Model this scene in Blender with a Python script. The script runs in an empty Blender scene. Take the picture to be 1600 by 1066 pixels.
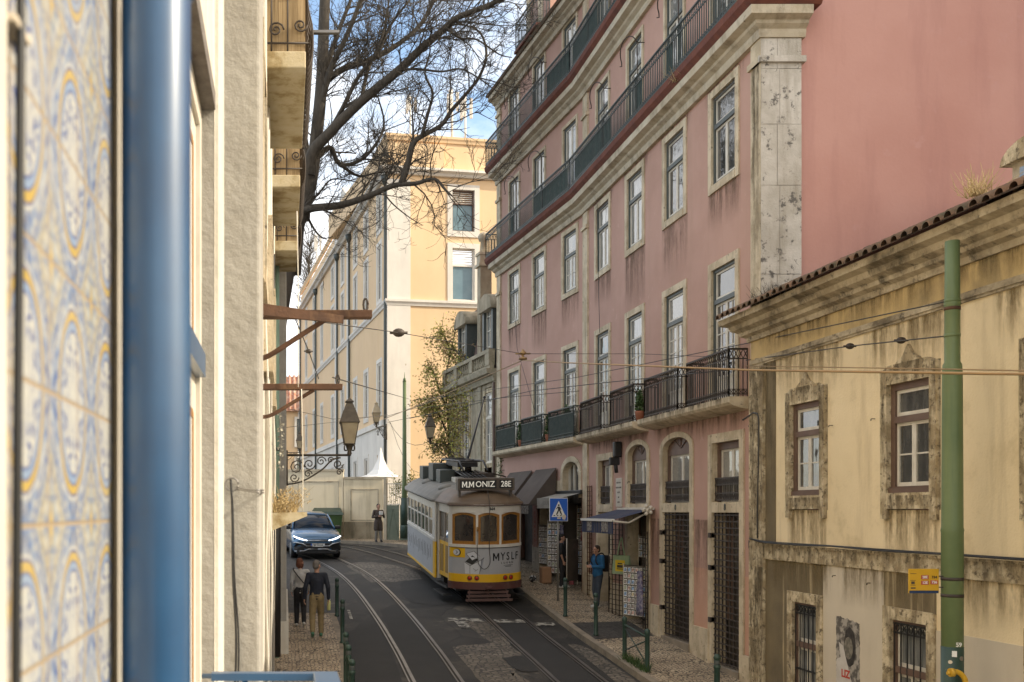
import bpy, bmesh, math, random
from mathutils import Vector, Matrix
R = math.radians
random.seed(7)
sc = bpy.context.scene
# ------------------------------------------------------------------ camera
F = 1555.6; VX = 445.0; HY = 797.0            # focal length, vanishing point and horizon in photo pixels
cam = bpy.data.cameras.new("camera"); camo = bpy.data.objects.new("camera", cam)
sc.collection.objects.link(camo); sc.camera = camo
camo.location = (0, 0, 0); camo.rotation_euler = (R(90), 0, 0)
cam.sensor_width = 36; cam.lens = 35.0
cam.shift_x = 355/1600; cam.shift_y = 264/1600
cam.clip_start = .05; cam.clip_end = 2000
cam.dof.use_dof = True; cam.dof.focus_distance = 22; cam.dof.aperture_fstop = 5.6
# ------------------------------------------------------------------ sun and sky
SUN_EL = R(33); SUN_AZ = math.atan2(.975, -.22)   # azimuth clockwise from +Y
sdir = Vector((math.sin(SUN_AZ)*math.cos(SUN_EL), math.cos(SUN_AZ)*math.cos(SUN_EL), math.sin(SUN_EL)))
sl = bpy.data.lights.new("sun", 'SUN'); so = bpy.data.objects.new("sun", sl); sc.collection.objects.link(so)
sl.energy = 2.4; sl.angle = R(.5); sl.color = (1, .88, .69)
so.rotation_euler = sdir.to_track_quat('Z', 'Y').to_euler(); so.location = (30, -20, 40)
w = bpy.data.worlds.new("World"); sc.world = w; w.use_nodes = True
def build_world():
    nt = w.node_tree; nt.nodes.clear(); L = nt.links.new
    out = nt.nodes.new('ShaderNodeOutputWorld'); bg = nt.nodes.new('ShaderNodeBackground')
    sky = nt.nodes.new('ShaderNodeTexSky'); sky.sky_type = 'NISHITA'; sky.sun_disc = False
    sky.sun_elevation = SUN_EL; sky.sun_rotation = SUN_AZ; sky.air_density = 1.2; sky.dust_density = 1.5
    tc = nt.nodes.new('ShaderNodeTexCoord')
    mp = nt.nodes.new('ShaderNodeMapping'); mp.inputs['Scale'].default_value = (1.0, 1.0, 1.9); mp.inputs['Location'].default_value = (1.37, .2, .0)
    nz = nt.nodes.new('ShaderNodeTexNoise'); nz.inputs['Scale'].default_value = 3.2; nz.inputs['Detail'].default_value = 9; nz.inputs['Roughness'].default_value = .56
    rp = nt.nodes.new('ShaderNodeValToRGB'); rp.color_ramp.elements[0].position = .38; rp.color_ramp.elements[1].position = .55
    n2 = nt.nodes.new('ShaderNodeTexNoise'); n2.inputs['Scale'].default_value = 7; n2.inputs['Detail'].default_value = 6
    r2 = nt.nodes.new('ShaderNodeValToRGB'); r2.color_ramp.elements[0].color = (4.3, 4.5, 4.9, 1); r2.color_ramp.elements[1].color = (6.4, 6.3, 6.1, 1)
    mx = nt.nodes.new('ShaderNodeMixRGB')
    L(tc.outputs['Generated'], mp.inputs[0]); L(mp.outputs[0], nz.inputs[0]); L(mp.outputs[0], n2.inputs[0])
    L(nz.outputs[0], rp.inputs[0]); L(n2.outputs[0], r2.inputs[0])
    # clouds take a warm tint on the sun's side of the sky
    dt = nt.nodes.new('ShaderNodeVectorMath'); dt.operation = 'DOT_PRODUCT'; L(tc.outputs['Generated'], dt.inputs[0]); dt.inputs[1].default_value = sdir
    rw = nt.nodes.new('ShaderNodeValToRGB'); rw.color_ramp.elements[0].position = .05; rw.color_ramp.elements[1].position = .8; rw.color_ramp.elements[0].color = (1, 1, 1, 1); rw.color_ramp.elements[1].color = (1.25, 1.02, .72, 1); L(dt.outputs['Value'], rw.inputs[0])
    wm = nt.nodes.new('ShaderNodeMixRGB'); wm.blend_type = 'MULTIPLY'; wm.inputs[0].default_value = 1; L(r2.outputs[0], wm.inputs[1]); L(rw.outputs[0], wm.inputs[2])
    L(rp.outputs[0], mx.inputs[0]); L(sky.outputs[0], mx.inputs[1]); L(wm.outputs[0], mx.inputs[2])
    L(mx.outputs[0], bg.inputs[0]); bg.inputs[1].default_value = .14
    L(bg.outputs[0], out.inputs[0])
build_world()
sc.view_settings.view_transform = 'Standard'; sc.view_settings.look = 'None'
sc.view_settings.exposure = 1.15; sc.view_settings.gamma = 1
sc.render.engine = 'CYCLES'
# ------------------------------------------------------------------ helpers
def P(x, y, d): return Vector(((x-VX)*d/F, d, (HY-y)*d/F))   # photo pixel at a depth -> point in metres
WM = {}
I4 = Matrix.Identity(4)
def T(x, y, z=0): return Matrix.Translation((x, y, z))
def RZ(a): return Matrix.Rotation(a, 4, 'Z')
def RX(a): return Matrix.Rotation(a, 4, 'X')
def RY(a): return Matrix.Rotation(a, 4, 'Y')
def fframe(ox, oy, dx, dy, z=0):              # facade frame: local x along the wall, y out of the wall, z up
    return T(ox, oy, z) @ RZ(math.atan2(dy, dx))
def link(o, parent, M):
    sc.collection.objects.link(o)
    WM[o.name] = M
    if parent is not None:
        o.parent = parent; o.matrix_local = WM[parent.name].inverted() @ M
    else: o.matrix_world = M
    return o
def tag(o, label=None, cat=None, group=None, kind=None):
    if label: o["label"] = label
    if cat: o["category"] = cat
    if group: o["group"] = group
    if kind: o["kind"] = kind
    return o
def thing(name, label, cat, M=I4, group=None):
    if not isinstance(M, Matrix): M = T(*M)
    o = bpy.data.objects.new(name, None); o.empty_display_size = .2
    return tag(link(o, None, M), label, cat, group)
class MB:
    def __init__(s): s.v = []; s.f = []; s.sm = []; s.mi = []; s.m = 0
    def add(s, vs, fs, sm=False, M=None):
        o = len(s.v)
        for p in vs:
            p = Vector(p)
            s.v.append(M @ p if M is not None else p)
        for f in fs:
            s.f.append([i+o for i in f]); s.sm.append(sm); s.mi.append(s.m)
        return s
    def box(s, x0, x1, y0, y1, z0, z1, M=None):
        vs = [(x, y, z) for z in (z0, z1) for y in (y0, y1) for x in (x0, x1)]
        return s.add(vs, [(0, 2, 3, 1), (4, 5, 7, 6), (0, 1, 5, 4), (2, 6, 7, 3), (0, 4, 6, 2), (1, 3, 7, 5)], False, M)
    def bbox(s, x0, x1, y0, y1, z0, z1, b=.01, M=None):      # bevelled box
        bm = bmesh.new(); bmesh.ops.create_cube(bm, size=1)
        for q in bm.verts: q.co = Vector(((x0+x1)/2+q.co.x*(x1-x0), (y0+y1)/2+q.co.y*(y1-y0), (z0+z1)/2+q.co.z*(z1-z0)))
        bmesh.ops.bevel(bm, geom=bm.edges[:], offset=b, segments=2, affect='EDGES', profile=.5)
        bm.verts.index_update()
        s.add([q.co.copy() for q in bm.verts], [[q.index for q in f.verts] for f in bm.faces], False, M); bm.free(); return s
    def quad(s, a, b, c, d, M=None): return s.add([a, b, c, d], [(0, 1, 2, 3)], False, M)
    def loft(s, rings, caps=True, sm=True, M=None, closed=True):
        n = len(rings[0]); vs = [p for r in rings for p in r]; fs = []
        for i in range(len(rings)-1):
            for j in range(n if closed else n-1):
                k = (j+1) % n
                fs.append((i*n+j, i*n+k, (i+1)*n+k, (i+1)*n+j))
        s.add(vs, fs, sm, M)
        if caps:
            o = len(s.v)-len(vs)
            s.f.append([o+j for j in range(n)][::-1]); s.sm.append(False); s.mi.append(s.m)
            s.f.append([o+(len(rings)-1)*n+j for j in range(n)]); s.sm.append(False); s.mi.append(s.m)
        return s
    def tube(s, pts, r, n=8, caps=True, M=None, sm=True):
        pts = [Vector(p) for p in pts]; m = len(pts)
        rs = r if isinstance(r, (list, tuple)) else [r]*m
        rings = []; up = None
        for i, p in enumerate(pts):
            t = (pts[min(i+1, m-1)]-pts[max(i-1, 0)])
            if t.length < 1e-9: t = Vector((0, 0, 1))
            t.normalize()
            if up is None: up = Vector((1, 0, 0)) if abs(t.x) < .8 else Vector((0, 1, 0))
            a = up - t*up.dot(t)
            if a.length < 1e-6: a = t.orthogonal()
            a.normalize(); up = a; b = t.cross(a)
            off = math.pi/4 if n == 4 else 0
            rings.append([p+(a*math.cos(off+2*math.pi*k/n)+b*math.sin(off+2*math.pi*k/n))*rs[i] for k in range(n)])
        return s.loft(rings, caps, sm and n > 4, M)
    def lathe(s, prof, c=(0, 0, 0), n=16, M=None, sm=True):
        c = Vector(c)
        return s.loft([[c+Vector((max(r, 1e-4)*math.cos(2*math.pi*k/n), max(r, 1e-4)*math.sin(2*math.pi*k/n), z)) for k in range(n)] for r, z in prof], True, sm, M)
    def ball(s, c, rx, ry=None, rz=None, n=10, M=None):
        ry = ry or rx; rz = rz or rx
        rings = []
        for i in range(n+1):
            t = math.pi*i/n; q = max(math.sin(t), .02)
            rings.append([Vector((c[0]+rx*q*math.cos(2*math.pi*k/(n*2)), c[1]+ry*q*math.sin(2*math.pi*k/(n*2)), c[2]-rz*math.cos(t))) for k in range(n*2)])
        return s.loft(rings, True, True, M)
    def cap(s, a, b, ra, rb, n=12):                       # tapered capsule
        a = Vector(a); b = Vector(b); t = (b-a)
        if t.length < 1e-6: t = Vector((0, 0, .001))
        t.normalize(); pts = []; rs = []
        for k in range(4): q = math.pi/2*(1-k/3); pts.append(a-t*ra*math.sin(q)); rs.append(max(ra*math.cos(q), .001))
        for k in range(4): q = math.pi/2*k/3; pts.append(b+t*rb*math.sin(q)); rs.append(max(rb*math.cos(q), .001))
        return s.tube(pts, rs, n)
    def prism(s, poly, y0, y1, M=None, sm=False):         # polygon in x,z extruded along y
        n = len(poly)
        vs = [(p[0], y0, p[1]) for p in poly]+[(p[0], y1, p[1]) for p in poly]
        fs = [tuple(range(n)), tuple(range(2*n-1, n-1, -1))]+[(i, i+n, (i+1) % n+n, (i+1) % n) for i in range(n)]
        return s.add(vs, fs, sm, M)
    def sweep(s, path, prof, caps=True, M=None):          # profile (out, z) along a plan path; out is to the left of the direction
        rings = []; m = len(path); path = [Vector(p).to_2d() for p in path]
        for i, p in enumerate(path):
            ns = []
            if i > 0: d = (p-path[i-1]).normalized(); ns.append(Vector((-d.y, d.x)))
            if i < m-1: d = (path[i+1]-p).normalized(); ns.append(Vector((-d.y, d.x)))
            nn = sum(ns, Vector((0, 0))); nn.normalize(); k = 1/max(nn.dot(ns[0]), .3)
            rings.append([Vector((p.x+nn.x*k*v, p.y+nn.y*k*v, z)) for v, z in prof])
        return s.loft(rings, caps, False, M)
    def build(s, name, mat, parent=None, M=I4, fixn=True):
        me = bpy.data.meshes.new(name)
        me.from_pydata([tuple(p) for p in s.v], [], s.f)
        for q in (mat if isinstance(mat, (list, tuple)) else [mat]): me.materials.append(q)
        me.polygons.foreach_set('use_smooth', s.sm); me.polygons.foreach_set('material_index', s.mi)
        if fixn:
            bm = bmesh.new(); bm.from_mesh(me); bmesh.ops.recalc_face_normals(bm, faces=bm.faces); bm.to_mesh(me); bm.free()
        me.update()
        return link(bpy.data.objects.new(name, me), parent, M)
def inst(src, parent, M):                                  # copy of a part and its sub-parts sharing mesh data
    c = src.copy(); c.parent = None; link(c, parent, M)
    for ch in [q for q in src.children]:
        inst(ch, c, M @ (WM[src.name].inverted() @ WM[ch.name]))
    return c
def text(name, body, size, mat, parent, M, bold=0, extrude=.002, align='CENTER', sx=1):
    cu = bpy.data.curves.new(name, 'FONT'); cu.body = body; cu.size = size; cu.extrude = extrude; cu.offset = bold
    cu.align_x = align; cu.align_y = 'CENTER'; cu.resolution_u = 3
    o = bpy.data.objects.new(name, cu); sc.collection.objects.link(o)
    dg = bpy.context.evaluated_depsgraph_get()
    me = bpy.data.meshes.new_from_object(o.evaluated_get(dg)); bpy.data.objects.remove(o)
    for v in me.vertices: v.co.x *= sx
    me.materials.clear(); me.materials.append(mat)
    o = bpy.data.objects.new(name, me)
    return link(o, parent, M @ RX(R(90)))                 # text faces local -Y, reads along +X
def glyph_m(name, size, mat_, parent, M):       # a plain wide capital M cut from flat board
    k = size*.72; q = MB(); w_ = .86*k; t = .17*k
    q.prism([(-w_/2, -k/2), (-w_/2+t, -k/2), (-w_/2+t, k*.18), (0, -k*.38), (w_/2-t, k*.18), (w_/2-t, -k/2), (w_/2, -k/2), (w_/2, k/2), (w_/2-t*1.15, k/2), (0, -k*.08), (-w_/2+t*1.15, k/2), (-w_/2, k/2)], -.002, .002)
    return q.build(name, mat_, parent, M)
def interp(tab, x):
    if x <= tab[0][0]: return tab[0][1]
    for (a, p), (b, q) in zip(tab, tab[1:]):
        if x <= b: return p+(q-p)*(x-a)/(b-a)
    return tab[-1][1]
ROAD = [(-10, -4.8), (5, -4.1), (12, -3.75), (16, -3.5), (18.75, -3.34), (21, -3.15), (23, -3.02), (27.3, -2.62), (29.5, -2.4), (32.6, -2.1), (37.5, -1.8), (45, -1.45), (55, -1.1), (75, -.6), (120, .3)]
def zr(d): return sum(interp(ROAD, d+k) for k in (-1, -.5, 0, .5, 1))/5
def spline(pts, n=6):                                      # Catmull-Rom
    pts = [Vector(p) for p in pts]; q = [pts[0]*2-pts[1]]+pts+[pts[-1]*2-pts[-2]]; out = []
    for i in range(1, len(q)-2):
        for k in range(n):
            t = k/n; a, b, c, d = q[i-1:i+3]
            out.append(.5*((2*b)+(c-a)*t+(2*a-5*b+4*c-d)*t*t+(3*b-a-3*c+d)*t**3))
    out.append(pts[-1]); return out
# ------------------------------------------------------------------ materials
def mat(name, c1, c2=None, scale=2.0, rough=.8, metal=0.0, bump=.0, bscale=40, stretch=(1, 1, 1), streak=None, speck=None, fine=.0, coord='pos', spec=.5, detail=6, emit=None, ramp=(.35, .65)):
    m = bpy.data.materials.new(name); m.use_nodes = True; nt = m.node_tree; L = nt.links.new
    b = nt.nodes['Principled BSDF']; b.inputs['Roughness'].default_value = rough; b.inputs['Metallic'].default_value = metal
    b.inputs['Specular IOR Level'].default_value = spec
    if coord == 'pos': src = nt.nodes.new('ShaderNodeNewGeometry').outputs['Position']
    else: src = nt.nodes.new('ShaderNodeTexCoord').outputs['Object']
    def noise(sc_, st=(1, 1, 1), det=detail, rg=.6):
        mp = nt.nodes.new('ShaderNodeMapping'); mp.inputs['Scale'].default_value = st; L(src, mp.inputs[0])
        n = nt.nodes.new('ShaderNodeTexNoise'); n.inputs['Scale'].default_value = sc_; n.inputs['Detail'].default_value = det; n.inputs['Roughness'].default_value = rg
        L(mp.outputs[0], n.inputs[0]); return n.outputs[0]
    def rampf(fac, a, c):
        r = nt.nodes.new('ShaderNodeValToRGB'); r.color_ramp.elements[0].position = a; r.color_ramp.elements[1].position = c
        L(fac, r.inputs[0]); return r.outputs[0]
    def mix(fac, ca, cb, amt=1.0, mode='MIX'):
        x = nt.nodes.new('ShaderNodeMixRGB'); x.blend_type = mode
        if amt != 1.0:
            q = nt.nodes.new('ShaderNodeMath'); q.operation = 'MULTIPLY'; L(fac, q.inputs[0]); q.inputs[1].default_value = amt; fac = q.outputs[0]
        L(fac, x.inputs[0])
        for i, cc in ((1, ca), (2, cb)):
            if isinstance(cc, tuple): x.inputs[i].default_value = (*cc, 1)
            else: L(cc, x.inputs[i])
        return x.outputs[0]
    col = c1
    if c2: col = mix(rampf(noise(scale, stretch), *ramp), c1, c2)
    if streak:                                             # (colour, amount, low, high, stretch)
        sc_, amt, lo, hi, st = streak; col = mix(rampf(noise(1.0, st, 8, .65), lo, hi), col, sc_, amt)
    if speck:                                              # (colour, amount, scale, low, high)
        sc_, amt, s_, lo, hi = speck; col = mix(rampf(noise(s_, (1, 1, 1), 10, .7), lo, hi), col, sc_, amt)
    if fine: col = mix(noise(60, (1, 1, 1), 4), col, (.5, .5, .5), fine, 'OVERLAY')
    if isinstance(col, tuple): b.inputs['Base Color'].default_value = (*col, 1)
    else: L(col, b.inputs['Base Color'])
    if bump:
        bp = nt.nodes.new('ShaderNodeBump'); bp.inputs['Strength'].default_value = bump; bp.inputs['Distance'].default_value = .02
        L(noise(bscale, (1, 1, 1), 8), bp.inputs['Height']); L(bp.outputs[0], b.inputs['Normal'])
    if emit: b.inputs['Emission Color'].default_value = (*emit[0], 1); b.inputs['Emission Strength'].default_value = emit[1]
    return m
def cobble(name, c1, c2, joint, scale, bump=.6, stretch=(1, 1, 1)):
    m = bpy.data.materials.new(name); m.use_nodes = True; nt = m.node_tree; L = nt.links.new; b = nt.nodes['Principled BSDF']
    g = nt.nodes.new('ShaderNodeNewGeometry'); mp = nt.nodes.new('ShaderNodeMapping'); mp.inputs['Scale'].default_value = stretch; L(g.outputs['Position'], mp.inputs[0])
    v = nt.nodes.new('ShaderNodeTexVoronoi'); v.inputs['Scale'].default_value = scale; L(mp.outputs[0], v.inputs['Vector'])
    e = nt.nodes.new('ShaderNodeTexVoronoi'); e.feature = 'DISTANCE_TO_EDGE'; e.inputs['Scale'].default_value = scale; L(mp.outputs[0], e.inputs['Vector'])
    v.inputs['Randomness'].default_value = .7; e.inputs['Randomness'].default_value = .7
    n = nt.nodes.new('ShaderNodeTexNoise'); n.inputs['Scale'].default_value = .9; n.inputs['Detail'].default_value = 6; L(g.outputs['Position'], n.inputs[0])
    sp = nt.nodes.new('ShaderNodeSeparateColor'); L(v.outputs['Color'], sp.inputs[0])
    x = nt.nodes.new('ShaderNodeMixRGB'); x.inputs[1].default_value = (*c1, 1); x.inputs[2].default_value = (*c2, 1); L(sp.outputs[0], x.inputs[0])
    y = nt.nodes.new('ShaderNodeMixRGB'); y.blend_type = 'MULTIPLY'; y.inputs[0].default_value = .75; L(x.outputs[0], y.inputs[1])
    rn = nt.nodes.new('ShaderNodeValToRGB'); rn.color_ramp.elements[0].position = .3; rn.color_ramp.elements[1].position = .7; rn.color_ramp.elements[0].color = (.5, .47, .43, 1); L(n.outputs[0], rn.inputs[0]); L(rn.outputs[0], y.inputs[2])
    r = nt.nodes.new('ShaderNodeValToRGB'); r.color_ramp.elements[0].position = .03; r.color_ramp.elements[1].position = .14; L(e.outputs['Distance'], r.inputs[0])
    z = nt.nodes.new('ShaderNodeMixRGB'); z.inputs[1].default_value = (*joint, 1); L(r.outputs[0], z.inputs[0]); L(y.outputs[0], z.inputs[2])
    L(z.outputs[0], b.inputs['Base Color']); b.inputs['Roughness'].default_value = .7
    bp = nt.nodes.new('ShaderNodeBump'); bp.inputs['Strength'].default_value = bump; bp.inputs['Distance'].default_value = .015; L(r.outputs[0], bp.inputs['Height']); L(bp.outputs[0], b.inputs['Normal'])
    return m
def glass(name, c, c2, rough=.03, ior=2.2, wav=.14, st=(1, 1, 1), scale=3, ramp=(.35, .65)):     # window pane with curtains or a dark room behind it
    m = mat(name, c, c2, scale=scale, rough=rough, stretch=st, ramp=ramp); b = m.node_tree.nodes['Principled BSDF']; b.inputs['IOR'].default_value = ior
    nt = m.node_tree; n = nt.nodes.new('ShaderNodeTexNoise'); n.inputs['Scale'].default_value = 2.2; g = nt.nodes.new('ShaderNodeNewGeometry'); nt.links.new(g.outputs['Position'], n.inputs[0])
    bp = nt.nodes.new('ShaderNodeBump'); bp.inputs['Strength'].default_value = wav; bp.inputs['Distance'].default_value = .05
    nt.links.new(n.outputs[0], bp.inputs['Height']); nt.links.new(bp.outputs[0], b.inputs['Normal'])
    return m
M_ = {}
def mk():
    S = M_
    S['pink'] = mat('pink_plaster', (.43, .26, .205), (.495, .308, .248), .7, .9, bump=.12, bscale=25, streak=((.38, .25, .18), .45, .52, .78, (3, 3, .22)), speck=((.62, .42, .36), .5, 3.0, .62, .7))
    S['pinkend'] = mat('deep_pink_plaster', (.455, .235, .195), (.515, .285, .24), .35, .9, bump=.2, bscale=14, streak=((.33, .16, .145), .55, .48, .74, (1.6, 1.6, .2)), speck=((.50, .29, .26), .5, 2.2, .6, .68))
    S['salmon'] = mat('salmon_patch_plaster', (.50, .28, .19), (.55, .33, .24), 1.2, .9, bump=.1, streak=((.4, .25, .18), .4, .5, .8, (4, 4, .5)))
    S['stone'] = mat('weathered_limestone', (.62, .53, .385), (.47, .39, .27), 2.4, .9, bump=.6, bscale=30, streak=((.20, .16, .10), .75, .53, .72, (5, 5, .7)), speck=((.12, .10, .075), .8, 8, .6, .67), ramp=(.42, .58))
    S['palestone'] = mat('pale_limestone_block', (.56, .525, .47), (.42, .385, .33), 1.1, .88, bump=.5, bscale=26, streak=((.24, .205, .15), .7, .52, .72, (4, 4, .6)), speck=((.11, .10, .09), .95, 5.5, .565, .63), ramp=(.42, .58))
    S['cornice'] = mat('cornice_limestone', (.56, .50, .39), (.46, .39, .28), 2.5, .9, bump=.4, bscale=22, streak=((.20, .16, .11), .75, .5, .7, (2.5, 2.5, 1.2)), speck=((.12, .1, .08), .8, 6, .63, .7))
    S['dirtycornice'] = mat('blackened_eaves_limestone', (.52, .44, .31), (.34, .275, .18), 2.0, .92, bump=.7, bscale=24, streak=((.12, .095, .06), .9, .47, .64, (1.6, 1.6, 2.2)), speck=((.09, .075, .05), .9, 5, .54, .64))
    S['red'] = mat('red_brick_eave', (.175, .058, .036), (.11, .038, .028), 4, .9, bump=.5, bscale=20)
    S['iron'] = mat('dark_green_iron', (.034, .050, .048), (.065, .075, .068), 8, .5, .3, speck=((.12, .07, .04), .5, 12, .6, .7))
    S['ironbrown'] = mat('dark_brown_iron', (.045, .036, .03), (.075, .06, .05), 8, .6, .3)
    S['screen'] = mat('green_balcony_screen', (.022, .052, .046), (.04, .085, .075), 2, .8)
    S['frame'] = mat('dark_green_window_frame', (.055, .07, .068), (.075, .085, .08), 6, .5)
    S['white'] = mat('white_painted_wood', (.66, .62, .54), (.56, .52, .44), 5, .5, streak=((.35, .31, .25), .4, .55, .8, (8, 8, 1)))
    S['glassA'] = glass('curtained_pane', (.10, .11, .11), (.30, .30, .28), st=(9, 9, .6))
    S['glassB'] = glass('dark_pane', (.03, .033, .034), (.10, .10, .095), st=(2, 2, .6))
    S['glassC'] = glass('lace_curtained_pane', (.34, .33, .30), (.22, .22, .2), st=(6, 6, 3), scale=7)
    S['yellow'] = mat('ochre_yellow_plaster', (.81, .67, .44), (.73, .595, .375), .8, .92, bump=.35, bscale=28, streak=((.40, .30, .17), .65, .53, .78, (2.2, 2.2, .3)), speck=((.52, .41, .24), .7, 1.6, .54, .72), fine=.2)
    S['frieze'] = mat('ochre_frieze_plaster', (.56, .41, .19), (.45, .33, .16), 1.3, .92, bump=.3, streak=((.2, .16, .09), .7, .48, .7, (1.5, 1.5, 1)))
    S['olive'] = mat('olive_stained_plaster', (.20, .155, .085), (.14, .11, .065), 1.4, .92, bump=.3, streak=((.50, .40, .24), .8, .56, .68, (6, 6, .25)))
    S['patch'] = mat('cream_repaint_patch', (.62, .545, .43), (.56, .49, .385), .9, .9, bump=.1, streak=((.38, .31, .22), .3, .5, .8, (2, 2, .5)))
    S['stainstone'] = mat('stained_limestone', (.64, .54, .365), (.38, .30, .18), 4.5, .92, bump=.8, bscale=34, streak=((.17, .13, .075), .85, .48, .66, (6, 6, 1.5)), speck=((.13, .10, .06), .9, 11, .53, .61), ramp=(.43, .57))
    S['brown'] = mat('brown_painted_wood', (.105, .062, .046), (.14, .085, .06), 5, .55)
    S['tile'] = mat('old_clay_roof_tile', (.20, .115, .07), (.11, .08, .055), 5, .95, bump=.7, bscale=30, speck=((.07, .07, .045), .9, 6, .5, .62))
    S['orange'] = mat('apricot_plaster', (.76, .555, .34), (.70, .505, .305), .35, .9, streak=((.64, .45, .24), .5, .5, .78, (.8, .8, .12)))
    S['orangewhite'] = mat('white_limewash', (.74, .70, .63), (.64, .60, .54), .5, .9, streak=((.48, .45, .40), .5, .5, .78, (1.5, 1.5, .25)))
    S['cream'] = mat('cream_boundary_plaster', (.84, .74, .55), (.76, .66, .47), .6, .92, streak=((.42, .35, .22), .6, .52, .75, (2.5, 2.5, .3)))
    S['greyplaster'] = mat('ruinous_grey_plaster', (.42, .36, .26), (.30, .25, .175), 1.6, .95, bump=.5, streak=((.12, .11, .07), .8, .48, .68, (2.5, 2.5, .5)), speck=((.45, .38, .27), .6, 4, .6, .68))
    S['slate'] = mat('brown_mansard_shingle', (.16, .11, .09), (.10, .075, .065), 6, .9, bump=.4)
    S['moss'] = mat('mossy_balustrade_stone', (.40, .35, .26), (.27, .24, .17), 3, .95, bump=.5, speck=((.12, .13, .055), .75, 4, .54, .68))
    S['leftwall'] = mat('cream_left_plaster', (.66, .63, .56), (.57, .535, .46), 2, .92, bump=.5, bscale=14, streak=((.38, .30, .18), .5, .5, .75, (4, 4, .5)))
    S['render'] = mat('grey_cement_render', (.365, .35, .315), (.29, .275, .245), 2.2, .92, bump=.75, bscale=16, streak=((.36, .33, .27), .4, .5, .75, (5, 5, .8)), speck=((.24, .21, .17), .6, 10, .64, .7))
    S['slab'] = mat('balcony_concrete', (.52, .46, .33), (.42, .34, .19), 3, .9, bump=.35, bscale=30, streak=((.25, .18, .08), .8, .5, .64, (3, 3, 3)))
    S['reed'] = mat('reed_screen', (.45, .34, .2), (.24, .17, .09), 3, .9, stretch=(30, 30, .6))
    S['bluepaint'] = mat('blue_enamel_paint', (.007, .060, .155), (.011, .080, .195), 6, .45, coord='obj', spec=.35)
    _b = S['bluepaint'].node_tree.nodes['Principled BSDF']; _b.inputs['Coat Weight'].default_value = .8; _b.inputs['Coat Roughness'].default_value = .30; _b.inputs['Coat IOR'].default_value = 1.8
    S['asphalt'] = mat('worn_asphalt', (.021, .0195, .0175), (.040, .036, .031), .7, .72, bump=.7, bscale=70, speck=((.10, .088, .07), .75, 1.1, .55, .66), fine=.6, streak=((.013, .0125, .012), .8, .5, .6, (.5, .9, .5)))
    m = S['asphalt']; nt = m.node_tree; L = nt.links.new; b = nt.nodes['Principled BSDF']; old = b.inputs['Base Color'].links[0].from_socket
    g = nt.nodes.new('ShaderNodeNewGeometry'); mp = nt.nodes.new('ShaderNodeMapping'); mp.inputs['Scale'].default_value = (1.0, .45, 1); L(g.outputs['Position'], mp.inputs[0])
    nz = nt.nodes.new('ShaderNodeTexNoise'); nz.inputs['Scale'].default_value = 2.5; L(mp.outputs[0], nz.inputs[0]); ad_ = nt.nodes.new('ShaderNodeMixRGB'); ad_.inputs[0].default_value = .12; L(mp.outputs[0], ad_.inputs[1]); L(nz.outputs['Color'], ad_.inputs[2])
    v1 = nt.nodes.new('ShaderNodeTexVoronoi'); v1.inputs['Scale'].default_value = .62; L(ad_.outputs[0], v1.inputs['Vector']); v2 = nt.nodes.new('ShaderNodeTexVoronoi'); v2.feature = 'DISTANCE_TO_EDGE'; v2.inputs['Scale'].default_value = .62; L(ad_.outputs[0], v2.inputs['Vector'])
    sp = nt.nodes.new('ShaderNodeSeparateColor'); L(v1.outputs['Color'], sp.inputs[0]); r1 = nt.nodes.new('ShaderNodeValToRGB'); r1.color_ramp.elements[0].color = (.62, .62, .62, 1); r1.color_ramp.elements[1].color = (1.45, 1.42, 1.38, 1); L(sp.outputs[0], r1.inputs[0])
    x1 = nt.nodes.new('ShaderNodeMixRGB'); x1.blend_type = 'MULTIPLY'; x1.inputs[0].default_value = .85; L(old, x1.inputs[1]); L(r1.outputs[0], x1.inputs[2])
    r2 = nt.nodes.new('ShaderNodeValToRGB'); r2.color_ramp.elements[0].position = .001; r2.color_ramp.elements[1].position = .010; L(v2.outputs['Distance'], r2.inputs[0])
    x2 = nt.nodes.new('ShaderNodeMixRGB'); x2.inputs[1].default_value = (.012, .011, .010, 1); L(r2.outputs[0], x2.inputs[0]); L(x1.outputs[0], x2.inputs[2]); L(x2.outputs[0], b.inputs['Base Color'])
    S['patchasphalt'] = mat('fresh_dark_asphalt', (.018, .0175, .017), (.026, .025, .024), 1.5, .8, bump=.4, bscale=120, fine=.5)
    S['steel'] = mat('polished_rail_steel', (.30, .29, .28), (.20, .19, .18), 2, .38, .85, stretch=(1, 1, 1))
    S['groove'] = mat('rail_groove_dirt', (.02, .018, .016), (.035, .03, .027), 5, .9)
    S['cobble'] = cobble('limestone_cobbles', (.66, .54, .38), (.44, .345, .24), (.045, .036, .027), 13)
    S['darkcobble'] = cobble('basalt_cobbles', (.10, .09, .08), (.06, .055, .05), (.025, .022, .02), 10)
    S['setts'] = cobble('granite_setts', (.23, .20, .16), (.13, .112, .09), (.03, .027, .024), 7.5, stretch=(1, 1.1, 1))
    S['kerb'] = mat('granite_kerb', (.30, .25, .19), (.20, .17, .13), 3, .85, bump=.4, streak=((.09, .08, .06), .6, .5, .7, (2, 2, 2)))
    S['paint'] = mat('worn_road_paint', (.36, .345, .30), (.055, .05, .045), 6, .8, ramp=(.47, .53), detail=9)
    S['green'] = mat('green_pole_paint', (.105, .15, .06), (.135, .18, .075), 2, .5, streak=((.06, .10, .045), .6, .5, .75, (9, 9, .5)), speck=((.20, .10, .04), .8, 9, .66, .72))
    S['bollard'] = mat('dark_green_bollard_paint', (.022, .05, .038), (.03, .065, .05), 6, .45, speck=((.3, .3, .26), .7, 14, .66, .7))
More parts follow.
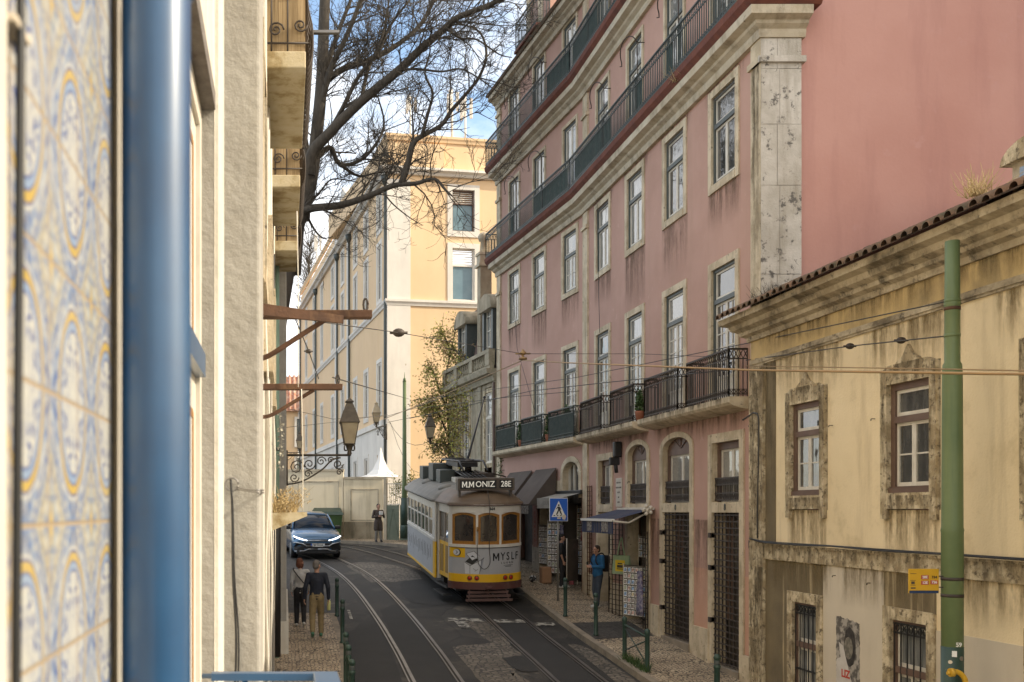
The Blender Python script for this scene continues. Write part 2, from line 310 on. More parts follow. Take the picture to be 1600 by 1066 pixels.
    S['rust'] = mat('rusty_beam', (.125, .062, .034), (.07, .036, .022), 5, .85, .1, bump=.3, streak=((.24, .14, .07), .6, .5, .7, (6, 6, 2)))
    S['wood'] = mat('amber_varnished_wood', (.36, .17, .03), (.28, .12, .02), 5, .4, stretch=(4, 4, .8), coord='obj')
    S['wire'] = mat('dark_wire', (.05, .045, .04), rough=.6)
    S['copper'] = mat('aged_copper_wire', (.38, .24, .10), (.30, .2, .1), 3, .5, .4)
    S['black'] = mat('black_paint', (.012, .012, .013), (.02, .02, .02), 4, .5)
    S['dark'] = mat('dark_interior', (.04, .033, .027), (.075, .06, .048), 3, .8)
    S['bark'] = mat('grey_brown_bark', (.055, .046, .036), (.09, .075, .058), 5, .95, bump=.6, stretch=(3, 3, .6))
    S['leaf'] = mat('autumn_creeper_leaf', (.50, .45, .11), (.31, .33, .08), 4, .7)
    S['leafdry'] = mat('dry_creeper_leaf', (.46, .35, .17), (.33, .235, .11), 4, .8)
    S['leafgreen'] = mat('dark_green_leaf', (.035, .075, .02), (.06, .11, .03), 4, .6)
    S['signblue'] = mat('blue_sign_face', (.01, .10, .48), rough=.35)
    S['signwhite'] = mat('white_sign_face', (.75, .75, .72), rough=.4)
    S['skin'] = mat('skin', (.50, .29, .20), (.44, .24, .165), 9, .55)
mk()
def stain_material(name, col, lo, hi, amt, st=(7, 7, .7)):       # dirt washed down a wall: thin sheet, ragged noise edge, fading out downwards
    m = bpy.data.materials.new(name); m.use_nodes = True; nt = m.node_tree; L = nt.links.new; b = nt.nodes['Principled BSDF']; out = nt.nodes['Material Output']
    b.inputs['Base Color'].default_value = (*col, 1); b.inputs['Roughness'].default_value = .95; b.inputs['Specular IOR Level'].default_value = .1
    g = nt.nodes.new('ShaderNodeNewGeometry'); tc = nt.nodes.new('ShaderNodeTexCoord'); sp = nt.nodes.new('ShaderNodeSeparateXYZ'); L(tc.outputs['Generated'], sp.inputs[0])
    def noise(st_, det):
        mp = nt.nodes.new('ShaderNodeMapping'); mp.inputs['Scale'].default_value = st_; L(g.outputs['Position'], mp.inputs[0]); n = nt.nodes.new('ShaderNodeTexNoise'); n.inputs['Scale'].default_value = 1; n.inputs['Detail'].default_value = det; n.inputs['Roughness'].default_value = .65; L(mp.outputs[0], n.inputs[0]); return n.outputs[0]
    def mth(op, a, c):
        n = nt.nodes.new('ShaderNodeMath'); n.operation = op; n.use_clamp = True
        for i, q in enumerate((a, c)):
            if isinstance(q, (int, float)): n.inputs[i].default_value = q
            else: L(q, n.inputs[i])
        return n.outputs[0]
    r = nt.nodes.new('ShaderNodeValToRGB'); r.color_ramp.elements[0].position = lo; r.color_ramp.elements[1].position = hi
    L(mth('ADD', mth('MULTIPLY', noise(st, 8), .75), mth('MULTIPLY', noise((22, 22, 9), 5), .25)), r.inputs[0])
    ex = mth('MULTIPLY', mth('MULTIPLY', mth('SUBTRACT', 1, sp.outputs[0]), sp.outputs[0]), 12)      # soft left and right ends
    a = mth('MULTIPLY', mth('MULTIPLY', mth('MULTIPLY', r.outputs[0], sp.outputs[2]), ex), amt)
    tr = nt.nodes.new('ShaderNodeBsdfTransparent'); mx = nt.nodes.new('ShaderNodeMixShader'); L(a, mx.inputs[0]); L(tr.outputs[0], mx.inputs[1]); L(b.outputs[0], mx.inputs[2]); L(mx.outputs[0], out.inputs[0])
    return m
STN = {'pink': stain_material('rain_wash_on_pink', (.17, .12, .085), .40, .62, .75), 'yellow': stain_material('rain_wash_on_ochre', (.19, .14, .07), .40, .62, .85), 'stone': stain_material('rain_wash_on_stone', (.14, .11, .068), .42, .62, .85, (9, 9, 1.2))}
def stain(parent, M, w_, h, kind, v=.005):
    q = MB(); q.quad((-w_/2, v, -h), (w_/2, v, -h), (w_/2, v, 0), (-w_/2, v, 0)); return q.build('rain_stain', STN[kind], parent, M, False)
# ------------------------------------------------------------------ ground, road, pavements, rails
S = M_
def ground():
    xs = [-160, -60, -20, -6, -3, 0, 2, 4, 5.65, 7, 9, 14, 30, 70, 180]; ys = [-60, -20, -5]+[i*1.0 for i in range(0, 70)]+[75, 85, 100, 130, 180, 260]
    mb = MB(); n = len(xs)
    vs = [(x, y, zr(y)-.03) for y in ys for x in xs]
    mb.add(vs, [(j*n+i, j*n+i+1, (j+1)*n+i+1, (j+1)*n+i) for j in range(len(ys)-1) for i in range(n-1)], True)
    tag(mb.build('ground', S['asphalt']), kind='structure')
    mb = MB(); ys = [i*.5 for i in range(4, 111)]; xs = [-3, 0, 1.5, 3, 4.5, 6, 8, 10, 13]; n = len(xs)
    mb.add([(x, y, zr(y)) for y in ys for x in xs], [(j*n+i, j*n+i+1, (j+1)*n+i+1, (j+1)*n+i) for j in range(len(ys)-1) for i in range(n-1)], True)
    tag(mb.build('road', S['asphalt']), kind='structure')
def strip(mb, left, right, dz, step=.5):          # sheet between two plan polylines of equal length, following the street slope
    for (a, b), (c, d) in zip(zip(left, left[1:]), zip(right, right[1:])):
        k = max(1, int(max(abs(b[1]-a[1]), abs(d[1]-c[1]))/step))
        for i in range(k):
            q = []
            for (p0, p1), t in (((a, b), i/k), ((c, d), i/k), ((c, d), (i+1)/k), ((a, b), (i+1)/k)):
                x = p0[0]+(p1[0]-p0[0])*t; y = p0[1]+(p1[1]-p0[1])*t; q.append((x, y, zr(y)+dz))
            mb.quad(*q)
def offset(path, o):
    out = []; path = [Vector(p).to_2d() for p in path]
    for i, p in enumerate(path):
        d = (path[min(i+1, len(path)-1)]-path[max(i-1, 0)]).normalized(); out.append((p.x-d.y*o, p.y+d.x*o))
    return out
KERB_R = [(6.85, 4), (6.85, 20), (6.87, 25), (6.9, 29), (6.87, 32), (6.75, 35.5), (6.3, 38.5), (5.3, 41.5), (4.1, 43.2), (3.1, 44.0), (1.5, 44.8), (-3, 46)]
WALL_R = [(10, 4), (10, 20), (10, 25), (10, 29), (9.5, 32), (9, 35.5), (8.5, 38.5), (8.2, 42), (8, 48), (8, 52), (2, 52), (-3, 52)]
def pavements():
    mb = MB(); strip(mb, offset(KERB_R, -.14), WALL_R, .12); tag(mb.build('pavement', S['cobble']), kind='structure')
    def kerb(path, name):
        mb = MB(); a = offset(path, 0); b = offset(path, -.16)
        strip(mb, a, b, .13); strip(mb, a, offset(path, .012), .0); 
        o = len(mb.v)
        for (p, q) in zip(a, a[1:]):
            k = max(1, int(abs(q[1]-p[1])/.5))
            for i in range(k):
                A = [p[0]+(q[0]-p[0])*i/k, p[1]+(q[1]-p[1])*i/k]; B = [p[0]+(q[0]-p[0])*(i+1)/k, p[1]+(q[1]-p[1])*(i+1)/k]
                mb.quad((*A, zr(A[1])-.05), (*B, zr(B[1])-.05), (*B, zr(B[1])+.13), (*A, zr(A[1])+.13))
        tag(mb.build(name, S['kerb'], fixn=False), kind='structure')
    kerb(KERB_R, 'kerb')
    left = [(1.30, 25.6), (1.36, 22), (1.2, 18), (1.12, 14), (1.05, 3)]
    mb = MB(); strip(mb, [(-.6, p[1]) for p in left], offset(left, -.14), .12); tag(mb.build('pavement', S['cobble']), kind='structure')
    kerb([(-.3, 25.65)]+left, 'kerb')
    mb = MB(); strip(mb, [(7.02, 22.5), (7.02, 24.4)], [(8.5, 22.9), (8.5, 24.6)], .125); tag(mb.build('dark_paving_band', S['darkcobble']), kind='structure')
    # worn setts and asphalt repairs lying on the road
    def blob(name, pts, m, dz):
        mb = MB(); pts = [Vector((*p, 0)) for p in pts]; c = sum(pts, Vector())/len(pts); ring = spline(pts+[pts[0]], 5)[:-1]
        rnd = random.Random(len(name)+int(c.y*10)); ring = [c+(p-c)*(1+rnd.uniform(-.05, .05)) for p in ring]
        n = len(ring); lv = [1, .66, .33]; vs = [(c.x+(p.x-c.x)*k, c.y+(p.y-c.y)*k, 0) for k in lv for p in ring]+[(c.x, c.y, 0)]
        vs = [(x, y, zr(y)+dz) for x, y, z in vs]
        fs = [(a*n+i, a*n+(i+1) % n, (a+1)*n+(i+1) % n, (a+1)*n+i) for a in range(2) for i in range(n)]+[(2*n+i, 2*n+(i+1) % n, 3*n) for i in range(n)]
        mb.add(vs, fs, True); tag(mb.build(name, m, fixn=False), kind='structure')
    blob('sett_patch', [(3.75, 22.3), (4.9, 22.6), (5.1, 21.4), (4.55, 20.7), (4.75, 18.9), (5.05, 17.2), (4.6, 16.3), (3.9, 17), (3.75, 19.5)], S['setts'], .004)
    blob('sett_patch', [(4.5, 25.2), (5.1, 25.4), (5.12, 22.6), (4.7, 22.9)], S['setts'], .004)
    blob('sett_patch', [(2.7, 31), (4.3, 31.6), (4.2, 34), (3.2, 36), (2.2, 35)], S['setts'], .004)
    blob('sett_patch', [(6.4, 22.5), (6.75, 22), (6.7, 17), (6.35, 17.5)], S['setts'], .004)
    blob('asphalt_patch', [(2.55, 26.4), (3.15, 27), (3.28, 22), (3.22, 17), (2.6, 17), (2.52, 22)], S['patchasphalt'], .008)
    blob('asphalt_patch', [(5.32, 24.6), (6.0, 24.7), (6.0, 20), (6.02, 16.5), (5.35, 16.5), (5.3, 20)], S['patchasphalt'], .008)
    blob('asphalt_patch', [(4.6, 21.1), (5.1, 21.3), (5.08, 20), (4.7, 20)], S['patchasphalt'], .012)
    blob('asphalt_patch', [(1.5, 24), (2.3, 25), (2.3, 20), (2.0, 16.8), (1.4, 17)], S['patchasphalt'], .004)
    blob('asphalt_patch', [(3.6, 31), (4.6, 31.5), (5, 28), (3.9, 27.4), (3.4, 28.5)], S['patchasphalt'], .008)
    rnd = random.Random(3)
    for i, (x0, x1, y0, y1) in enumerate([(4.14, 4.72, 25.2, 25.55), (4.28, 4.55, 24.3, 25.2), (4.72, 5.05, 25.1, 25.45), (5.3, 6.05, 24.95, 25.35), (6.2, 6.72, 24.6, 24.95), (6.2, 6.6, 28.2, 28.35), (1.66, 1.74, 25.4, 26.6)]):
        mb = MB(); k = 6
        for a in range(k):
            j = [rnd.uniform(-.03, .03) for _ in range(4)]
            xa = x0+(x1-x0)*a/k; xb = x0+(x1-x0)*(a+1)/k
            mb.quad((xa, y0+j[0], zr(y0)+.014), (xb, y0+j[1], zr(y0)+.014), (xb, y1+j[2], zr(y1)+.014), (xa, y1+j[3], zr(y1)+.014))
        tag(mb.build('road_marking', S['paint'], fixn=False), kind='structure')
def rails():
    A = [(2.44, 4), (2.44, 14), (2.44, 19.1), (2.44, 22.2), (2.37, 25.1), (2.15, 29.1), (1.81, 32.4), (1.27, 35.8), (.6, 38.6), (-.6, 40.6), (-2.5, 42)]
    C = [(5.2, 4), (5.2, 14), (5.2, 19), (5.2, 25), (5.14, 27.5), (4.96, 30.4), (4.7, 32.9), (4.4, 34.7), (3.82, 37.3), (3.24, 40), (2.4, 42.4), (1.0, 43.6), (-1.5, 44.6)]
    for path in (A, offset(A, -.93), C, offset(C, -.93)):
        sp = [(p.x, p.y) for p in spline([(*p, 0) for p in path], 6)]
        mb = MB()
        for o0, o1, dz, m in ((-.075, -.01, .02, 0), (-.01, .035, .016, 1), (.035, .065, .02, 0)):
            mb.m = m; strip(mb, offset(sp, o0), offset(sp, o1), dz, .6)
        tag(mb.build('tram_rail', [S['steel'], S['groove']], fixn=False), kind='structure')
ground(); pavements(); rails()
# ------------------------------------------------------------------ facade pieces
def wall_grid(mb, u0, u1, z0, z1, holes, M=None, v=0):
    us = sorted({u0, u1, *[max(u0, min(u1, h[0])) for h in holes], *[max(u0, min(u1, h[1])) for h in holes]})
    zs = sorted({z0, z1, *[max(z0, min(z1, h[2])) for h in holes], *[max(z0, min(z1, h[3])) for h in holes]})
    for a, b in zip(us, us[1:]):
        for c, d in zip(zs, zs[1:]):
            mu, mz = (a+b)/2, (c+d)/2
            if any(h[0] < mu < h[1] and h[2] < mz < h[3] for h in holes): continue
            mb.quad((a, v, c), (b, v, c), (b, v, d), (a, v, d), M)
def surround(mb, w, h, t, base=True, out=.03, depth=.26, sill=None, M=None):    # stone frame round an opening of width w, height h from z=0
    sill = t if sill is None else sill
    mb.box(-w/2-t, -w/2, -depth, out, -(sill if base else 0), h+t, M); mb.box(w/2, w/2+t, -depth, out, -(sill if base else 0), h+t, M)
    mb.box(-w/2, w/2, -depth, out-.002, h, h+t, M)
    if base: mb.box(-w/2, w/2, -depth, out+.012, -sill, 0, M)
def arch_pts(w, spring, rise, n=12): return [(-w/2*math.cos(math.pi*i/n), spring+rise*math.sin(math.pi*i/n)) for i in range(n+1)]
def arch_surround(mb, w, spring, rise, t, z0, top, out=.03, depth=.26):
    mb.box(-w/2-t, -w/2, -depth, out, z0, spring); mb.box(w/2, w/2+t, -depth, out, z0, spring)
    a = arch_pts(w, spring, rise); b = arch_pts(w+2*t, spring, top-spring)
    for i in range(len(a)-1):
        q = [a[i], a[i+1], b[i+1], b[i]]
        mb.add([(x, y, z) for y in (-depth, out) for x, z in q], [(0, 1, 2, 3), (7, 6, 5, 4), (0, 4, 5, 1), (1, 5, 6, 2), (2, 6, 7, 3), (3, 7, 4, 0)])
def spandrel(mb, uc, w, spring, rise, top, M=None):       # wall between an arch and the rectangle round it
    b = arch_pts(w, spring, rise)
    for (x0, z0), (x1, z1) in zip(b, b[1:]): mb.quad((uc+x0, 0, z0), (uc+x1, 0, z1), (uc+x1, 0, top), (uc+x0, 0, top), M)
def sash(mw, mg, x0, x1, z0, z1, y, cols=1, rows=1, t=.045, b=.022):  # white leaf with glazing bars; pane behind
    mw.box(x0, x0+t, y-.02, y+.02, z0, z1); mw.box(x1-t, x1, y-.02, y+.02, z0, z1)
    mw.box(x0+t, x1-t, y-.019, y+.019, z0, z0+t*1.2); mw.box(x0+t, x1-t, y-.019, y+.019, z1-t, z1)
    for i in range(1, cols): x = x0+t+(x1-x0-2*t)*i/cols; mw.box(x-b/2, x+b/2, y-.014, y+.016, z0+t, z1-t)
    for i in range(1, rows): z = z0+t+(z1-z0-2*t)*i/rows; mw.box(x0+t, x1-t, y-.013, y+.015, z-b/2, z+b/2)
    mg.box(x0+t/2, x1-t/2, y-.012, y+.002, z0+t/2, z1-t/2)
_win = {}
def window(parent, M, key, w, h, transom, cols=1, rows=1, glass='glassA', frame='frame', leaf='white', ft=.06, stone='stone', st=.15, panel=0, toprows=1, topcols=1, base=True, name='window'):
    k = (key, glass)
    if k in _win: return inst(_win[k], parent, M)
    mf = MB(); mw = MB(); mg = MB(); D = -.07
    mf.box(-w/2, -w/2+ft, D-.06, D+.05, 0, h); mf.box(w/2-ft, w/2, D-.06, D+.05, 0, h); mf.box(-w/2+ft, w/2-ft, D-.06, D+.048, h-ft, h); mf.box(-w/2+ft, w/2-ft, D-.06, D+.048, 0, ft)
    if transom: mf.box(-w/2+ft, w/2-ft, D-.06, D+.06, transom-.04, transom+.05); sash(mw, mg, -w/2+ft, w/2-ft, transom+.05, h-ft, D, topcols, toprows)
    zt = transom-.04 if transom else h-ft
    for x0, x1 in ((-w/2+ft, 0), (0, w/2-ft)):
        sash(mw, mg, x0, x1, ft+panel, zt, D, cols, rows)
        if panel: mw.box(x0+.02, x1-.02, D-.02, D+.005, ft, ft+panel)
    root = mf.build(name, S[frame], parent, M)
    mw.build('sash', S[leaf], root, M); mg.build('pane', S[glass], root, M)
    if st:
        ms = MB(); surround(ms, w, h, st, base); ms.build('surround', S[stone], root, M)
    _win[k] = root; return root
def railing(name, mat_, parent, M, path, z0, z1, sp=.11, r=.0115, lattice=True, screen=None):    # iron railing along plan polyline (local)
    mb = MB(); path = [Vector(p) for p in path]; zl = z1-.2*(z1-z0)
    for a, b in zip(path, path[1:]):
        d = b-a; Ln = d.length
        for z, q in ((z1, .024), (zl, .014), (z0+.05, .014)): mb.tube([(a.x, a.y, z), (b.x, b.y, z)], q, 4)
        if lattice: mb.tube([(a.x, a.y, z0+.14), (b.x, b.y, z0+.14)], .009, 4)
        n = max(1, round(Ln/sp))
        for i in range(n+1):
            p = a+d*i/n; mb.tube([(p.x, p.y, z0), (p.x, p.y, zl)], r if 0 < i < n else .016, 4, False)
            if i in (0, n): mb.tube([(p.x, p.y, zl), (p.x, p.y, z1)], .016, 4)
            if lattice and i < n:
                e = a+d*(i+1)/n; m = (p+e)/2; h = (zl+z1)/2
                for s0, s1 in (((p.x, p.y, zl), (e.x, e.y, z1)), ((e.x, e.y, zl), (p.x, p.y, z1)), ((p.x, p.y, z0+.05), (e.x, e.y, z0+.14)), ((e.x, e.y, z0+.05), (p.x, p.y, z0+.14))): mb.tube([s0, s1], .0095, 3, False)
    o = mb.build(name, mat_, parent, M)
    return o
# ------------------------------------------------------------------ the pink apartment building
A_ = Vector((8.62, 17.98)); B_ = Vector((8.62, 28.65)); C_ = Vector((7.79, 36.43))
FR = fframe(A_.x, A_.y, 0, 1); dl = (C_-B_); FL = fframe(B_.x, B_.y, dl.x, dl.y); LL = dl.length
def pink():
    root = thing('apartment_building', 'tall dusty pink apartment building with two long green iron terraces, bending along the tram street', 'building', (8.62, 17.98, -3.3))
    NW = [1.56, 4.03, 6.52, 9.0]                               # window centres along the right-hand section
    LW = [1.05, 3.60, 6.0]; 
    wall = MB()
    # openings
    holesR = [(c-.68, c+.68, 6.36, 8.43) for c in NW]+[(c-.68, c+.68, 2.1, 4.96) for c in NW]+[(c-.62, c+.62, 9.2, 11.66) for c in NW]+[(c-.62, c+.62, 12.4, 14.7) for c in NW]
    G = [(1.46, 1.21, 0), (3.92, 1.5, 1), (6.33, 1.3, 1), (8.82, 1.0, 0)]   # ground floor: centre, width, arched
    for c, w_, ar in G: holesR.append((c-w_/2-.18, c+w_/2+.18, -4.2, 1.75 if ar else 1.52))
    wall_grid(wall, 0, B_.y-A_.y, -4.2, 15, holesR, FR)
    for c, w_, ar in G:
        if ar: spandrel(wall, c, w_+.36, 1.36, .36, 1.75, FR)
    holesL = [(c-.64, c+.64, 6.36, 8.43) for c in LW]+[(c-.64, c+.64, 2.1, 4.96) for c in LW]+[(c-.6, c+.6, 9.2, 11.6) for c in LW]+[(c-.6, c+.6, 12.4, 14.7) for c in LW]
    holesL += [(.18, 1.74, -4.2, 1.72), (2.1, 3.5, -4.2, .9), (4.1, 6.9, -4.2, .9)]
    wall_grid(wall, 0, LL, -4.2, 15, holesL, FL); spandrel(wall, .96, 1.56, 1.1, .5, 1.72, FL)
    # back, far end and top so the block is solid
    bk = [(20.5, 18.02), (20.5, 37.5), (C_.x, C_.y)]
    for a, b in zip(bk, bk[1:]): wall.quad((*a, -4.2), (*b, -4.2), (*b, 15), (*a, 15))
    wall.add([(A_.x, A_.y, 15), (B_.x, B_.y, 15), (C_.x, C_.y, 15), (20.5, 37.5, 15), (20.5, 18.02, 15)], [(0, 1, 2, 3, 4)])
    wall.build('wall', S['pink'], root, I4, False)
    e = MB(); e.quad((9.28, 18.02, -4.2), (20.5, 18.02, -4.2), (20.5, 18.02, 15), (9.28, 18.02, 15)); e.quad((8.62, 18.02, 8.4), (9.28, 18.02, 8.4), (9.28, 18.02, 15), (8.62, 18.02, 15)); tag(e.build('end_wall', S['pinkend'], root), 'smooth deep pink blank end wall')
    q = MB(); q.box(17.2, 26, 15.6, 18.0, -4.2, 16); q.build('end_wall_shade_block', S['pinkend'], root)  # unseen block added to keep the sun off the end wall
    # lower salmon repairs on the ground floor, plinth
    for nm, u0, u1, z0, z1, m, out in (('wall_patch', 2.2, 2.95, -2.5, -1.2, 'salmon', .006), ('wall_patch', .32, .66, -2.7, -1.25, 'salmon', .006), ('plinth', 2.2, 2.95, -4, -2.42, 'stone', .05), ('plinth', .0, .66, -4, -2.72, 'stone', .06), ('plinth', 4.88, 5.42, -4, -2.2, 'stone', .05), ('plinth', 7.2, 8.1, -4, -1.9, 'stone', .04), ('plinth', 9.55, 10.3, -4, -1.8, 'stone', .04)):
        q = MB(); q.box(u0, u1, -.05, out, z0, z1); q.build(nm, S[m], root, FR)
    # stone pilasters
    q = MB(); q.box(-.05, .32, -.1, .06, -4, 8.5); q.box(-.06, .36, -.1, .11, 8.05, 8.16); q.build('pilaster', S['stone'], root, FR)
    q = MB()
    z = -4; k = 0; hs = [1.3, 1.05, 1.5, .9, 1.45, 1.2, .85, 1.6, 1.1, 1.0, .66]
    for hh in hs:
        z1 = min(z+hh, 8.5); s_ = .345 if k % 2 else .3
        q.box(8.572, 8.56+s_, 17.92-.003*(k % 2), 18.2, z, z1-.008); q.box(8.568+s_, 9.30, 17.922-.003*(k % 3), 18.2, z, z1-.008); z = z1; k += 1
    q.box(8.515, 9.36, 17.86, 18.2, 8.05, 8.16); q.build('quoin', S['palestone'], root)
    for u0, u1 in ((10.25, 10.68),):
        q = MB(); q.box(u0, u1, -.1, .05, -4, 15); q.box(u0-.04, u1+.03, -.1, .10, 8.0, 8.1); q.box(u0-.04, u1+.03, -.1, .10, 11.2, 11.3); q.build('pilaster', S['stone'], root, FR)
    q = MB(); q.box(LL-.42, LL-.02, -.1, .05, -4, 15)
    for z in (7.8, 11.2, 14.3): q.box(LL-.46, LL+.02, -.1, .10, z, z+.1)
    q.build('pilaster', S['stone'], root, FL)
    # cornices, red eave undersides, terraces
    path = [(9.36, 17.98), tuple(A_), tuple(B_), (C_.x, C_.y)]; path3 = [tuple(A_), tuple(B_), tuple(C_)]
    def corn(z, sc_=1): return [(-.05, z), (.09, z), (.11, z+.07), (.11, z+.14), (.2, z+.2), (.22, z+.25), (.36, z+.3), (.37, z+.45), (-.05, z+.45)]
    q = MB(); q.sweep(path, corn(8.5)); q.build('cornice', S['cornice'], root)
    q = MB(); q.sweep([(8.62, 17.6)]+path3[1:], corn(11.85)); q.build('cornice', S['cornice'], root)
    q = MB(); q.sweep([(8.62, 17.6)]+path3[1:], corn(14.6)); q.build('cornice', S['cornice'], root)
    def off(o, ends=(.0, .0)):
        d1 = (B_-A_).normalized(); d2 = dl.normalized(); n1 = Vector((-d1.y, d1.x)); n2 = Vector((-d2.y, d2.x)); nb = (n1+n2).normalized()
        return [A_+n1*o-d1*ends[0], B_+nb*o, C_+n2*o+d2*ends[1]]
    for z in (8.955, 12.305):
        q = MB(); q.sweep(([(9.5, 17.98)] if z < 9 else [])+[tuple(p) for p in off(0, (0 if z < 9 else -.05, .12))], [(-.02, z), (.37, z), (.45, z+.1), (.47, z+.22), (-.02, z+.22)]); q.build('terrace_eave', S['red'], root)
        railing('terrace_railing', S['iron'], root, I4, off(.43, (-.1, .06))+[C_+dl.normalized()*.06], z+.22, z+1.13, .105)
    # green mesh screens tied behind the terrace railing
    def scr(fr, u0, u1, z, v=.405):
        q = MB(); q.box(u0, u1, v-.004, v, z+.08, z+.76); q.build('balcony_screen', S['screen'], root, fr)
    for u0, u1 in ((7.1, 10.2), (3.1, 3.4), (4.9, 5.2)): scr(FR, u0, u1, 9.18)
    scr(FL, .3, 3.1, 9.18, .385); scr(FL, 5.1, 5.3, 9.18, .385); scr(FR, 8.2, 10.4, 12.53); scr(FL, .1, 1.9, 12.53, .385)
    # party posts on the terraces
    for fr, u, z in ((FR, 2.75, 9.17), (FR, 5.3, 9.17), (FR, 7.75, 9.17), (FL, 2.3, 9.17), (FL, 4.9, 9.17), (FL, 3, 12.52), (FL, 5.2, 12.52), (FR, 9, 12.52)):
        q = MB(); q.box(u-.05, u+.05, .385, .42, z, z+.93); q.build('terrace_post', S['iron'], root, fr)
    # roof eave and the attic storey at the far end
    q = MB(); q.sweep([(8.62, 17.6)]+path3[1:], [(-.3, 15.02), (.42, 15.05), (.46, 15.12), (-.3, 15.35)]); q.build('roof_eave', S['tile'], root)
    q = MB(); q.box(3.0, 4.95, -3, -.12, 15, 19); tag(q.build('attic_storey', S['pink'], root, FL)); 
    q = MB(); q.box(4.7, 4.97, -.5, -.06, 15, 19); q.box(3.6, 4.0, -.3, -.1, 15.2, 17.6); q.build('pilaster', S['stone'], root, FL)
    q = MB(); q.box(2.9, 5.0, -.15, .36, 15.36, 15.44); q.build('balcony_slab', S['red'], root, FL)
    railing('balcony_railing', S['iron'], root, FL, [(2.95, -.1), (2.95, .32), (4.95, .32), (4.95, -.1)], 15.44, 16.35, .11)
    # windows
    gl = ['glassA', 'glassA', 'glassC', 'glassB']
    for i, c in enumerate(NW):
        window(root, FR @ T(c, 0, 6.51), 'f3', 1.06, 1.77, 1.16, glass=['glassB', 'glassB', 'glassA', 'glassC'][i])
        window(root, FR @ T(c, 0, 2.1), 'f2', 1.06, 2.71, 2.05, 2, 5, glass=['glassB', 'glassC', 'glassA', 'glassB'][i], base=False, panel=.45, name='balcony_door')
        window(root, FR @ T(c, 0, 9.2), 'f4', 1.0, 2.36, 1.7, 1, 1, glass=gl[i-1], st=.1, base=False, name='balcony_door')
        window(root, FR @ T(c, 0, 12.4), 'f5', 1.0, 2.2, 1.6, 1, 1, glass='glassA', st=.1, base=False, name='balcony_door')
    for i, c in enumerate(LW):
        window(root, FL @ T(c, 0, 6.51), 'l3', 1.0, 1.77, 1.1, 2, 2, glass='glassC', st=.14, toprows=1)
        window(root, FL @ T(c, 0, 2.1), 'l2', 1.0, 2.71, 2.05, 2, 6, glass='glassA' if i else 'glassB', st=.14, base=False, name='balcony_door')
        window(root, FL @ T(c, 0, 9.2), 'l4', .98, 2.3, 0, 1, 1, glass='glassC', st=.1, base=False, name='balcony_door')
        window(root, FL @ T(c, 0, 12.4), 'l5', .98, 2.15, 0, 1, 1, glass='glassA', st=.1, base=False, name='balcony_door')
    for i, c in enumerate(NW): stain(root, FR @ T(c, 0, 6.36), 1.5, .8+.35*(i % 3), 'pink'); stain(root, FR @ T(c, 0, 8.5), 1.8, .5, 'pink', .008)
    for i, c in enumerate(LW): stain(root, FL @ T(c, 0, 6.36), 1.4, .9+.3*(i % 2), 'pink')
    for u0, u1 in ((.4, 5.3), (5.6, 10.1)): stain(root, FR @ T((u0+u1)/2, 0, 1.86), u1-u0, .45, 'pink', .007); stain(root, FR @ T((u0+u1)/2, .402, 2.1), u1-u0, .16, 'stone')
    for u0, u1 in ((2.22, 3.0), (4.85, 5.45), (7.1, 8.1), (9.5, 10.3)): stain(root, FR @ T((u0+u1)/2, 0, -.2) , u1-u0, 1.9, 'pink', .009)
    stain(root, FR @ T(.14, .062, 8.05), .34, 5.5, 'stone', .003); stain(root, FR @ T(.14, .062, 2.2), .34, 4.5, 'stone', .003)
    # iron hoops over the terrace doors
    for fr, c, z in [(FR, NW[0], 11.2), (FR, NW[1], 11.2), (FR, NW[2], 11.2), (FR, NW[3], 11.15), (FL, LW[1], 11.2), (FL, LW[2], 11.2), (FL, LW[1], 14.2), (FL, LW[2], 14.2)]:
        q = MB(); q.tube([(-.55+.55*(1-math.cos(math.pi*i/10))-.1, .18+.12*math.sin(math.pi*i/10), .32*math.sin(math.pi*i/10)) for i in range(11)]+[(.47, .17, -.08), (.52, .2, -.06)], .014, 5)
        q.tube([(-.65, .18, 0), (-.67, .17, -2.0)], .014, 5); q.tube([(-.65, .0, 0), (-.65, .18, 0)], .012, 4)
        q.build('awning_hoop', S['ironbrown'], root, fr @ T(c, 0, z))
    # first-floor balconies: stone slabs with iron railings
    def slab(fr, u0, u1, v, name='balcony_slab'):
        q = MB(); n = [(0, 1.86), (v-.18, 1.9), (v-.04, 1.95), (v, 2.0), (v, 2.1), (0, 2.1)]
        q.sweep([(u1, 0), (u0, 0)][::-1], [(a, b) for a, b in n]); q.build(name, S['stone'], root, fr)
    slab(FR, .42, 5.25, .40); slab(FR, 5.6, 10.15, .40); slab(FL, -.05, 7.3, .36)
    def brail(fr, u0, u1, v, m, scale_screen=False):
        railing('balcony_railing', S[m], root, fr, [(u0, .0), (u0+.0, v), (u1, v), (u1, 0)], 2.11, 3.0, .09)
    brail(FR, .56, 2.5, .35, 'ironbrown'); brail(FR, 3.05, 5.0, .32, 'ironbrown'); brail(FR, 5.75, 7.4, .32, 'ironbrown'); brail(FR, 8.15, 9.95, .32, 'ironbrown')
    for u0, u1 in ((.05, 2.0), (2.6, 4.45), (5.1, 7.1)):
        brail(FL, u0, u1, .3, 'iron'); q = MB(); q.box(u0+.05, u1-.05, .275, .28, 2.2, 2.82); q.build('balcony_screen', S['screen'], root, FL)
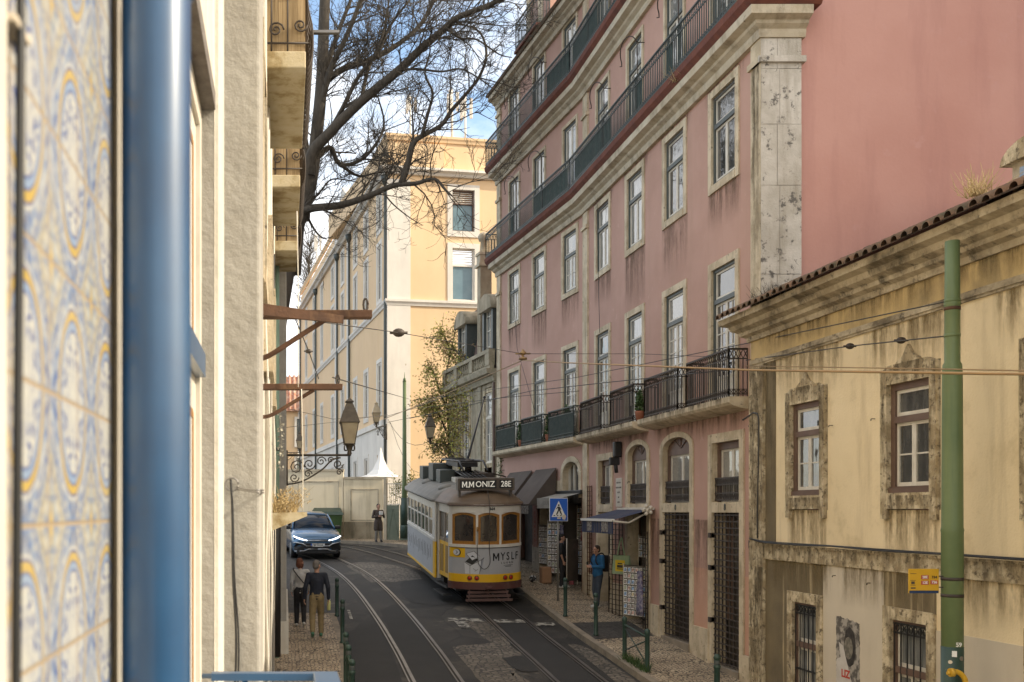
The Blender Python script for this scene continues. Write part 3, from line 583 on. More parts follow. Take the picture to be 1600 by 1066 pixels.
    # ground floor: fixed windows over doors with little iron guards, lintels and barred gates
    for gi, (c, w_, ar) in enumerate(G):
        fr = FR @ T(c, 0, 0); q = MB()
        if ar: arch_surround(q, w_, 1.36, .24, .18, -4, 1.72)
        else: surround(q, w_, 5.5, .18, False, M=T(0, 0, -4.16))
        q.build('surround', S['stone'], root, fr)
        q = MB(); q.box(-w_/2, w_/2, -.2, .028, -.05, .155); q.build('lintel', S['stone'], root, fr)
        q = MB(); h = 1.34 if not ar else 1.36; D = -.12
        q.box(-w_/2, -w_/2+.1, D-.05, D+.03, .155, h); q.box(w_/2-.1, w_/2, D-.05, D+.03, .155, h); q.box(-w_/2+.1, w_/2-.1, D-.05, D+.028, h-.14, h)
        if ar:
            a = arch_pts(w_, 1.36, .24); q.prism(a, D-.04, D+.02)
            for t in (.33, .5, .67): q.tube([(0, D+.03, 1.36), (-w_/2*math.cos(math.pi*t)*.95, D+.03, 1.36+.23*math.sin(math.pi*t))], .012, 4)
        wn = q.build('window', S['brown' if gi != 9 else 'frame'], root, fr)
        q = MB(); g = MB(); sash(q, g, -w_/2+.1, 0, .16, h-.14, D-.03); sash(q, g, 0, w_/2-.1, .16, h-.14, D-.03)
        q.build('sash', S['white'], wn, fr); g.build('pane', S['glassC'], wn, fr)
        q = MB()
        for z in (.2, .33, .5, .63): q.box(-w_/2, w_/2, -.06, -.035, z-.014, z+.014)
        n = int(w_/.075)
        for i in range(n+1):
            x = -w_/2+w_*i/n; q.tube([(x, -.05, .18), (x, -.05, .63)], .010, 4, False)
            if i < n: q.tube([(x, -.05, .5), (x+w_/n, -.05, .63)], .009, 4, False); q.tube([(x+w_/n, -.05, .5), (x, -.05, .63)], .009, 4, False); q.tube([(x, -.05, .2), (x+w_/n, -.05, .33)], .009, 4, False)
        q.build('window_guard', S['ironbrown'], root, fr)
        zb = [-3.08, -2.85, -2.78, -2.62][gi]
        q = MB(); q.box(-w_/2-.02, w_/2+.02, -.25, .06, zb-.25, zb); q.build('threshold', S['kerb'], root, fr)
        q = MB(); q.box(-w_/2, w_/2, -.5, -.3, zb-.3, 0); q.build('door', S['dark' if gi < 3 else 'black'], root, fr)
        if gi < 2:                                             # what shows behind the bars
            q = MB(); q.box(-w_/2+.05, -.02, -.29, -.26, zb, -.5); q.box(.45*w_/2, w_/2-.04, -.29, -.27, zb+.9, -.15); q.build('door_leaf', S['brown'], root, fr)
            q = MB(); q.box(.0, .42*w_/2, -.29, -.275, -1.2, -.2); q.build('pane', S['glassB'], root, fr)
            q = MB()
            for i in range(8): x = -w_/2+.02+(w_-.04)*i/7; q.box(x-.012, x+.012, -.05, -.026, zb+.03, -.06)
            n = 23
            for i in range(n+1): z = zb+.06+(-.1-zb-.06)*i/n; q.box(-w_/2-.02, w_/2+.02, -.026, -.012, z-.013, z+.013)
            for z in (-.5, -1.15, -2.2): q.box(w_/2, w_/2+.1, -.03, .06, z-.06, z+.04)
            q.build('security_grille', S['ironbrown'], root, fr)
    # green house numbers on the lintels
    for c, s_ in ((1.46, '8'), (3.92, '0')): text('house_number', s_, .17, S['iron'], root, FR @ T(c, .03, .05) @ RZ(math.pi), .006, .004)
    # shop openings of the far section
    q = MB(); arch_surround(q, 1.2, 1.1, .34, .18, .36, 1.6); q.build('surround', S['stone'], root, FL @ T(.96, 0, 0))
    q = MB(); q.box(-.62, .62, -.2, -.12, .2, .5); q.prism(arch_pts(1.2, 1.1, .34)+[(.6, .5), (-.6, .5)], -.26, -.2); wn = q.build('fanlight', S['glassB'], root, FL @ T(.96, 0, 0))
    q = MB(); 
    for x in (-.58, -.2, .18, .56): q.box(x-.025, x+.025, -.2, -.15, .5, 1.36)
    q.box(-.6, .6, -.2, -.16, .48, .54); q.build('glazing_bar', S['white'], wn, FL @ T(.96, 0, 0))
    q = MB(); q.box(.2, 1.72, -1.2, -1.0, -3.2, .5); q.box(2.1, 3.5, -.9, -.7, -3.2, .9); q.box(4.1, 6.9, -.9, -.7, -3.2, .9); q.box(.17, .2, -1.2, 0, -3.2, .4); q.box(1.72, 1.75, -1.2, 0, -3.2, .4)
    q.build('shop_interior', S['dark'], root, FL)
    q = MB(); q.box(3.5, 4.1, -.1, .06, -4, -1.15); q.build('plinth', S['palestone'], root, FL)
    for u0, u1, v0, zt in ((1.75, 2.1, -.1, .9), (6.9, LL-.4, -.05, 1.0), (3.44, 3.5, -.5, .9)): q = MB(); q.box(u0, u1, v0, .03, -4, zt); q.build('pier', S['stone'], root, FL)
    return root
PINK = pink()
# ------------------------------------------------------------------ the low yellow house on the right
def roof_tiles(mb, u0, u1, v0, z0, slope, rows, pitch=.21, r=.085, ln=.42):   # rows of barrel tiles climbing away from the eave (out -> in)
    rnd = random.Random(5)
    n = int((u1-u0)/pitch)
    for i in range(n+1):
        u = u0+pitch*i+rnd.uniform(-.012, .012)
        for k in range(rows):
            jz = rnd.uniform(-.008, .012); y0 = v0-k*ln*.86; z = z0+k*ln*.86*slope+jz
            y1 = y0-ln; z1 = z+ln*slope-.012
            ring = lambda y, zz, rr, a=0: [Vector((u+rr*math.cos(math.pi*q/6), y, zz+rr*math.sin(math.pi*q/6))) for q in range(7)]
            o = ring(y0, z, r); inn = ring(y0, z, r-.018); o2 = ring(y1, z1, r*.86)
            mb.loft([inn, o, o2], False, True, None, False)
    return mb
YF = fframe(8.42, 8.0, 0, 1); YL = 9.94
def yellow():
    root = thing('low_house', 'low ochre yellow house with stained stone window frames and clay tiled eave on the right', 'house', (8.42, 17.94, -3.4))
    WC = [8.06, 5.40, 2.75]                                     # window centres in u (depth = 8+u)
    holes = [(c-.62, c+.62, .0, 1.95) for c in WC]+[(8.1-.53, 8.1+.53, -4.4, -1.35), (5.42-.55, 5.42+.55, -4.4, -1.35), (2.75-.55, 2.75+.55, -4.4, -1.35)]
    q = MB(); wall_grid(q, 0, YL, -4.6, 3.3, holes, YF)
    q.quad((8.42, 17.94, -4.6), (8.72, 17.94, -4.6), (8.72, 17.94, 3.3), (8.42, 17.94, 3.3))
    q.quad((8.42, 8, -4.6), (17, 8, -4.6), (17, 8, 3.3), (8.42, 8, 3.3)); q.quad((17, 8, -4.6), (17, 17.85, -4.6), (17, 17.85, 3.3), (17, 8, 3.3))
    q.build('wall', S['yellow'], root, I4, False)
    # corner pilasters and stained panels
    q = MB(); q.box(9.42, YL-.003, -.1, .06, -4.6, 2.56); q.build('pilaster', S['stainstone'], root, YF)
    for u0, u1, z0, z1, m, nm in ((8.63, 9.42, -4.5, -.86, 'olive', 'stained_panel'), (7.56, 8.63, -1.345, -.86, 'olive', 'stained_panel'), (4.86, 5.975, -1.345, -.86, 'olive', 'stained_panel'), (5.975, 7.56, -4.5, -.86, 'patch', 'repainted_panel'), (1.0, 4.86, -4.5, -1.55, 'patch', 'repainted_panel'), (9.06, 9.42, -.58, 2.56, 'olive', 'stained_panel')):
        q = MB(); q.box(u0+.003, u1-.003, -.05, .010, z0, z1-.004); q.build(nm, S[m], root, YF)
    q = MB(); q.box(0, YL+.02, -.1, .035, -.85, -.585); q.box(0, YL+.02, -.1, .055, -.62, -.588); q.build('string_course', S['stainstone'], root, YF)
    # eaves cornice (kicked out at the far corner) and frieze
    prof = [(-.05, 3.02), (.06, 3.02), (.08, 3.1), (.16, 3.14), (.17, 3.2), (.27, 3.25), (.3, 3.33), (.42, 3.37), (.43, 3.47), (-.05, 3.47)]
    q = MB(); q.sweep([(8.42, 7.5), (8.42, YL+8.0), (8.9, YL+8.0)][::-1][::-1], prof); q.build('cornice', S['dirtycornice'], root)
    q = MB(); q.box(0, YL, -.05, .02, 2.68, 3.02); q.build('frieze', S['frieze'], root, YF)
    q = MB(); q.box(0, YL, -.05, .05, 2.60, 2.68); q.box(0, YL, -.05, .03, 2.565, 2.6); q.build('moulding', S['dirtycornice'], root, YF)
    # roof
    q = MB(); q.add([(0-.5, .5, 3.48), (YL+.42, .5, 3.48), (YL+.42, -4.2, 5.6), (-.5, -4.2, 5.6)], [(0, 1, 2, 3)]); q.add([(-.5, -4.2, 5.6), (YL+.42, -4.2, 5.6), (YL+.42, -8.4, 3.48), (-.5, -8.4, 3.48)], [(0, 1, 2, 3)])
    roof_tiles(q, -.4, YL+.36, .56, 3.47, .45, 11); q.build('roof', S['tile'], root, YF, False)
    # dormer
    M = YF @ T(4.4, -.95, 3.84); q = MB(); q.box(-.42, .42, -1.8, 0, -.3, .62); q.build('dormer', S['cornice'], root, M)
    q = MB(); q.loft([[Vector((.52*math.cos(math.pi*k/8)*s_, y, .6+.26*math.sin(math.pi*k/8)*s_)) for k in range(9)] for y, s_ in ((.1, 1), (-2.2, 1))]); q.build('dormer_roof', S['stainstone'], root, M)
    q = MB(); q.box(-.28, .28, -.02, .012, -.2, .52); q.build('dormer_window', S['glassB'], root, M)
    # windows with shaped stone frames
    for i, c in enumerate(WC):
        M = YF @ T(c, 0, .2346); w_, h = .92, 1.5; t = .135
        wn = window(root, M, 'y1', w_, h, 1.0, 1, 2, 'glassB', 'brown', 'white', ft=.09, st=0)
        if i: continue
        q = MB(); q.box(-w_/2-t, -w_/2, -.25, .05, -.36, h+.12); q.box(w_/2, w_/2+t, -.25, .05, -.36, h+.12); q.box(-w_/2, w_/2, -.25, .046, -.22, 0)
        top = [(-w_/2-t, h+.12), (-w_/2-t, h+.2), (-.42, h+.26), (-.33, h+.2), (-.22, h+.30), (-.10, h+.36), (0, h+.5), (.10, h+.36), (.22, h+.30), (.33, h+.2), (.42, h+.26), (w_/2+t, h+.2), (w_/2+t, h+.12), (w_/2, h+.12), (w_/2, h), (-w_/2, h), (-w_/2, h+.12)]
        q.prism(top, -.1, .045); q.build('surround', S['stainstone'], wn, M)
        b = MB(); b.box(-w_/2, w_/2, -.24, .02, 0, .07); b.build('sill', S['brown'], wn, M)
    for c in WC:
        stain(root, YF @ T(c, 0, .0), 1.25, 1.0, 'yellow', .006); stain(root, YF @ T(c, 0, 2.56), 2.2, .75, 'yellow', .007); stain(root, YF @ T(c, 0, .2), 1.0, .25, 'stone', .052); stain(root, YF @ T(c+.53, 0, 1.95), .16, 2.0, 'stone', .054); stain(root, YF @ T(c-.53, 0, 1.95), .16, 2.0, 'stone', .054); stain(root, YF @ T(c, 0, 2.0), .98, .25, 'stone', .049)
    for u in (1.2, 3.6, 6.0, 8.4): stain(root, YF @ T(u, 0, 3.02), 2.4, .34, 'yellow', .024); stain(root, YF @ T(u, 0, -.59), 2.4, .26, 'stone', .058); stain(root, YF @ T(u, 0, -.85), 2.3, .6, 'yellow', .013)
    stain(root, YF @ T(9.66, 0, 2.5), .5, 6.5, 'stone', .063); stain(root, YF @ T(9.24, 0, 2.9), .36, 3.3, 'stone', .013); stain(root, YF @ T(9.64, 0, -1), .5, 3.4, 'stone', .066)
    for c, w_ in ((8.1, .74), (5.42, .78), (2.75, .78)):
        M = YF @ T(c, 0, -4.2); h = 2.69
        wn = window(root, M, 'yb%.2f' % w_, w_, h, 2.0, 1, 3, 'glassA', 'brown', 'white', st=.17, stone='stainstone', base=False)
        q = MB()
        for k in range(6): x = -w_/2+.04+(w_-.08)*k/5; q.box(x-.008, x+.008, -.022, -.008, .1, h-.05)
        for z in (.9, 1.6, h-.18, h-.05): q.box(-w_/2, w_/2, -.034, -.018, z-.014, z+.014)
        for k in range(7): x = -w_/2+.05+(w_-.1)*(k+.5)/7; q.tube([(x+.035*math.cos(a*.9), -.02, h-.11+.045*math.sin(a*.9)) for a in range(8)], .008, 4)
        q.build('window_grille', S['black'], root, M)
    return root
YEL = yellow()
# torn street poster, hooks, cables along the yellow house
def yellow_extras():
    m1 = mat('faded_grey_print', (.10, .09, .08), (.36, .33, .29), 9, .9, ramp=(.44, .56), detail=9)
    m2 = mat('torn_white_paper', (.58, .55, .51), (.50, .46, .42), 6, .9); m3 = mat('red_marker', (.45, .05, .03)); m4 = mat('soft_grey_halo_glue', (.36, .31, .24), (.42, .37, .29), 5, .9)
    M = YF @ T(6.86, .012, -1.62)
    root = thing('poster', 'torn grey portrait poster with red letters on the cream panel between two barred windows', 'poster', M)
    rnd = random.Random(4)
    def rag(pts, j=.014):
        out = []
        for (a, b), (c, d) in zip(pts, pts[1:]+pts[:1]):
            n = max(2, int(math.hypot(c-a, d-b)/.04))
            for i in range(n): out.append((a+(c-a)*i/n+rnd.uniform(-j, j), b+(d-b)*i/n+rnd.uniform(-j, j)))
        return out
    # poster is seen with u running right-to-left: negative x is to the right in the photograph
    q = MB(); q.prism(rag([(.32, .02), (-.30, -.04), (-.30, -1.9), (.30, -1.9)]), 0, .003); q.build('print', m1, root, M)
    q = MB(); q.prism([(.2*math.sin(a*.6285)*.8-.05, -.42+.3*math.cos(a*.6285)) for a in range(10)], .003, .005); q.build('dark_hair', mat('black_print', (.02, .018, .016), (.06, .05, .045), 12, .9), root, M)
    q = MB(); q.prism([(.115*math.sin(a*.6285)-.02, -.44+.17*math.cos(a*.6285)) for a in range(10)], .005, .007); q.build('face_print', mat('grey_face_print', (.22, .20, .16), (.12, .11, .09), 14, .9, ramp=(.42, .58)), root, M)
    q = MB(); q.prism(rag([(.24, -.38), (.13, -.42), (-.03, -.75), (-.2, -1.2), (-.3, -1.9), (-.16, -1.9), (.02, -1.35), (.16, -1.15), (.24, -1.45), (.3, -1.9), (.34, -1.9), (.3, -.95), (.3, -.65), (.18, -.6)], .008), .007, .010); q.build('torn_paper', m2, root, M)
    text('red_letters', 'LIZ', .16, m3, root, M @ T(.05, .011, -.84) @ RZ(math.pi), .006, .002); 
    q = MB()
    for a in range(14): x, z = -.12+.09*math.cos(a*.45), -1.15+.1*math.sin(a*.45); q.box(x-.012, x+.012, .0102, .0125, z-.012, z+.012)
    q.build('red_stamp', m3, root, M)
    for k, (u, z) in enumerate(((7.2, -1.0), (6.3, -1.05), (7.3, 1.3), (6.2, 1.3))):
        q = MB(); q.tube([(u, .0, z), (u, .055, z), (u, .06, z-.012)], .006, 5); q.ball((u, .06, z-.018), .010, n=4)
        tag(q.build('wall_hook', S['ironbrown'], None, YF), ['small iron hook at the top left of the cream wall panel', 'small iron hook at the top right of the cream wall panel', 'iron hook beside the far yellow house window', 'iron hook beside the near yellow house window'][k], 'hook', 'hooks on the yellow wall')
    for k, (dz, r) in enumerate(((0, .013), (.02, .009))):
        q = MB(); q.tube(spline([(9.9, .05+dz, -.52+dz*.5), (9.3, .07, -.565+dz), (8, .07, -.568+dz), (7.2, .07, -.553+dz*.4), (6, .07, -.57+dz), (4.5, .07, -.562+dz*.6), (2, .07, -.568+dz), (0, .07, -.566+dz)], 5), r, 6)
        tag(q.build('wall_cable', S['black'], None, YF), ['thick black cable lying on the string course of the yellow house', 'thinner black cable running above the thick one on the yellow house'][k], 'cable')
    q = MB(); q.tube(spline([(8.25, 17.95, 1.62), (8.36, 17.9, 1.7), (8.36, 17.7, 1.72), (8.36, 17.55, 1.5), (8.36, 17.6, 0), (8.36, 17.6, -.5)], 5), .016, 6)
    tag(q.build('wall_cable', S['black']), 'black cable dropping down the stained corner pilaster of the yellow house', 'cable')
    q = MB(); q.tube(spline([(8.56, 18.35, 1.55), (8.55, 18.27, 1.4), (8.55, 18.27, 0), (8.55, 18.26, -.7), (8.55, 18.18, -.86), (8.5, 18.02, -.86), (8.4, 17.98, -.7), (8.37, 17.92, -.55)], 6), .022, 6)
    tag(q.build('wall_cable', S['black']), 'dark cable looping in a U at the joint of the pink and yellow houses', 'cable')
yellow_extras()
# ------------------------------------------------------------------ old grey house with mansard dormers beyond the pink building
GL = 6.3; gd = Vector((-.115, 1)).normalized(); GF = fframe(7.76, 36.46, gd.x, gd.y)
def greyhouse():
    root = thing('old_house', 'narrow old grey house with mossy balustrade, mansard dormers and climbing creeper beyond the pink building', 'house', (7.76, 36.46, -2.0))
    q = MB(); holes = [(.45, 1.4, .8, 4.6), (3.3, 4.25, .8, 4.6), (2.2, 3.0, -3, -.1)]
    wall_grid(q, 0, GL, -3, 5.1, holes, GF)
    q.quad((GL, 0, -3), (GL, -9, -3), (GL, -9, 5.1), (GL, 0, 5.1), GF); q.quad((0, -9, -3), (GL, -9, -3), (GL, -9, 5.1), (0, -9, 5.1), GF); q.quad((0, 0, 5.1), (GL, 0, 5.1), (GL, -9, 5.1), (0, -9, 5.1), GF)
    q.build('wall', S['greyplaster'], root, I4, False)
    for u in (.0, GL-.45, 1.75):
        q = MB(); q.box(u, u+.4, -.1, .05, -3, 4.95); q.build('pilaster', S['moss'], root, GF)
    for c in (.92, 3.77):
        M = GF @ T(c, 0, 1.75); wn = window(root, M, 'gh', .85, 2.65, 1.7, 1, 3, 'glassA', 'white', 'white', ft=.05, stone='stainstone', st=.16)
    q = MB(); q.box(2.2, 3.0, -.2, -.12, -3, -.1); q.build('door', S['white'], root, GF)
    q = MB(); q.sweep([(0, 0), (GL+.05, 0)], [(-.05, 4.75), (.1, 4.75), (.14, 4.95), (.35, 5.02), (.4, 5.2), (-.05, 5.2)]); q.build('cornice', S['moss'], root, GF)
    q = MB(); q.box(0, GL, .1, .26, 5.2, 5.32); q.box(0, GL, .06, .3, 5.78, 5.92)
    q.build('parapet', S['moss'], root, GF)
    for u0, u1 in ((0, .5), (2.1, 2.5), (4.2, 4.6), (GL-.4, GL)):
        p = MB(); p.box(u0, u1, .07, .29, 5.32, 5.78); p.build('parapet_pier', S['moss'], root, GF)
    for u0, u1 in ((.5, 2.1), (2.5, 4.2), (4.6, GL-.4)):
        n = 7
        for i in range(n):
            u = u0+(u1-u0)*(i+.5)/n; p = MB(); p.lathe([(.05, 5.32), (.04, 5.38), (.075, 5.47), (.035, 5.6), (.045, 5.72), (.06, 5.78)], (u, .18, 0), 8); p.build('baluster', S['moss'], root, GF)
    q = MB(); q.loft([[(-.0, -.05, 5.2), (GL, -.05, 5.2), (GL, -9, 5.2), (0, -9, 5.2)], [(.0, -.75, 8.3), (GL-.5, -.75, 8.3), (GL-.5, -8.5, 8.3), (0, -8.5, 8.3)], [(.0, -2, 8.9), (GL-1.2, -2, 8.9), (GL-1.2, -7.5, 8.9), (0, -7.5, 8.9)]], True, False); q.build('mansard_roof', S['slate'], root, GF)
    for c in (1.05, 4.3):
        M = GF @ T(c, -.02, 5.4)
        q = MB(); q.box(-.62, -.42, -1.2, .03, 0, 2.0); q.box(.42, .62, -1.2, .03, 0, 2.0)
        a = arch_pts(.84, 2.0, .35); b = arch_pts(1.24, 2.0, .55)
        for i in range(len(a)-1):
            z = [a[i], a[i+1], b[i+1], b[i]]; q.add([(x, y, zz) for y in (-1.2, .03) for x, zz in z], [(0, 1, 2, 3), (7, 6, 5, 4), (0, 4, 5, 1), (1, 5, 6, 2), (2, 6, 7, 3), (3, 7, 4, 0)])
        q.build('dormer', S['frame'], root, M)
        q = MB(); q.loft([[Vector((.78*math.cos(math.pi*k/8), y, 2.1+.62*math.sin(math.pi*k/8))) for k in range(9)] for y in (.16, -1.4)]); q.build('dormer_hood', S['greyplaster'], root, M)
        q = MB(); q.prism(arch_pts(.84, 1.95, .33)+[(.42, .1), (-.42, .1)], -.16, -.12); wn = q.build('dormer_window', S['glassA'], root, M)
        q = MB(); 
        for x in (-.42, -.02, .38): q.box(x, x+.04, -.12, -.07, .1, 2.1)
        for z in (.1, .75, 1.35, 1.9): q.box(-.42, .42, -.115, -.075, z, z+.035)
        q.build('sash', S['white'], wn, M)
    # chimney between the dormers
    M = GF @ T(2.5, -.22, 5.2); q = MB(); q.box(-.2, .2, -.35, .1, 0, 4.3); ch = q.build('chimney', S['greyplaster'], root, M)
    q = MB(); q.box(-.28, .28, -.43, .18, 4.3, 4.42); q.box(-.22, .22, -.37, .12, 4.42, 4.75); q.box(-.26, .26, -.41, .16, 4.75, 4.85); q.build('chimney_cap', S['cornice'], ch, M)
    q = MB(); q.lathe([(.12, 4.85), (.16, 4.95), (.13, 5.3), (.2, 5.34), (.24, 5.5), (.16, 5.62), (.05, 5.68)], (0, -.1, 0), 12); q.build('chimney_pot', S['cornice'], ch, M)
    q = MB(); q.tube([(.06, .09, -2), (.06, .09, 4.7)], .05, 8); q.build('downpipe', S['slate'], root, GF)
    return root
greyhouse()
# ------------------------------------------------------------------ apricot institutional building
OL = Vector((-.104, 1)).normalized(); OFL = fframe(5.38, 52, OL.x, OL.y); OFR = fframe(14.5, 53.65, -.983, -.1776)
OLen = 38.0; ORen = 9.27
def orange():
    root = thing('apricot_building', 'large apricot building with white corner band and grey window frames behind the bare tree', 'building', (5.38, 52, -1.2))
    q = MB(); ucols = [2.2, 6.1, 9.7, 14.6, 19.0, 24.5, 29.0, 34]; rows = [(5.3, 2.7), (11.4, 3.0), (15.2, 2.0), (.2, 2.8)]
    holes = [(c-.55, c+.55, z, z+h) for c in ucols for z, h in rows]
    wall_grid(q, 0, OLen, 4.6, 17.9, holes, OFL); q.build('wall', S['orange'], root, I4, False)
    q = MB(); wall_grid(q, 0, OLen, -2, 4.6, holes, OFL); q.build('base_wall', S['orangewhite'], root, I4, False)
    RW = [ORen-(1.22*0+4.15), ORen-7.2]
    q = MB(); hr = [(c-.62, c+.62, z, z+h) for c in RW for z, h in ((11.1, 2.75), (14.75, 2.2))]
    wall_grid(q, 0, ORen, -2, 17.9, hr, OFR); q.quad((0, 0, -2), (0, -12, -2), (0, -12, 17.9), (0, 0, 17.9), OFR)
    q.build('wall', S['orange'], root, I4, False)
    q = MB(); q.box(ORen-1.22, ORen+.04, -.3, .05, -2, 17.3); q.build('corner_band', S['orangewhite'], root, OFR)
    # attic, eaves line, string courses
    q = MB(); q.box(0, ORen+.0, -14, -.0, 17.9, 19.4); q.build('parapet', S['orange'], root, OFR @ T(0, -.02, 0))
    q = MB(); q.box(0, OLen, -3, -.02, 17.9, 19.2); q.build('parapet', S['orange'], root, OFL)
    pc = [(OL.x*OLen+5.38, OL.y*OLen+52), (5.38, 52), (14.5, 53.65)][::-1]
    for z, k in ((17.55, .45), (10.7, .16), (19.35, .14)):
        q = MB(); q.sweep(pc, [(-.05, z), (k*.4, z), (k*.6, z+.12), (k, z+.2), (k, z+.32), (-.05, z+.34)]); q.build('string_course', S['orangewhite'] if z != 19.35 else S['orange'], root)
    q = MB(); q.box(0, OLen, -.05, .1, 4.5, 4.8); q.build('string_course', S['orangewhite'], root, OFL)
    # windows of the street side
    for c in ucols:
        for z, h in rows:
            M = OFL @ T(c, 0, z); wn = window(root, M, 'o%.1f' % h, 1.1, h, 0, 1, 3, 'glassB', 'orangewhite', 'white', ft=.08, stone='orangewhite', st=.22)
    # louvred windows of the end facing the camera
    for c in RW:
        for z, h in ((11.1, 2.75), (14.75, 2.2)):
            M = OFR @ T(c, 0, z); q = MB(); w_ = 1.24
            q.box(-w_/2, -w_/2+.07, -.25, -.1, 0, h); q.box(w_/2-.07, w_/2, -.25, -.1, 0, h); q.box(-w_/2, w_/2, -.25, -.11, 0, .07); q.box(-w_/2, w_/2, -.25, -.11, h-.07, h); q.box(-w_/2, w_/2, -.25, -.11, h*.66, h*.66+.07)
            wn = q.build('window', S['brown'] if h < 2.5 else S['orangewhite'], root, M)
            q = MB(); q.box(-w_/2+.07, w_/2-.07, -.22, -.2, .07, h*.66); q.build('pane', mat('sky_blue_pane', (.16, .25, .30), (.11, .19, .24), 1, .08) if 'sky_blue_pane' not in bpy.data.materials else bpy.data.materials['sky_blue_pane'], wn, M)
            q = MB()
            for k in range(6): zz = h*.69+(h*.29)*k/6; q.add([(-w_/2+.07, -.22, zz+.08), (w_/2-.07, -.22, zz+.08), (w_/2-.07, -.14, zz), (-w_/2+.07, -.14, zz)], [(0, 1, 2, 3)])
            q.build('louvre', S['orangewhite'], wn, M)
            q = MB(); surround(q, w_, h, .27, True, .05, .3, .3); q.build('surround', S['orangewhite'], wn, M)
    # downpipes
    for u in (.12, 11.4, 16.3, 27.2, 37.6):
        q = MB(); q.tube([(u, .12, -2), (u, .12, 17.5)], .075, 8); q.lathe([(.07, 17.0), (.2, 17.3), (.22, 17.5)], (u, .14, 0), 8); q.build('downpipe', S['frame'], root, OFL)
    for u in (11.9, 16.9):
        q = MB(); q.box(u, u+.8, -.1, .06, -2, 17.5); q.build('pilaster', S['orangewhite'], root, OFL)
    # pediment block half way along
    q = MB(); q.prism([(11.5, 17.9), (18, 17.9), (18, 19.8), (14.8, 21.6), (11.5, 19.8)], -2, .02); q.build('gable', S['orangewhite'], root, OFL)
    return root
orange()
def far_side():
    # boundary wall, gate, far houses to the left
    pts = [(4.5, 45.6), (2.72, 45.85), (2.70, 45.86), (.1, 46.2), (-6, 47)]
    def wl(name, a, b, zt, lab):
        d = Vector(b)-Vector(a); L_ = d.length; M = fframe(a[0], a[1], d.x, d.y)
        root = thing(name, lab, 'wall', M)
        q = MB(); q.box(0, L_, -.3, 0, -2.2, zt); q.build('wall_panel', S['cream'], root, M)
        q = MB(); q.box(-.02, L_, -.33, .04, zt, zt+.1); q.build('coping', S['cornice'], root, M)
        q = MB(); q.box(0.005, L_-.005, -.05, .03, -2.2, -.55); q.build('plinth', S['greyplaster'], root, M)
        k = max(1, int(L_/1.9))
        for i in range(k):
            q = MB(); u0 = .2+(L_-.3)*i/k; u1 = (L_-.3)*(i+1)/k
            for x0, x1, z0, z1 in ((u0, u1, zt-.5, zt-.45), (u0, u1, -.5, -.45), (u0, u0+.05, -.45, zt-.5), (u1-.05, u1, -.45, zt-.5)): q.box(x0, x1, -.02, .018, z0, z1)
            q.build('panel_moulding', S['cornice'], root, M)
    wl('boundary_wall', pts[0], pts[1], 1.42, 'lower sunlit cream boundary wall, next to the green gate')
    wl('boundary_wall', pts[2], pts[4], 1.78, 'taller sunlit cream boundary wall behind the parked cars side of the street, left of the lower wall')
    M = fframe(5.75, 44.55, -1.2, .42); root = thing('gate', 'double green metal gate under a white railing between the cream wall and the tram', 'gate', M)
    gm = mat('grey_green_gate_paint', (.14, .17, .125), (.19, .215, .16), 3, .6)
    for u0 in (.05, .65):
        q = MB(); q.box(u0, u0+.56, -.05, 0, -1.36, .22); lf = q.build('gate_leaf', gm, root, M)
        q = MB()
        for k in range(5): q.box(u0+.05, u0+.5, 0, .012, -1.2+k*.26, -1.19+k*.26)
        q.tube([(u0+.05, .01, -1.2), (u0+.28, .01, .1), (u0+.5, .01, -1.2)], .012, 4); q.box(u0, u0+.56, 0, .02, .02, .22); q.build('gate_bracing', gm, lf, M)
    q = MB()
    for k in range(13): x = .05+1.15*k/12; q.tube([(x, -.02, .22), (x, -.02, 1.18)], .014, 4)
    q.box(.03, 1.22, -.04, 0, 1.16, 1.2); q.box(.03, 1.22, -.04, 0, .24, .28); q.build('railing', S['white'], root, M)
    q = MB(); q.box(1.22, 1.36, -.2, .04, -1.5, 1.5); q.build('gate_post', S['cornice'], root, M)
    q = MB(); q.box(-.35, .02, -.25, .05, -1.5, 1.0); q.build('gate_pier', S['cream'], root, M)
    # pointed white canopy seen above the wall
    q = MB(); q.loft([[Vector((1.1*k*math.cos(a)*1.0+(.0), 1.1*k*math.sin(a), z)) for a in [math.pi/4+math.pi/2*j for j in range(4)]] for k, z in ((1, 0), (.62, .12), (.36, .35), (.16, .8), (.02, 1.4))], True, False)
    tag(q.build('canopy', mat('white_canvas', (.78, .76, .72), rough=.8), None, T(4.55, 47.2, 1.55) @ RZ(.5)), 'pointed white canvas canopy rising behind the gate', 'canopy')
    # houses at the far left end of the street
    root = thing('distant_house', 'distant orange house with a striped tile roof at the left end of the street', 'house', (0, 92, 0))
    q = MB(); q.box(-12, 2.2, 92, 100, -2, 9.2); q.build('wall', S['orange'], root)
    q = MB(); q.box(1.2, 2.22, 91.9, 92.2, -2, 9.2); q.build('pilaster', S['orangewhite'], root)
    q = MB(); q.add([(-12.3, 91.4, 9.1), (2.5, 91.4, 9.1), (2.5, 97, 13.0), (-12.3, 97, 13)], [(0, 1, 2, 3)])
    for k in range(34): u = -12+k*.43; q.tube([(u, 91.4, 9.18), (u, 97, 13.06)], .12, 5)
    q.build('roof', mat('striped_clay_roof', (.42, .16, .09), (.55, .42, .33), 2, .9), root, I4, False)
    for x, z in ((1.55, 2.4), (-1.2, 2.4), (1.55, 6), (-1.2, 6)):
        q = MB(); q.box(x-.45, x+.45, 91.85, 91.95, z, z+2.4); w_ = q.build('window', S['glassB'], root)
        q = MB(); surround(q, .9, 2.4, .2, True, .1, .02, M=None); q.build('frame', S['orangewhite'], w_, T(x, 91.9, z) @ RZ(math.pi))
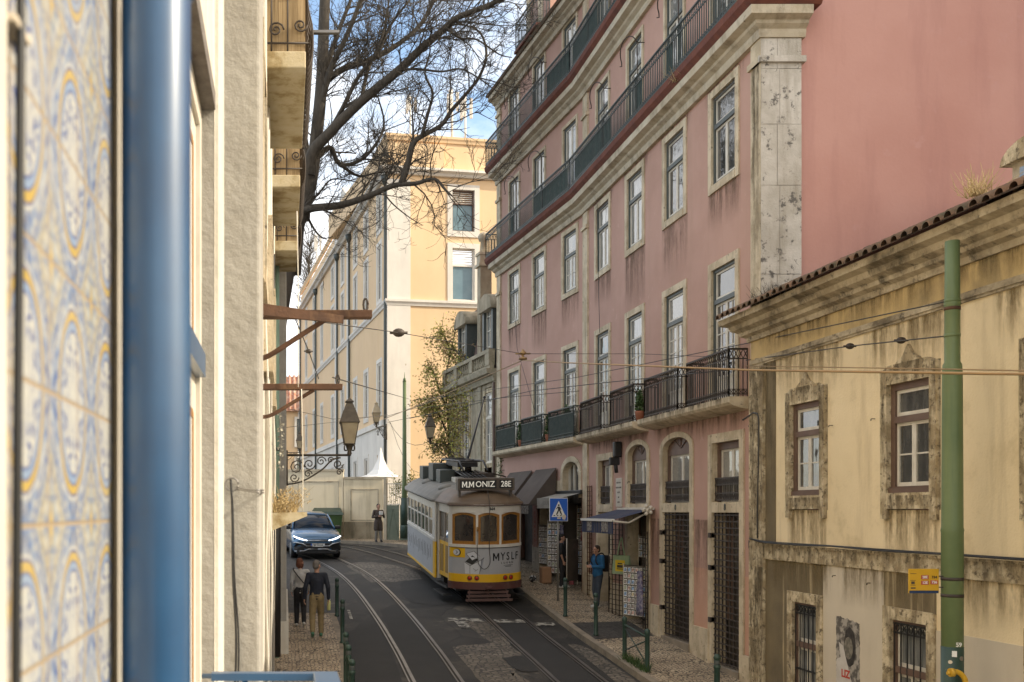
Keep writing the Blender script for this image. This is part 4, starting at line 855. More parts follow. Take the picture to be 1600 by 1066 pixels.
    # waste bin by the wall behind the car
    root = thing('waste_container', 'dark green waste container with a sloping lid standing against the cream wall behind the car', 'bin', (1.95, 45.3, zr(45.3)+.12))
    q = MB(); q.loft([[(-.55, -.4, .15), (.55, -.4, .15), (.55, .4, .15), (-.55, .4, .15)], [(-.65, -.5, 1.1), (.65, -.5, 1.1), (.65, .5, 1.25), (-.65, .5, 1.25)]], True, False); q.build('body', S['leafgreen'], root, WM[root.name])
    q = MB(); q.loft([[(-.7, -.55, 1.1), (.7, -.55, 1.1), (.7, .55, 1.27), (-.7, .55, 1.27)], [(-.6, -.3, 1.25), (.6, -.3, 1.25), (.6, .5, 1.42), (-.6, .5, 1.42)]], True, False); q.build('lid', S['bollard'], root, WM[root.name])
    for x in (-.5, .5):
        q = MB(); q.tube([(x-.04, -.3, .1), (x+.04, -.3, .1)], .1, 10); q.build('wheel', S['black'], root, WM[root.name])
    # roof antennas
    for k, (x, y0, y1, d, r) in enumerate(((495, 365, 425, 95, .10), (727, 150, 228, 60, .13), (706, 140, 215, 62, .16), (641, 150, 205, 66, .12))):
        b = P(x, y1, d); t = P(x, y0, d)
        root = thing('antenna_mast', ['slim white antenna mast at the far left of the skyline', 'white pipe mast above the apricot parapet', 'broad white phone antenna on the apricot roof behind the branches', 'white phone antenna at the left corner of the apricot roof'][k], 'antenna', b, 'roof antennas')
        q = MB(); q.tube([b-Vector((0, 0, 1.2)), t], r*.5, 8); q.build('pole', S['orangewhite'], root)
        h = t.z-b.z
        for j in range(3):
            a = j*2.1; c = t+Vector((.35*math.cos(a), .35*math.sin(a), -h*.25)); q = MB(); q.bbox(c.x-.09, c.x+.09, c.y-.06, c.y+.06, c.z-h*.2, c.z+h*.2, .02); q.tube([c, (t.x, t.y, c.z)], .03, 4); q.build('panel', S['orangewhite'], root)
far_side()
# ------------------------------------------------------------------ near house on the left: tiles, pipe, window, pilaster
def tile_material():
    m = bpy.data.materials.new('azulejo_tile'); m.use_nodes = True; nt = m.node_tree; L = nt.links.new; b = nt.nodes['Principled BSDF']
    g = nt.nodes.new('ShaderNodeNewGeometry'); sp = nt.nodes.new('ShaderNodeSeparateXYZ'); L(g.outputs['Position'], sp.inputs[0])
    def mth(op, a, b_=None, c=None):
        n = nt.nodes.new('ShaderNodeMath'); n.operation = op
        for i, q in enumerate((a, b_, c)):
            if q is None: continue
            if isinstance(q, (int, float)): n.inputs[i].default_value = q
            else: L(q, n.inputs[i])
        return n.outputs[0]
    def ramp(fac, els, const=False):
        r = nt.nodes.new('ShaderNodeValToRGB'); cr = r.color_ramp; cr.interpolation = 'CONSTANT' if const else 'LINEAR'
        while len(cr.elements) < len(els): cr.elements.new(.5)
        for e, (p, c) in zip(cr.elements, els): e.position = p; e.color = (*c, 1) if isinstance(c, tuple) else (c, c, c, 1)
        L(fac, r.inputs[0]); return r.outputs[0]
    def mix(f, a, c, mode='MIX'):
        n = nt.nodes.new('ShaderNodeMixRGB'); n.blend_type = mode
        for i, q in ((0, f), (1, a), (2, c)):
            if isinstance(q, tuple): n.inputs[i].default_value = (*q, 1)
            elif isinstance(q, (int, float)): n.inputs[i].default_value = q
            else: L(q, n.inputs[i])
        return n.outputs[0]
    nz = nt.nodes.new('ShaderNodeTexNoise'); nz.inputs['Scale'].default_value = 16; nz.inputs['Detail'].default_value = 3; L(g.outputs['Position'], nz.inputs[0])
    wob = mth('MULTIPLY', mth('SUBTRACT', nz.outputs[0], .5), .22)
    y = mth('ADD', sp.outputs[1], -.958); z = mth('ADD', sp.outputs[2], .0155-.141)
    # signed cell coordinates, medallion centre at 0, cell border at 1
    px = mth('ABSOLUTE', mth('MULTIPLY', mth('SUBTRACT', mth('FRACT', mth('ADD', mth('DIVIDE', y, .2185), .5)), .5), 2))
    pz = mth('ABSOLUTE', mth('MULTIPLY', mth('SUBTRACT', mth('FRACT', mth('ADD', mth('DIVIDE', z, .282), .5)), .5), 2))
    r = mth('ADD', mth('SQRT', mth('ADD', mth('MULTIPLY', mth('POWER', px, 2), 1.75), mth('MULTIPLY', mth('POWER', pz, 2), 1.45))), mth('MULTIPLY', wob, .35))
    dm = mth('ADD', mth('ADD', px, pz), mth('MULTIPLY', wob, .3))
    white = (.47, .47, .43); pale = (.24, .32, .45); blue = (.03, .055, .22); mid = (.10, .17, .34); yel = (.46, .33, .08); buff = (.36, .32, .22); grey = (.24, .28, .30)
    vor = nt.nodes.new('ShaderNodeTexVoronoi'); vor.inputs['Scale'].default_value = 46
    cmb = nt.nodes.new('ShaderNodeCombineXYZ'); L(px, cmb.inputs[0]); L(pz, cmb.inputs[1]); mp = nt.nodes.new('ShaderNodeMapping'); mp.inputs['Scale'].default_value = (.11, .14, 1); L(cmb.outputs[0], mp.inputs[0])
    L(mp.outputs[0], vor.inputs['Vector'])
    wv = nt.nodes.new('ShaderNodeTexNoise'); wv.inputs['Scale'].default_value = 78; wv.inputs['Detail'].default_value = 4; L(mp.outputs[0], wv.inputs[0])
    orn = ramp(wv.outputs[0], [(.38, blue), (.46, blue), (.50, mid), (.53, white), (.60, white), (.66, pale)])
    med = mix(ramp(vor.outputs['Distance'], [(.42, 0.0), (.62, .8)]), orn, white)
    stem = ramp(px, [(.03, 1.0), (.09, 0.0)]); med = mix(stem, med, white)
    ring = ramp(r, [(0, white), (.70, white), (.72, blue), (.75, pale), (.80, pale), (.82, blue), (.84, yel), (.91, yel), (.93, blue), (.96, white)])
    outer = ramp(mth('FRACT', mth('MULTIPLY', dm, 1.0)), [(0, mid), (.12, pale), (.22, white), (.28, blue), (.32, pale), (.46, buff), (.58, buff), (.62, white), (.74, grey), (.86, pale), (.93, blue), (.96, mid)])
    orn2 = ramp(wv.outputs[0], [(.38, blue), (.45, mid), (.52, buff), (.6, white)]); outer = mix(.45, outer, orn2)
    star = mth('ADD', mth('MULTIPLY', mth('SUBTRACT', 1, px), 1.0), mth('MULTIPLY', mth('SUBTRACT', 1, pz), .45))
    outer = mix(ramp(star, [(.07, 1.0), (.11, 0.0)]), outer, yel)
    col = mix(ramp(r, [(.68, 0.0), (.70, 1.0)]), med, ring); col = mix(ramp(r, [(.97, 0.0), (1.0, 1.0)]), col, outer)
    # worn glaze and joints
    ft = lambda v, s: mth('ABSOLUTE', mth('SUBTRACT', mth('FRACT', mth('ADD', mth('DIVIDE', v, s), .5)), .5))
    j = mth('MINIMUM', ft(mth('ADD', z, .0), .141), mth('MULTIPLY', ft(mth('ADD', y, .05), .1457), 1.0))
    jm = ramp(j, [(.012, 1.0), (.022, 0.0)])
    n2 = nt.nodes.new('ShaderNodeTexNoise'); n2.inputs['Scale'].default_value = 7; n2.inputs['Detail'].default_value = 8; L(g.outputs['Position'], n2.inputs[0])
    col = mix(ramp(n2.outputs[0], [(.5, 0.0), (.75, .35)]), col, white)
    col = mix(jm, col, (.36, .28, .18))
    L(col, b.inputs['Base Color']); b.inputs['Roughness'].default_value = .3
    bp = nt.nodes.new('ShaderNodeBump'); bp.inputs['Strength'].default_value = .25; bp.inputs['Distance'].default_value = .01; bp.invert = True; L(jm, bp.inputs['Height']); L(bp.outputs[0], b.inputs['Normal'])
    return m
XL = -.25
def near_house():
    root = thing('tiled_house', 'near house front clad in blue and yellow patterned tiles at the left edge', 'house', (XL, 2, -4))
    tm = tile_material()
    q = MB(); q.box(XL-.04, XL, .90, 1.435, -5, 9); q.build('tile_panel', tm, root)
    q = MB(); q.box(XL-.04, XL+.006, -3, .875, -5, 9); q.build('door_jamb', S['white'], root)
    q = MB(); q.box(XL-.06, XL-.012, 1.435, 1.52, -5, 9); q.build('edge_strip', mat('dark_tile_edging', (.10, .085, .065), (.17, .14, .10), 9, .9, bump=.4), root)  # dark brown mottled strip in the groove beside the tiles
    wl = MB(); z0, z1 = -.62, 1.43; y0, y1 = 1.75, 3.53
    def qy(a, b, c, d): wl.quad((XL, a, c), (XL, b, c), (XL, b, d), (XL, a, d))
    qy(1.5, y0, -5, 9); qy(y1, 3.92, -5, 9); qy(y0, y1, z1, 9); qy(y0, y1, -5, z0)
    wl.build('wall', S['leftwall'], root, I4, False)
    q = MB(); q.box(-6, XL-.06, -3, 3.9, -5, 9); q.build('core', S['leftwall'], root)
    # window reveal, header and casement
    q = MB(); q.box(XL-.22, XL-.002, y1, y1+.03, z0, z1); q.build('reveal', S['render'], root)
    q = MB(); q.box(XL-.22, XL+.004, y0, y1, z1-.012, z1+.05); q.build('lintel', mat('dark_header_stone', (.14, .12, .11), (.22, .2, .18), 12, .95, bump=.8), root)  # header in a dark mottled stone colour
    q = MB(); fx0, fx1 = XL-.16, XL-.045
    q.box(fx0, fx1, y1-.07, y1, z0, z1); q.box(fx0, fx1, y0, y0+.08, z0, z1); q.box(fx0, fx1, y0+.08, y1-.07, z1-.09, z1-.012)
    wn = q.build('window', S['white'], root)
    q = MB(); q.box(fx0-.02, fx1+.02, y0+.02, y1-.072, .46, .54); q.build('transom', S['bluepaint'], wn)
    for a, b in ((z0+.02, .43), (.56, z1-.09)):
        q = MB(); q.box(fx0+.02, fx1-.02, y1-.17, y1-.075, a, b); q.box(fx0+.02, fx1-.02, y0+.1, y0+.2, a, b); q.box(fx0+.02, fx1-.02, y0+.2, y1-.17, b-.09, b); q.box(fx0+.02, fx1-.02, 2.55, 2.65, a, b-.09); q.build('sash', S['white'], wn)
        q = MB(); q.box(fx1-.022, fx1-.012, y1-.20, y1-.172, a, b-.1); q.box(fx1-.022, fx1-.012, y0+.2, y1-.20, b-.12, b-.092); q.build('bead', S['wood'], wn)
        q = MB(); q.box(fx0+.05, fx0+.06, y0+.18, y1-.16, a, b-.05); q.build('pane', S['glassA'], wn)
    # grey rendered pilaster
    q = MB(); q.bbox(XL-.1, -.097, 3.9, 4.45, -5, 9, .012); q.build('pilaster', S['render'], root)
    q = MB(); q.box(XL-.02, XL+.012, 3.56, 3.9, -5, 9); q.build('rough_band', S['leftwall'], root)
    # black cable hanging in front of the tiles
    q = MB(); q.tube(spline([(XL+.012, .893, 4), (XL+.010, .890, 2), (XL+.013, .895, .6), (XL+.010, .888, -.4), (XL+.012, .894, -3)], 5), .0045, 6); tag(q.build('cable', S['black']), 'thin black cable hanging vertically in front of the left edge of the tiles', 'cable')
    q = MB(); q.bbox(XL, XL+.014, .875, .925, .430, .438, .002); tag(q.build('cable_clip', S['patch']), 'small metal clip holding the black cable to the tiles', 'clip')
    q = MB(); q.tube([(-.187, 1.45, -5), (-.187, 1.45, .735), (-.187, 1.45, 4)], .05, 40); root2 = thing('drainpipe', 'thick glossy blue drainpipe standing beside the patterned tiles', 'pipe', (-.187, 1.45, -5))
    q.build('pipe', S['bluepaint'], root2)
    q = MB(); q.lathe([(.05, .748), (.0565, .752), (.0565, .80), (.05, .805)], (-.187, 1.45, 0), 40); q.build('collar', S['bluepaint'], root2)
    # ring and cable hanging on the pilaster
    root3 = thing('cable_hook', 'wire ring on the grey pilaster with two thin cables hanging down', 'hook', P(360, 757, 3.88))
    c = P(362, 757, 3.88)
    q = MB(); q.tube([c+Vector((.026*math.cos(a*.6), 0, .026*math.sin(a*.6))) for a in range(11)], .0035, 6); q.build('ring', S['steel'], root3)
    for off_, r in ((0, .0045), (.008, .0035)):
        q = MB(); q.tube(spline([c+Vector((-.004, 0, .02)), P(363, 800, 3.87)+Vector((off_*.3, 0, 0)), P(364+off_*300, 900, 3.87), P(369+off_*500, 1000, 3.87), P(366+off_*600, 1100, 3.87)], 6), r, 6); q.build('cable', S['black'], root3)
        q = MB(); q.tube(spline([c+Vector((.02, 0, -.01-off_)), P(385, 765+off_*300, 3.86), P(409, 766+off_*500, 3.86), P(412, 766+off_*500, 4.2)], 5), .003, 6); q.build('tie_wire', S['steel'], root3)
    # blue window guard at the bottom
    root4 = thing('window_guard', 'blue painted iron window guard seen at the bottom left corner', 'railing', (-.05, 2.2, -.9))
    q = MB(); q.box(-.22, .10, 2.98, 3.02, -.512, -.490); q.tube([(-.25, 3.0, -.5), (.1, 3.0, -.5)], .008, 8); q.build('rail', S['bluepaint'], root4)
    q = MB(); q.bbox(.085, .16, .9, 3.02, -.52, -.489, .004); q.build('hand_rail', S['bluepaint'], root4)
    q = MB()
    q.tube(spline([(-.10, 3, -.56), (-.06, 3, -.535), (0, 3, -.53), (.06, 3, -.545), (.10, 3, -.6)], 6), .011, 6)
    for k in range(9): y = 1.0+k*.24; q.tube([(.12, y, -.52), (.12, y, -1.4)], .008, 6)
    q.tube([(-.12, 3, -.5), (-.12, 3, -1.4)], .009, 6); q.build('scroll', S['bluepaint'], root4)
    q = MB(); q.box(XL, .15, .9, 3.05, -1.48, -1.4); q.build('slab', S['slab'], root4)
    return root
near_house()
def scroll(mb, c, r, turns, n, th, ux, uz, sgn=1):       # iron spiral in the plane ux,uz
    pts = []
    for i in range(n+1):
        t = i/n; a = sgn*turns*2*math.pi*t; k = r*(1-t*.85); pts.append(Vector(c)+ux*(k*math.cos(a))+uz*(k*math.sin(a)))
    mb.tube(pts, th, 5)
def balcony_house():
    root = thing('plaster_house', 'cream plastered house along the left pavement with a row of stacked balconies', 'house', (XL, 10, -4))
    q = MB(); q.box(-6, XL, 4.45, 20.9, -5, 9); q.build('wall', S['leftwall'], root)
    for y0, y1, z0, z1 in ((10.6, 10.85, 3.9, 9), (13.9, 14.05, -4, 2.6)): q = MB(); q.bbox(XL-.1, XL+.057, y0, y1, z0, z1, .02); q.build('wall_band', S['leftwall'], root)
    q = MB(); q.box(XL-.1, XL+.06, 17.2, 17.6, -5, 9); q.build('pilaster', S['render'], root)
    for i, (y0, y1, z) in enumerate(((11.1, 13.6, 4.93), (15.2, 17.3, 4.93), (19.0, 20.7, 4.95), (11.1, 13.6, 8.0), (15.2, 17.3, 8.1))):
        X1 = .235
        q = MB(); q.bbox(XL, X1, y0, y1, z, z+.19, .015); sl = q.build('balcony_slab', S['slab'], root)
        ux = Vector((1, 0, 0)); uy = Vector((0, 1, 0)); uz = Vector((0, 0, 1))
        q = MB(); zt = z+1.1
        for z_ in (z+.3, zt-.2, zt): q.tube([(XL, y0+.05, z_), (X1+.02, y0+.05, z_), (X1+.02, y1-.05, z_), (XL, y1-.05, z_)], .014, 5)
        n = 16
        for k in range(n+1):      # belly-shaped bars of the long side
            y = y0+.05+(y1-y0-.1)*k/n
            q.tube(spline([(X1+.02, y, zt), (X1+.02, y, z+.75), (X1+.075, y, z+.45), (X1+.07, y, z+.15), (X1+.01, y, z-.02)], 4), .011, 5)
            if k < n: scroll(q, (X1+.05, y+.07, z+.45), .06, 1.2, 8, .008, uy, uz)
        for x in (XL+.1, XL+.28): q.tube([(x, y0+.05, z+.2), (x, y0+.05, zt)], .011, 5)
        scroll(q, (XL+.15, y0+.05, z+.45), .09, 1.6, 16, .011, ux, uz); scroll(q, (X1-.06, y0+.05, z+.5), .08, 1.6, 16, .011, ux, uz, -1)
        q.build('balcony_railing', S['ironbrown'], sl)
        q = MB(); q.box(XL+.01, X1-.02, y0+.085, y0+.10, z+.2, zt+.05); q.box(X1-.02, X1-.005, y0+.1, y1-.1, z+.2, zt+.05); q.build('reed_screen', S['reed'], sl)
    LFt = fframe(XL, 20.9, 0, -1)
    for yc, zb in ((12.35, 5.12), (16.25, 5.12), (19.85, 5.14), (12.35, 8.19), (16.25, 8.29)): window(root, LFt @ T(20.9-yc, .075, zb), 'lb', 1.0, 2.3 if zb < 6 else .7, 0, 1, 3, 'glassA', st=.1, base=False, name='balcony_door')
    for yc in (7.6, 12.3, 16.2): window(root, LFt @ T(20.9-yc, .075, 1.75), 'lw', .95, 1.6, 1.1, 1, 2, 'glassA', st=.12)
    # little metal arm on the top balcony
    q = MB(); q.box(.30, .62, 11.3, 11.36, 5.42, 5.45); q.build('bracket', S['steel'], root)
    for k, (y, m) in enumerate(((12.2, 'leftwall'), (14.4, 'leftwall'), (18.2, 'leftwall'))):
        q = MB(); q.tube([(XL+.04, y, -4), (XL+.04, y, 9)], .03, 8); q.build('conduit', S[m], root)
    # loose wires stapled along the front
    rnd = random.Random(9)
    for k in range(7):
        y = 11.5+k*1.25; pts = [(XL+.03+rnd.uniform(0, .05), y+rnd.uniform(-.3, .3), z) for z in (4.5, 3, 2.2, 1, .2, -.8, -2, -3.5)]
        q = MB(); q.tube(spline(pts, 4), .012, 5); q.build('stapled_wire', S['wire'] if k % 2 else S['leftwall'], root)
    root2 = thing('drainpipe', 'slim green drainpipe running up the cream house on the left', 'pipe', (-.15, 20.2, -3))
    q = MB(); q.tube([(-.165, 20.2, -3), (-.165, 20.2, 5.6)], .055, 12); q.build('pipe', mat('pale_green_pipe', (.16, .26, .20), (.22, .32, .25), 3, .5), root2)
    for z in (-1, 1.2, 3.2):
        q = MB(); q.lathe([(.056, z), (.07, z+.01), (.07, z+.06), (.056, z+.07)], (-.165, 20.2, 0), 12); q.build('bracket', S['frame'], root2)
    q = MB(); q.lathe([(.08, -2.9), (.08, .2), (.055, .22)], (-.16, 19.7, 0), 10); tag(q.build('drain_sleeve', S['black']), 'dark lower sleeve pipe at the foot of the cream house', 'pipe')
    g = thing('corner_house', 'narrow grey house edge at the end of the left pavement, behind the green drainpipe', 'house', (.0, 22, -3))
    q = MB(); q.bbox(-6, .035, 21.0, 29.6, -4.5, 5.6, .02); q.build('wall', S['render'], g)
    q = MB(); q.box(-6, .08, 20.98, 29.62, -4.5, -2.35); q.build('plinth', S['leftwall'], g)
    # stone ledge with dry plants
    l = thing('wall_ledge', 'tapering concrete ledge sticking out of the left wall above the walking couple', 'ledge', P(430, 805, 15))
    q = MB(); q.loft([[(-.25, 14.6, -.33), (-.25, 15.4, -.33), (-.25, 15.4, -.045), (-.25, 14.6, -.045)], [(.33, 14.7, -.09), (.33, 15.3, -.09), (.33, 15.3, -.03), (.33, 14.7, -.03)]], True, False); q.build('slab', S['slab'], l)
    q = MB()
    for k in range(110):
        b = Vector((rnd.uniform(-.22, .18), rnd.uniform(14.7, 15.2), -.04)); h = rnd.uniform(.1, .42)
        a = b+Vector((rnd.uniform(-.2, .3), rnd.uniform(-.15, .15), h)); q.tube([b, (b+a)/2+Vector((rnd.uniform(-.06, .06), 0, .05)), a], [.006, .004, .002], 3)
        for j in range(3): c = b.lerp(a, rnd.uniform(.3, 1)); s_ = rnd.uniform(.012, .03); u = Vector((rnd.uniform(-1, 1), rnd.uniform(-1, 1), rnd.uniform(-1, 1))).normalized()*s_; v = u.orthogonal().normalized()*s_*.6; q.quad(c-u, c+v, c+u, c-v)
    tag(q.build('dry_weeds', S['leafdry'], None, I4, False), 'tuft of dry weeds growing on the concrete ledge', 'plant')
    q = MB()
    for k in range(60):
        c = Vector((rnd.uniform(-.14, -.02), rnd.uniform(19.3, 20), rnd.uniform(.8, 1.9))); s_ = .03; u = Vector((rnd.uniform(-1, 1), rnd.uniform(-1, 1), rnd.uniform(-1, 1))).normalized()*s_; v = u.orthogonal().normalized()*s_; q.quad(c-u, c+v, c+u, c-v)
    q.tube([(-.1, 19.7, .7), (-.06, 19.6, 1.4), (-.1, 19.8, 2)], .006, 4); tag(q.build('creeper', mat('pale_seed_heads', (.4, .38, .3), rough=.9), None, I4, False), 'small pale creeper climbing beside the green drainpipe', 'plant')
balcony_house()
def pulley_beam(d, xt, y, h, back, lab, dbl):
    tip = P(xt, y, d); X0 = XL; root = thing('pulley_beam', lab, 'beam', (X0, d, tip.z), 'rusty pulley beams on the left wall')
    q = MB(); q.bbox(X0, tip.x, d-.05, d+.05, tip.z-h/2, tip.z+h/2, .006); q.build('beam', S['rust'], root)
    if dbl:
        q = MB(); a = P(410, 483, d-.3); b = P(537, 499, d-.12); q.loft([[a+Vector((0, 0, .045)), a+Vector((0, .04, .045)), a+Vector((0, .04, -.045)), a-Vector((0, 0, .045))], [b+Vector((0, 0, .03)), b+Vector((0, .04, .03)), b+Vector((0, .04, -.03)), b-Vector((0, 0, .03))]], True, False); q.build('side_rail', S['rust'], root)
    q = MB(); e = Vector((tip.x-(.36 if dbl else .30), d, tip.z-h/2)); q.tube(spline([Vector((X0, d, tip.z-back)), Vector((X0+.12, d, tip.z-back+.03)), e.lerp(Vector((X0+.12, d, tip.z-back+.03)), .5), e], 5), .026, 4); q.build('brace', S['rust'], root)
    q = MB(); c = Vector((tip.x-.05, d, tip.z+h/2+.05)); q.tube([c+Vector((.018*math.cos(a*.63), 0, .05*math.sin(a*.63))) for a in range(11)], .009, 6); q.build('pulley_eye', S['ironbrown'], root)
    return root
pulley_beam(8, 581, 492, .062, .36, 'upper rusty pulley beam with a long diagonal brace on the left wall', True)
pulley_beam(10.5, 535, 605, .062, .32, 'lower rusty pulley beam with a thin brace on the left wall', False)
for k, (x, y0, y1, d, lb) in enumerate(((466, 330, 605, 10.4, 'thin pale cord hanging between the two rusty beams'), (473, 608, 800, 10.4, 'pale clothesline rope hanging from the lower rusty beam'))):
    q = MB(); q.tube(spline([P(x-2, y0, d), P(x, (y0+y1)/2, d), P(x, y1, d)], 5), .006, 5); tag(q.build('rope', S['leftwall']), lb, 'rope')
# ------------------------------------------------------------------ bare tree
def tree():
    root = thing('bare_tree', 'large leafless tree with dark spreading limbs rising behind the left houses', 'tree', (-.3, 32, zr(32)))
    rnd = random.Random(21)
    tw = MB()
    limbs = []
    def limb(px, r0, r1, d0, d1):
        n = len(px); pts = [P(x, y, d0+(d1-d0)*i/(n-1)) for i, (x, y) in enumerate(px)]
        sp = spline(pts, 4); m = len(sp); rs = [r0+(r1-r0)*(i/(m-1))**.8 for i in range(m)]; limbs.append((sp, rs)); return sp, rs
    tr = [(405, 870), (410, 760), (418, 640), (430, 545), (443, 460), (460, 370), (484, 290), (496, 200), (503, 120), (506, 40), (510, -60)]
    sp, rs = limb(tr, .32, .16, 32, 31.5); q = MB(); q.tube(sp, rs, 14); q.build('trunk', S['bark'], root)
    L_ = [
     ([(474, 345), (484, 250), (514, 209), (564, 159), (622, 111), (656, 78), (696, 44), (716, 27), (767, 7), (800, -12)], .21, .06, 31.8, 29.0),
     ([(486, 275), (500, 150), (531, 111), (575, 95), (615, 74), (649, 47), (669, 20), (690, -30)], .14, .05, 31.5, 33),
     ([(462, 430), (470, 345), (482, 327), (531, 321), (575, 307), (615, 290), (649, 287), (679, 280), (696, 297), (706, 306)], .17, .025, 32, 29.6),
     ([(627, 288), (637, 257), (645, 226), (659, 213), (689, 196), (706, 172), (730, 145), (750, 118), (760, 84), (750, 51), (722, 38), (690, 30)], .11, .02, 30.6, 31.5),
     ([(659, 213), (669, 176), (676, 145), (664, 115), (672, 80), (668, 60)], .06, .015, 30.8, 29.5),
     ([(484, 262), (514, 230), (531, 257), (564, 250), (591, 220), (600, 190), (590, 150)], .10, .025, 31.6, 33),
     ([(531, 257), (560, 275), (590, 270), (625, 268)], .06, .015, 32, 33.5),
     ([(598, 300), (615, 320), (640, 340), (660, 352)], .03, .01, 30.5, 30),
     ([(500, 170), (516, 110), (540, 60), (560, 10), (575, -40)], .12, .05, 31.6, 30.5),
     ([(498, 150), (525, 60), (548, 0), (560, -40)], .10, .04, 31.6, 33),
     ([(564, 159), (575, 110), (597, 60), (605, 20), (612, -30)], .07, .025, 31, 32.5),
     ([(514, 209), (535, 170), (560, 120), (588, 85), (610, 40), (640, 0)], .09, .03, 31.5, 30.2),
     ([(622, 111), (650, 108), (690, 112), (720, 108), (752, 125), (785, 150)], .05, .012, 30.6, 29.4),
     ([(575, 307), (590, 270), (600, 240), (640, 245)], .04, .012, 30.9, 31.6),
     ([(696, 44), (720, 60), (745, 62), (780, 85), (800, 90)], .045, .012, 29.8, 29),
     ([(474, 330), (500, 300), (520, 280), (560, 285)], .05, .015, 32, 33),
     ([(478, 335), (492, 360), (505, 372), (520, 370)], .05, .012, 32, 31.5),
     ([(484, 290), (470, 200), (450, 100), (430, 0), (420, -60)], .2, .08, 32, 33.5),
    ]
    q = MB()
    for px, r0, r1, d0, d1 in L_: sp, rs = limb(px, r0, r1, d0, d1); q.tube(sp, rs, 8)
    q.build('limb', S['bark'], root)
    cnt = [0]
    def twig(p, d, r, ln, lev):
        if cnt[0] > 36000: return
        n = 4; pts = [p]; dd = d.copy()
        for i in range(n):
            dd = (dd+Vector((rnd.gauss(0, .22), rnd.gauss(0, .22), rnd.gauss(.05, .2)))).normalized(); pts.append(pts[-1]+dd*ln/n)
        tw.tube(pts, [max(r*(1-.75*i/n), .0048) for i in range(n+1)], 3 if lev < 2 else 4, False); cnt[0] += 1
        if lev > 0:
            for k in range(rnd.choice((3, 4, 4, 5))):
                t = rnd.uniform(.2, 1); i = min(int(t*n), n-1); b = pts[i].lerp(pts[i+1], t*n-i)
                ax = (pts[i+1]-pts[i]).normalized(); o = ax.orthogonal().normalized(); o.rotate(Matrix.Rotation(rnd.uniform(0, 6.283), 3, ax))
                twig(b, (ax+o*rnd.uniform(.5, 1.1)+Vector((0, 0, .1))).normalized(), r*rnd.uniform(.5, .65), ln*rnd.uniform(.45, .7), lev-1)
    for sp, rs in limbs[1:]:
        m = len(sp); n = max(4, int(sum((sp[i+1]-sp[i]).length for i in range(m-1))*3.7))
        for k in range(n):
            t = (k+rnd.random())/n*.98+.02; f = t*(m-1); i = min(int(f), m-2); b = sp[i].lerp(sp[i+1], f-i); r = rs[i]
            if r > .16: continue
            ax = (sp[i+1]-sp[i]).normalized(); o = ax.orthogonal().normalized(); o.rotate(Matrix.Rotation(rnd.uniform(0, 6.283), 3, ax)); o.y *= .7
            if b.z < 3.5 and o.z < -.2: o.z *= .4
            twig(b, (ax*.7+o*.8+Vector((0, 0, .12))).normalized(), min(r*.55, .032)*rnd.uniform(.7, 1), rnd.uniform(.9, 2.1)*(1.0 if r > .03 else .7), 3 if k % 3 == 0 else 2)
    tw.build('twigs', S['bark'], root, I4, False)
tree()
# far leafless trees seen in the gap left of the apricot building
def far_tree():
    root = thing('bare_tree', 'small pale leafless tree in the gap at the far left, beside the antenna mast', 'tree', (2.4, 97, 0))
    rnd = random.Random(2); q = MB(); t = MB(); q.tube([(2.4, 97, -1), (2.4, 97, 15), (2.3, 97, 24)], [.25, .2, .06], 6); q.build('trunk', S['bark'], root)
    for k in range(170):
        b = Vector((2.35, 97, rnd.uniform(17, 26))); a = rnd.uniform(0, 6.28); e = b+Vector((math.cos(a)*rnd.uniform(.5, 2.2), math.sin(a)*1.5, rnd.uniform(.8, 2.8)))
        t.tube([b, b.lerp(e, .5)+Vector((0, 0, -.15)), e], [.045, .03, .012], 3)
        for j in range(4): c = b.lerp(e, rnd.uniform(.3, 1)); t.tube([c, c+Vector((rnd.gauss(0, .4), rnd.gauss(0, .4), rnd.uniform(.2, .8)))], [.015, .006], 3)
    t.build('twigs', S['bark'], root, I4, False)
far_tree()
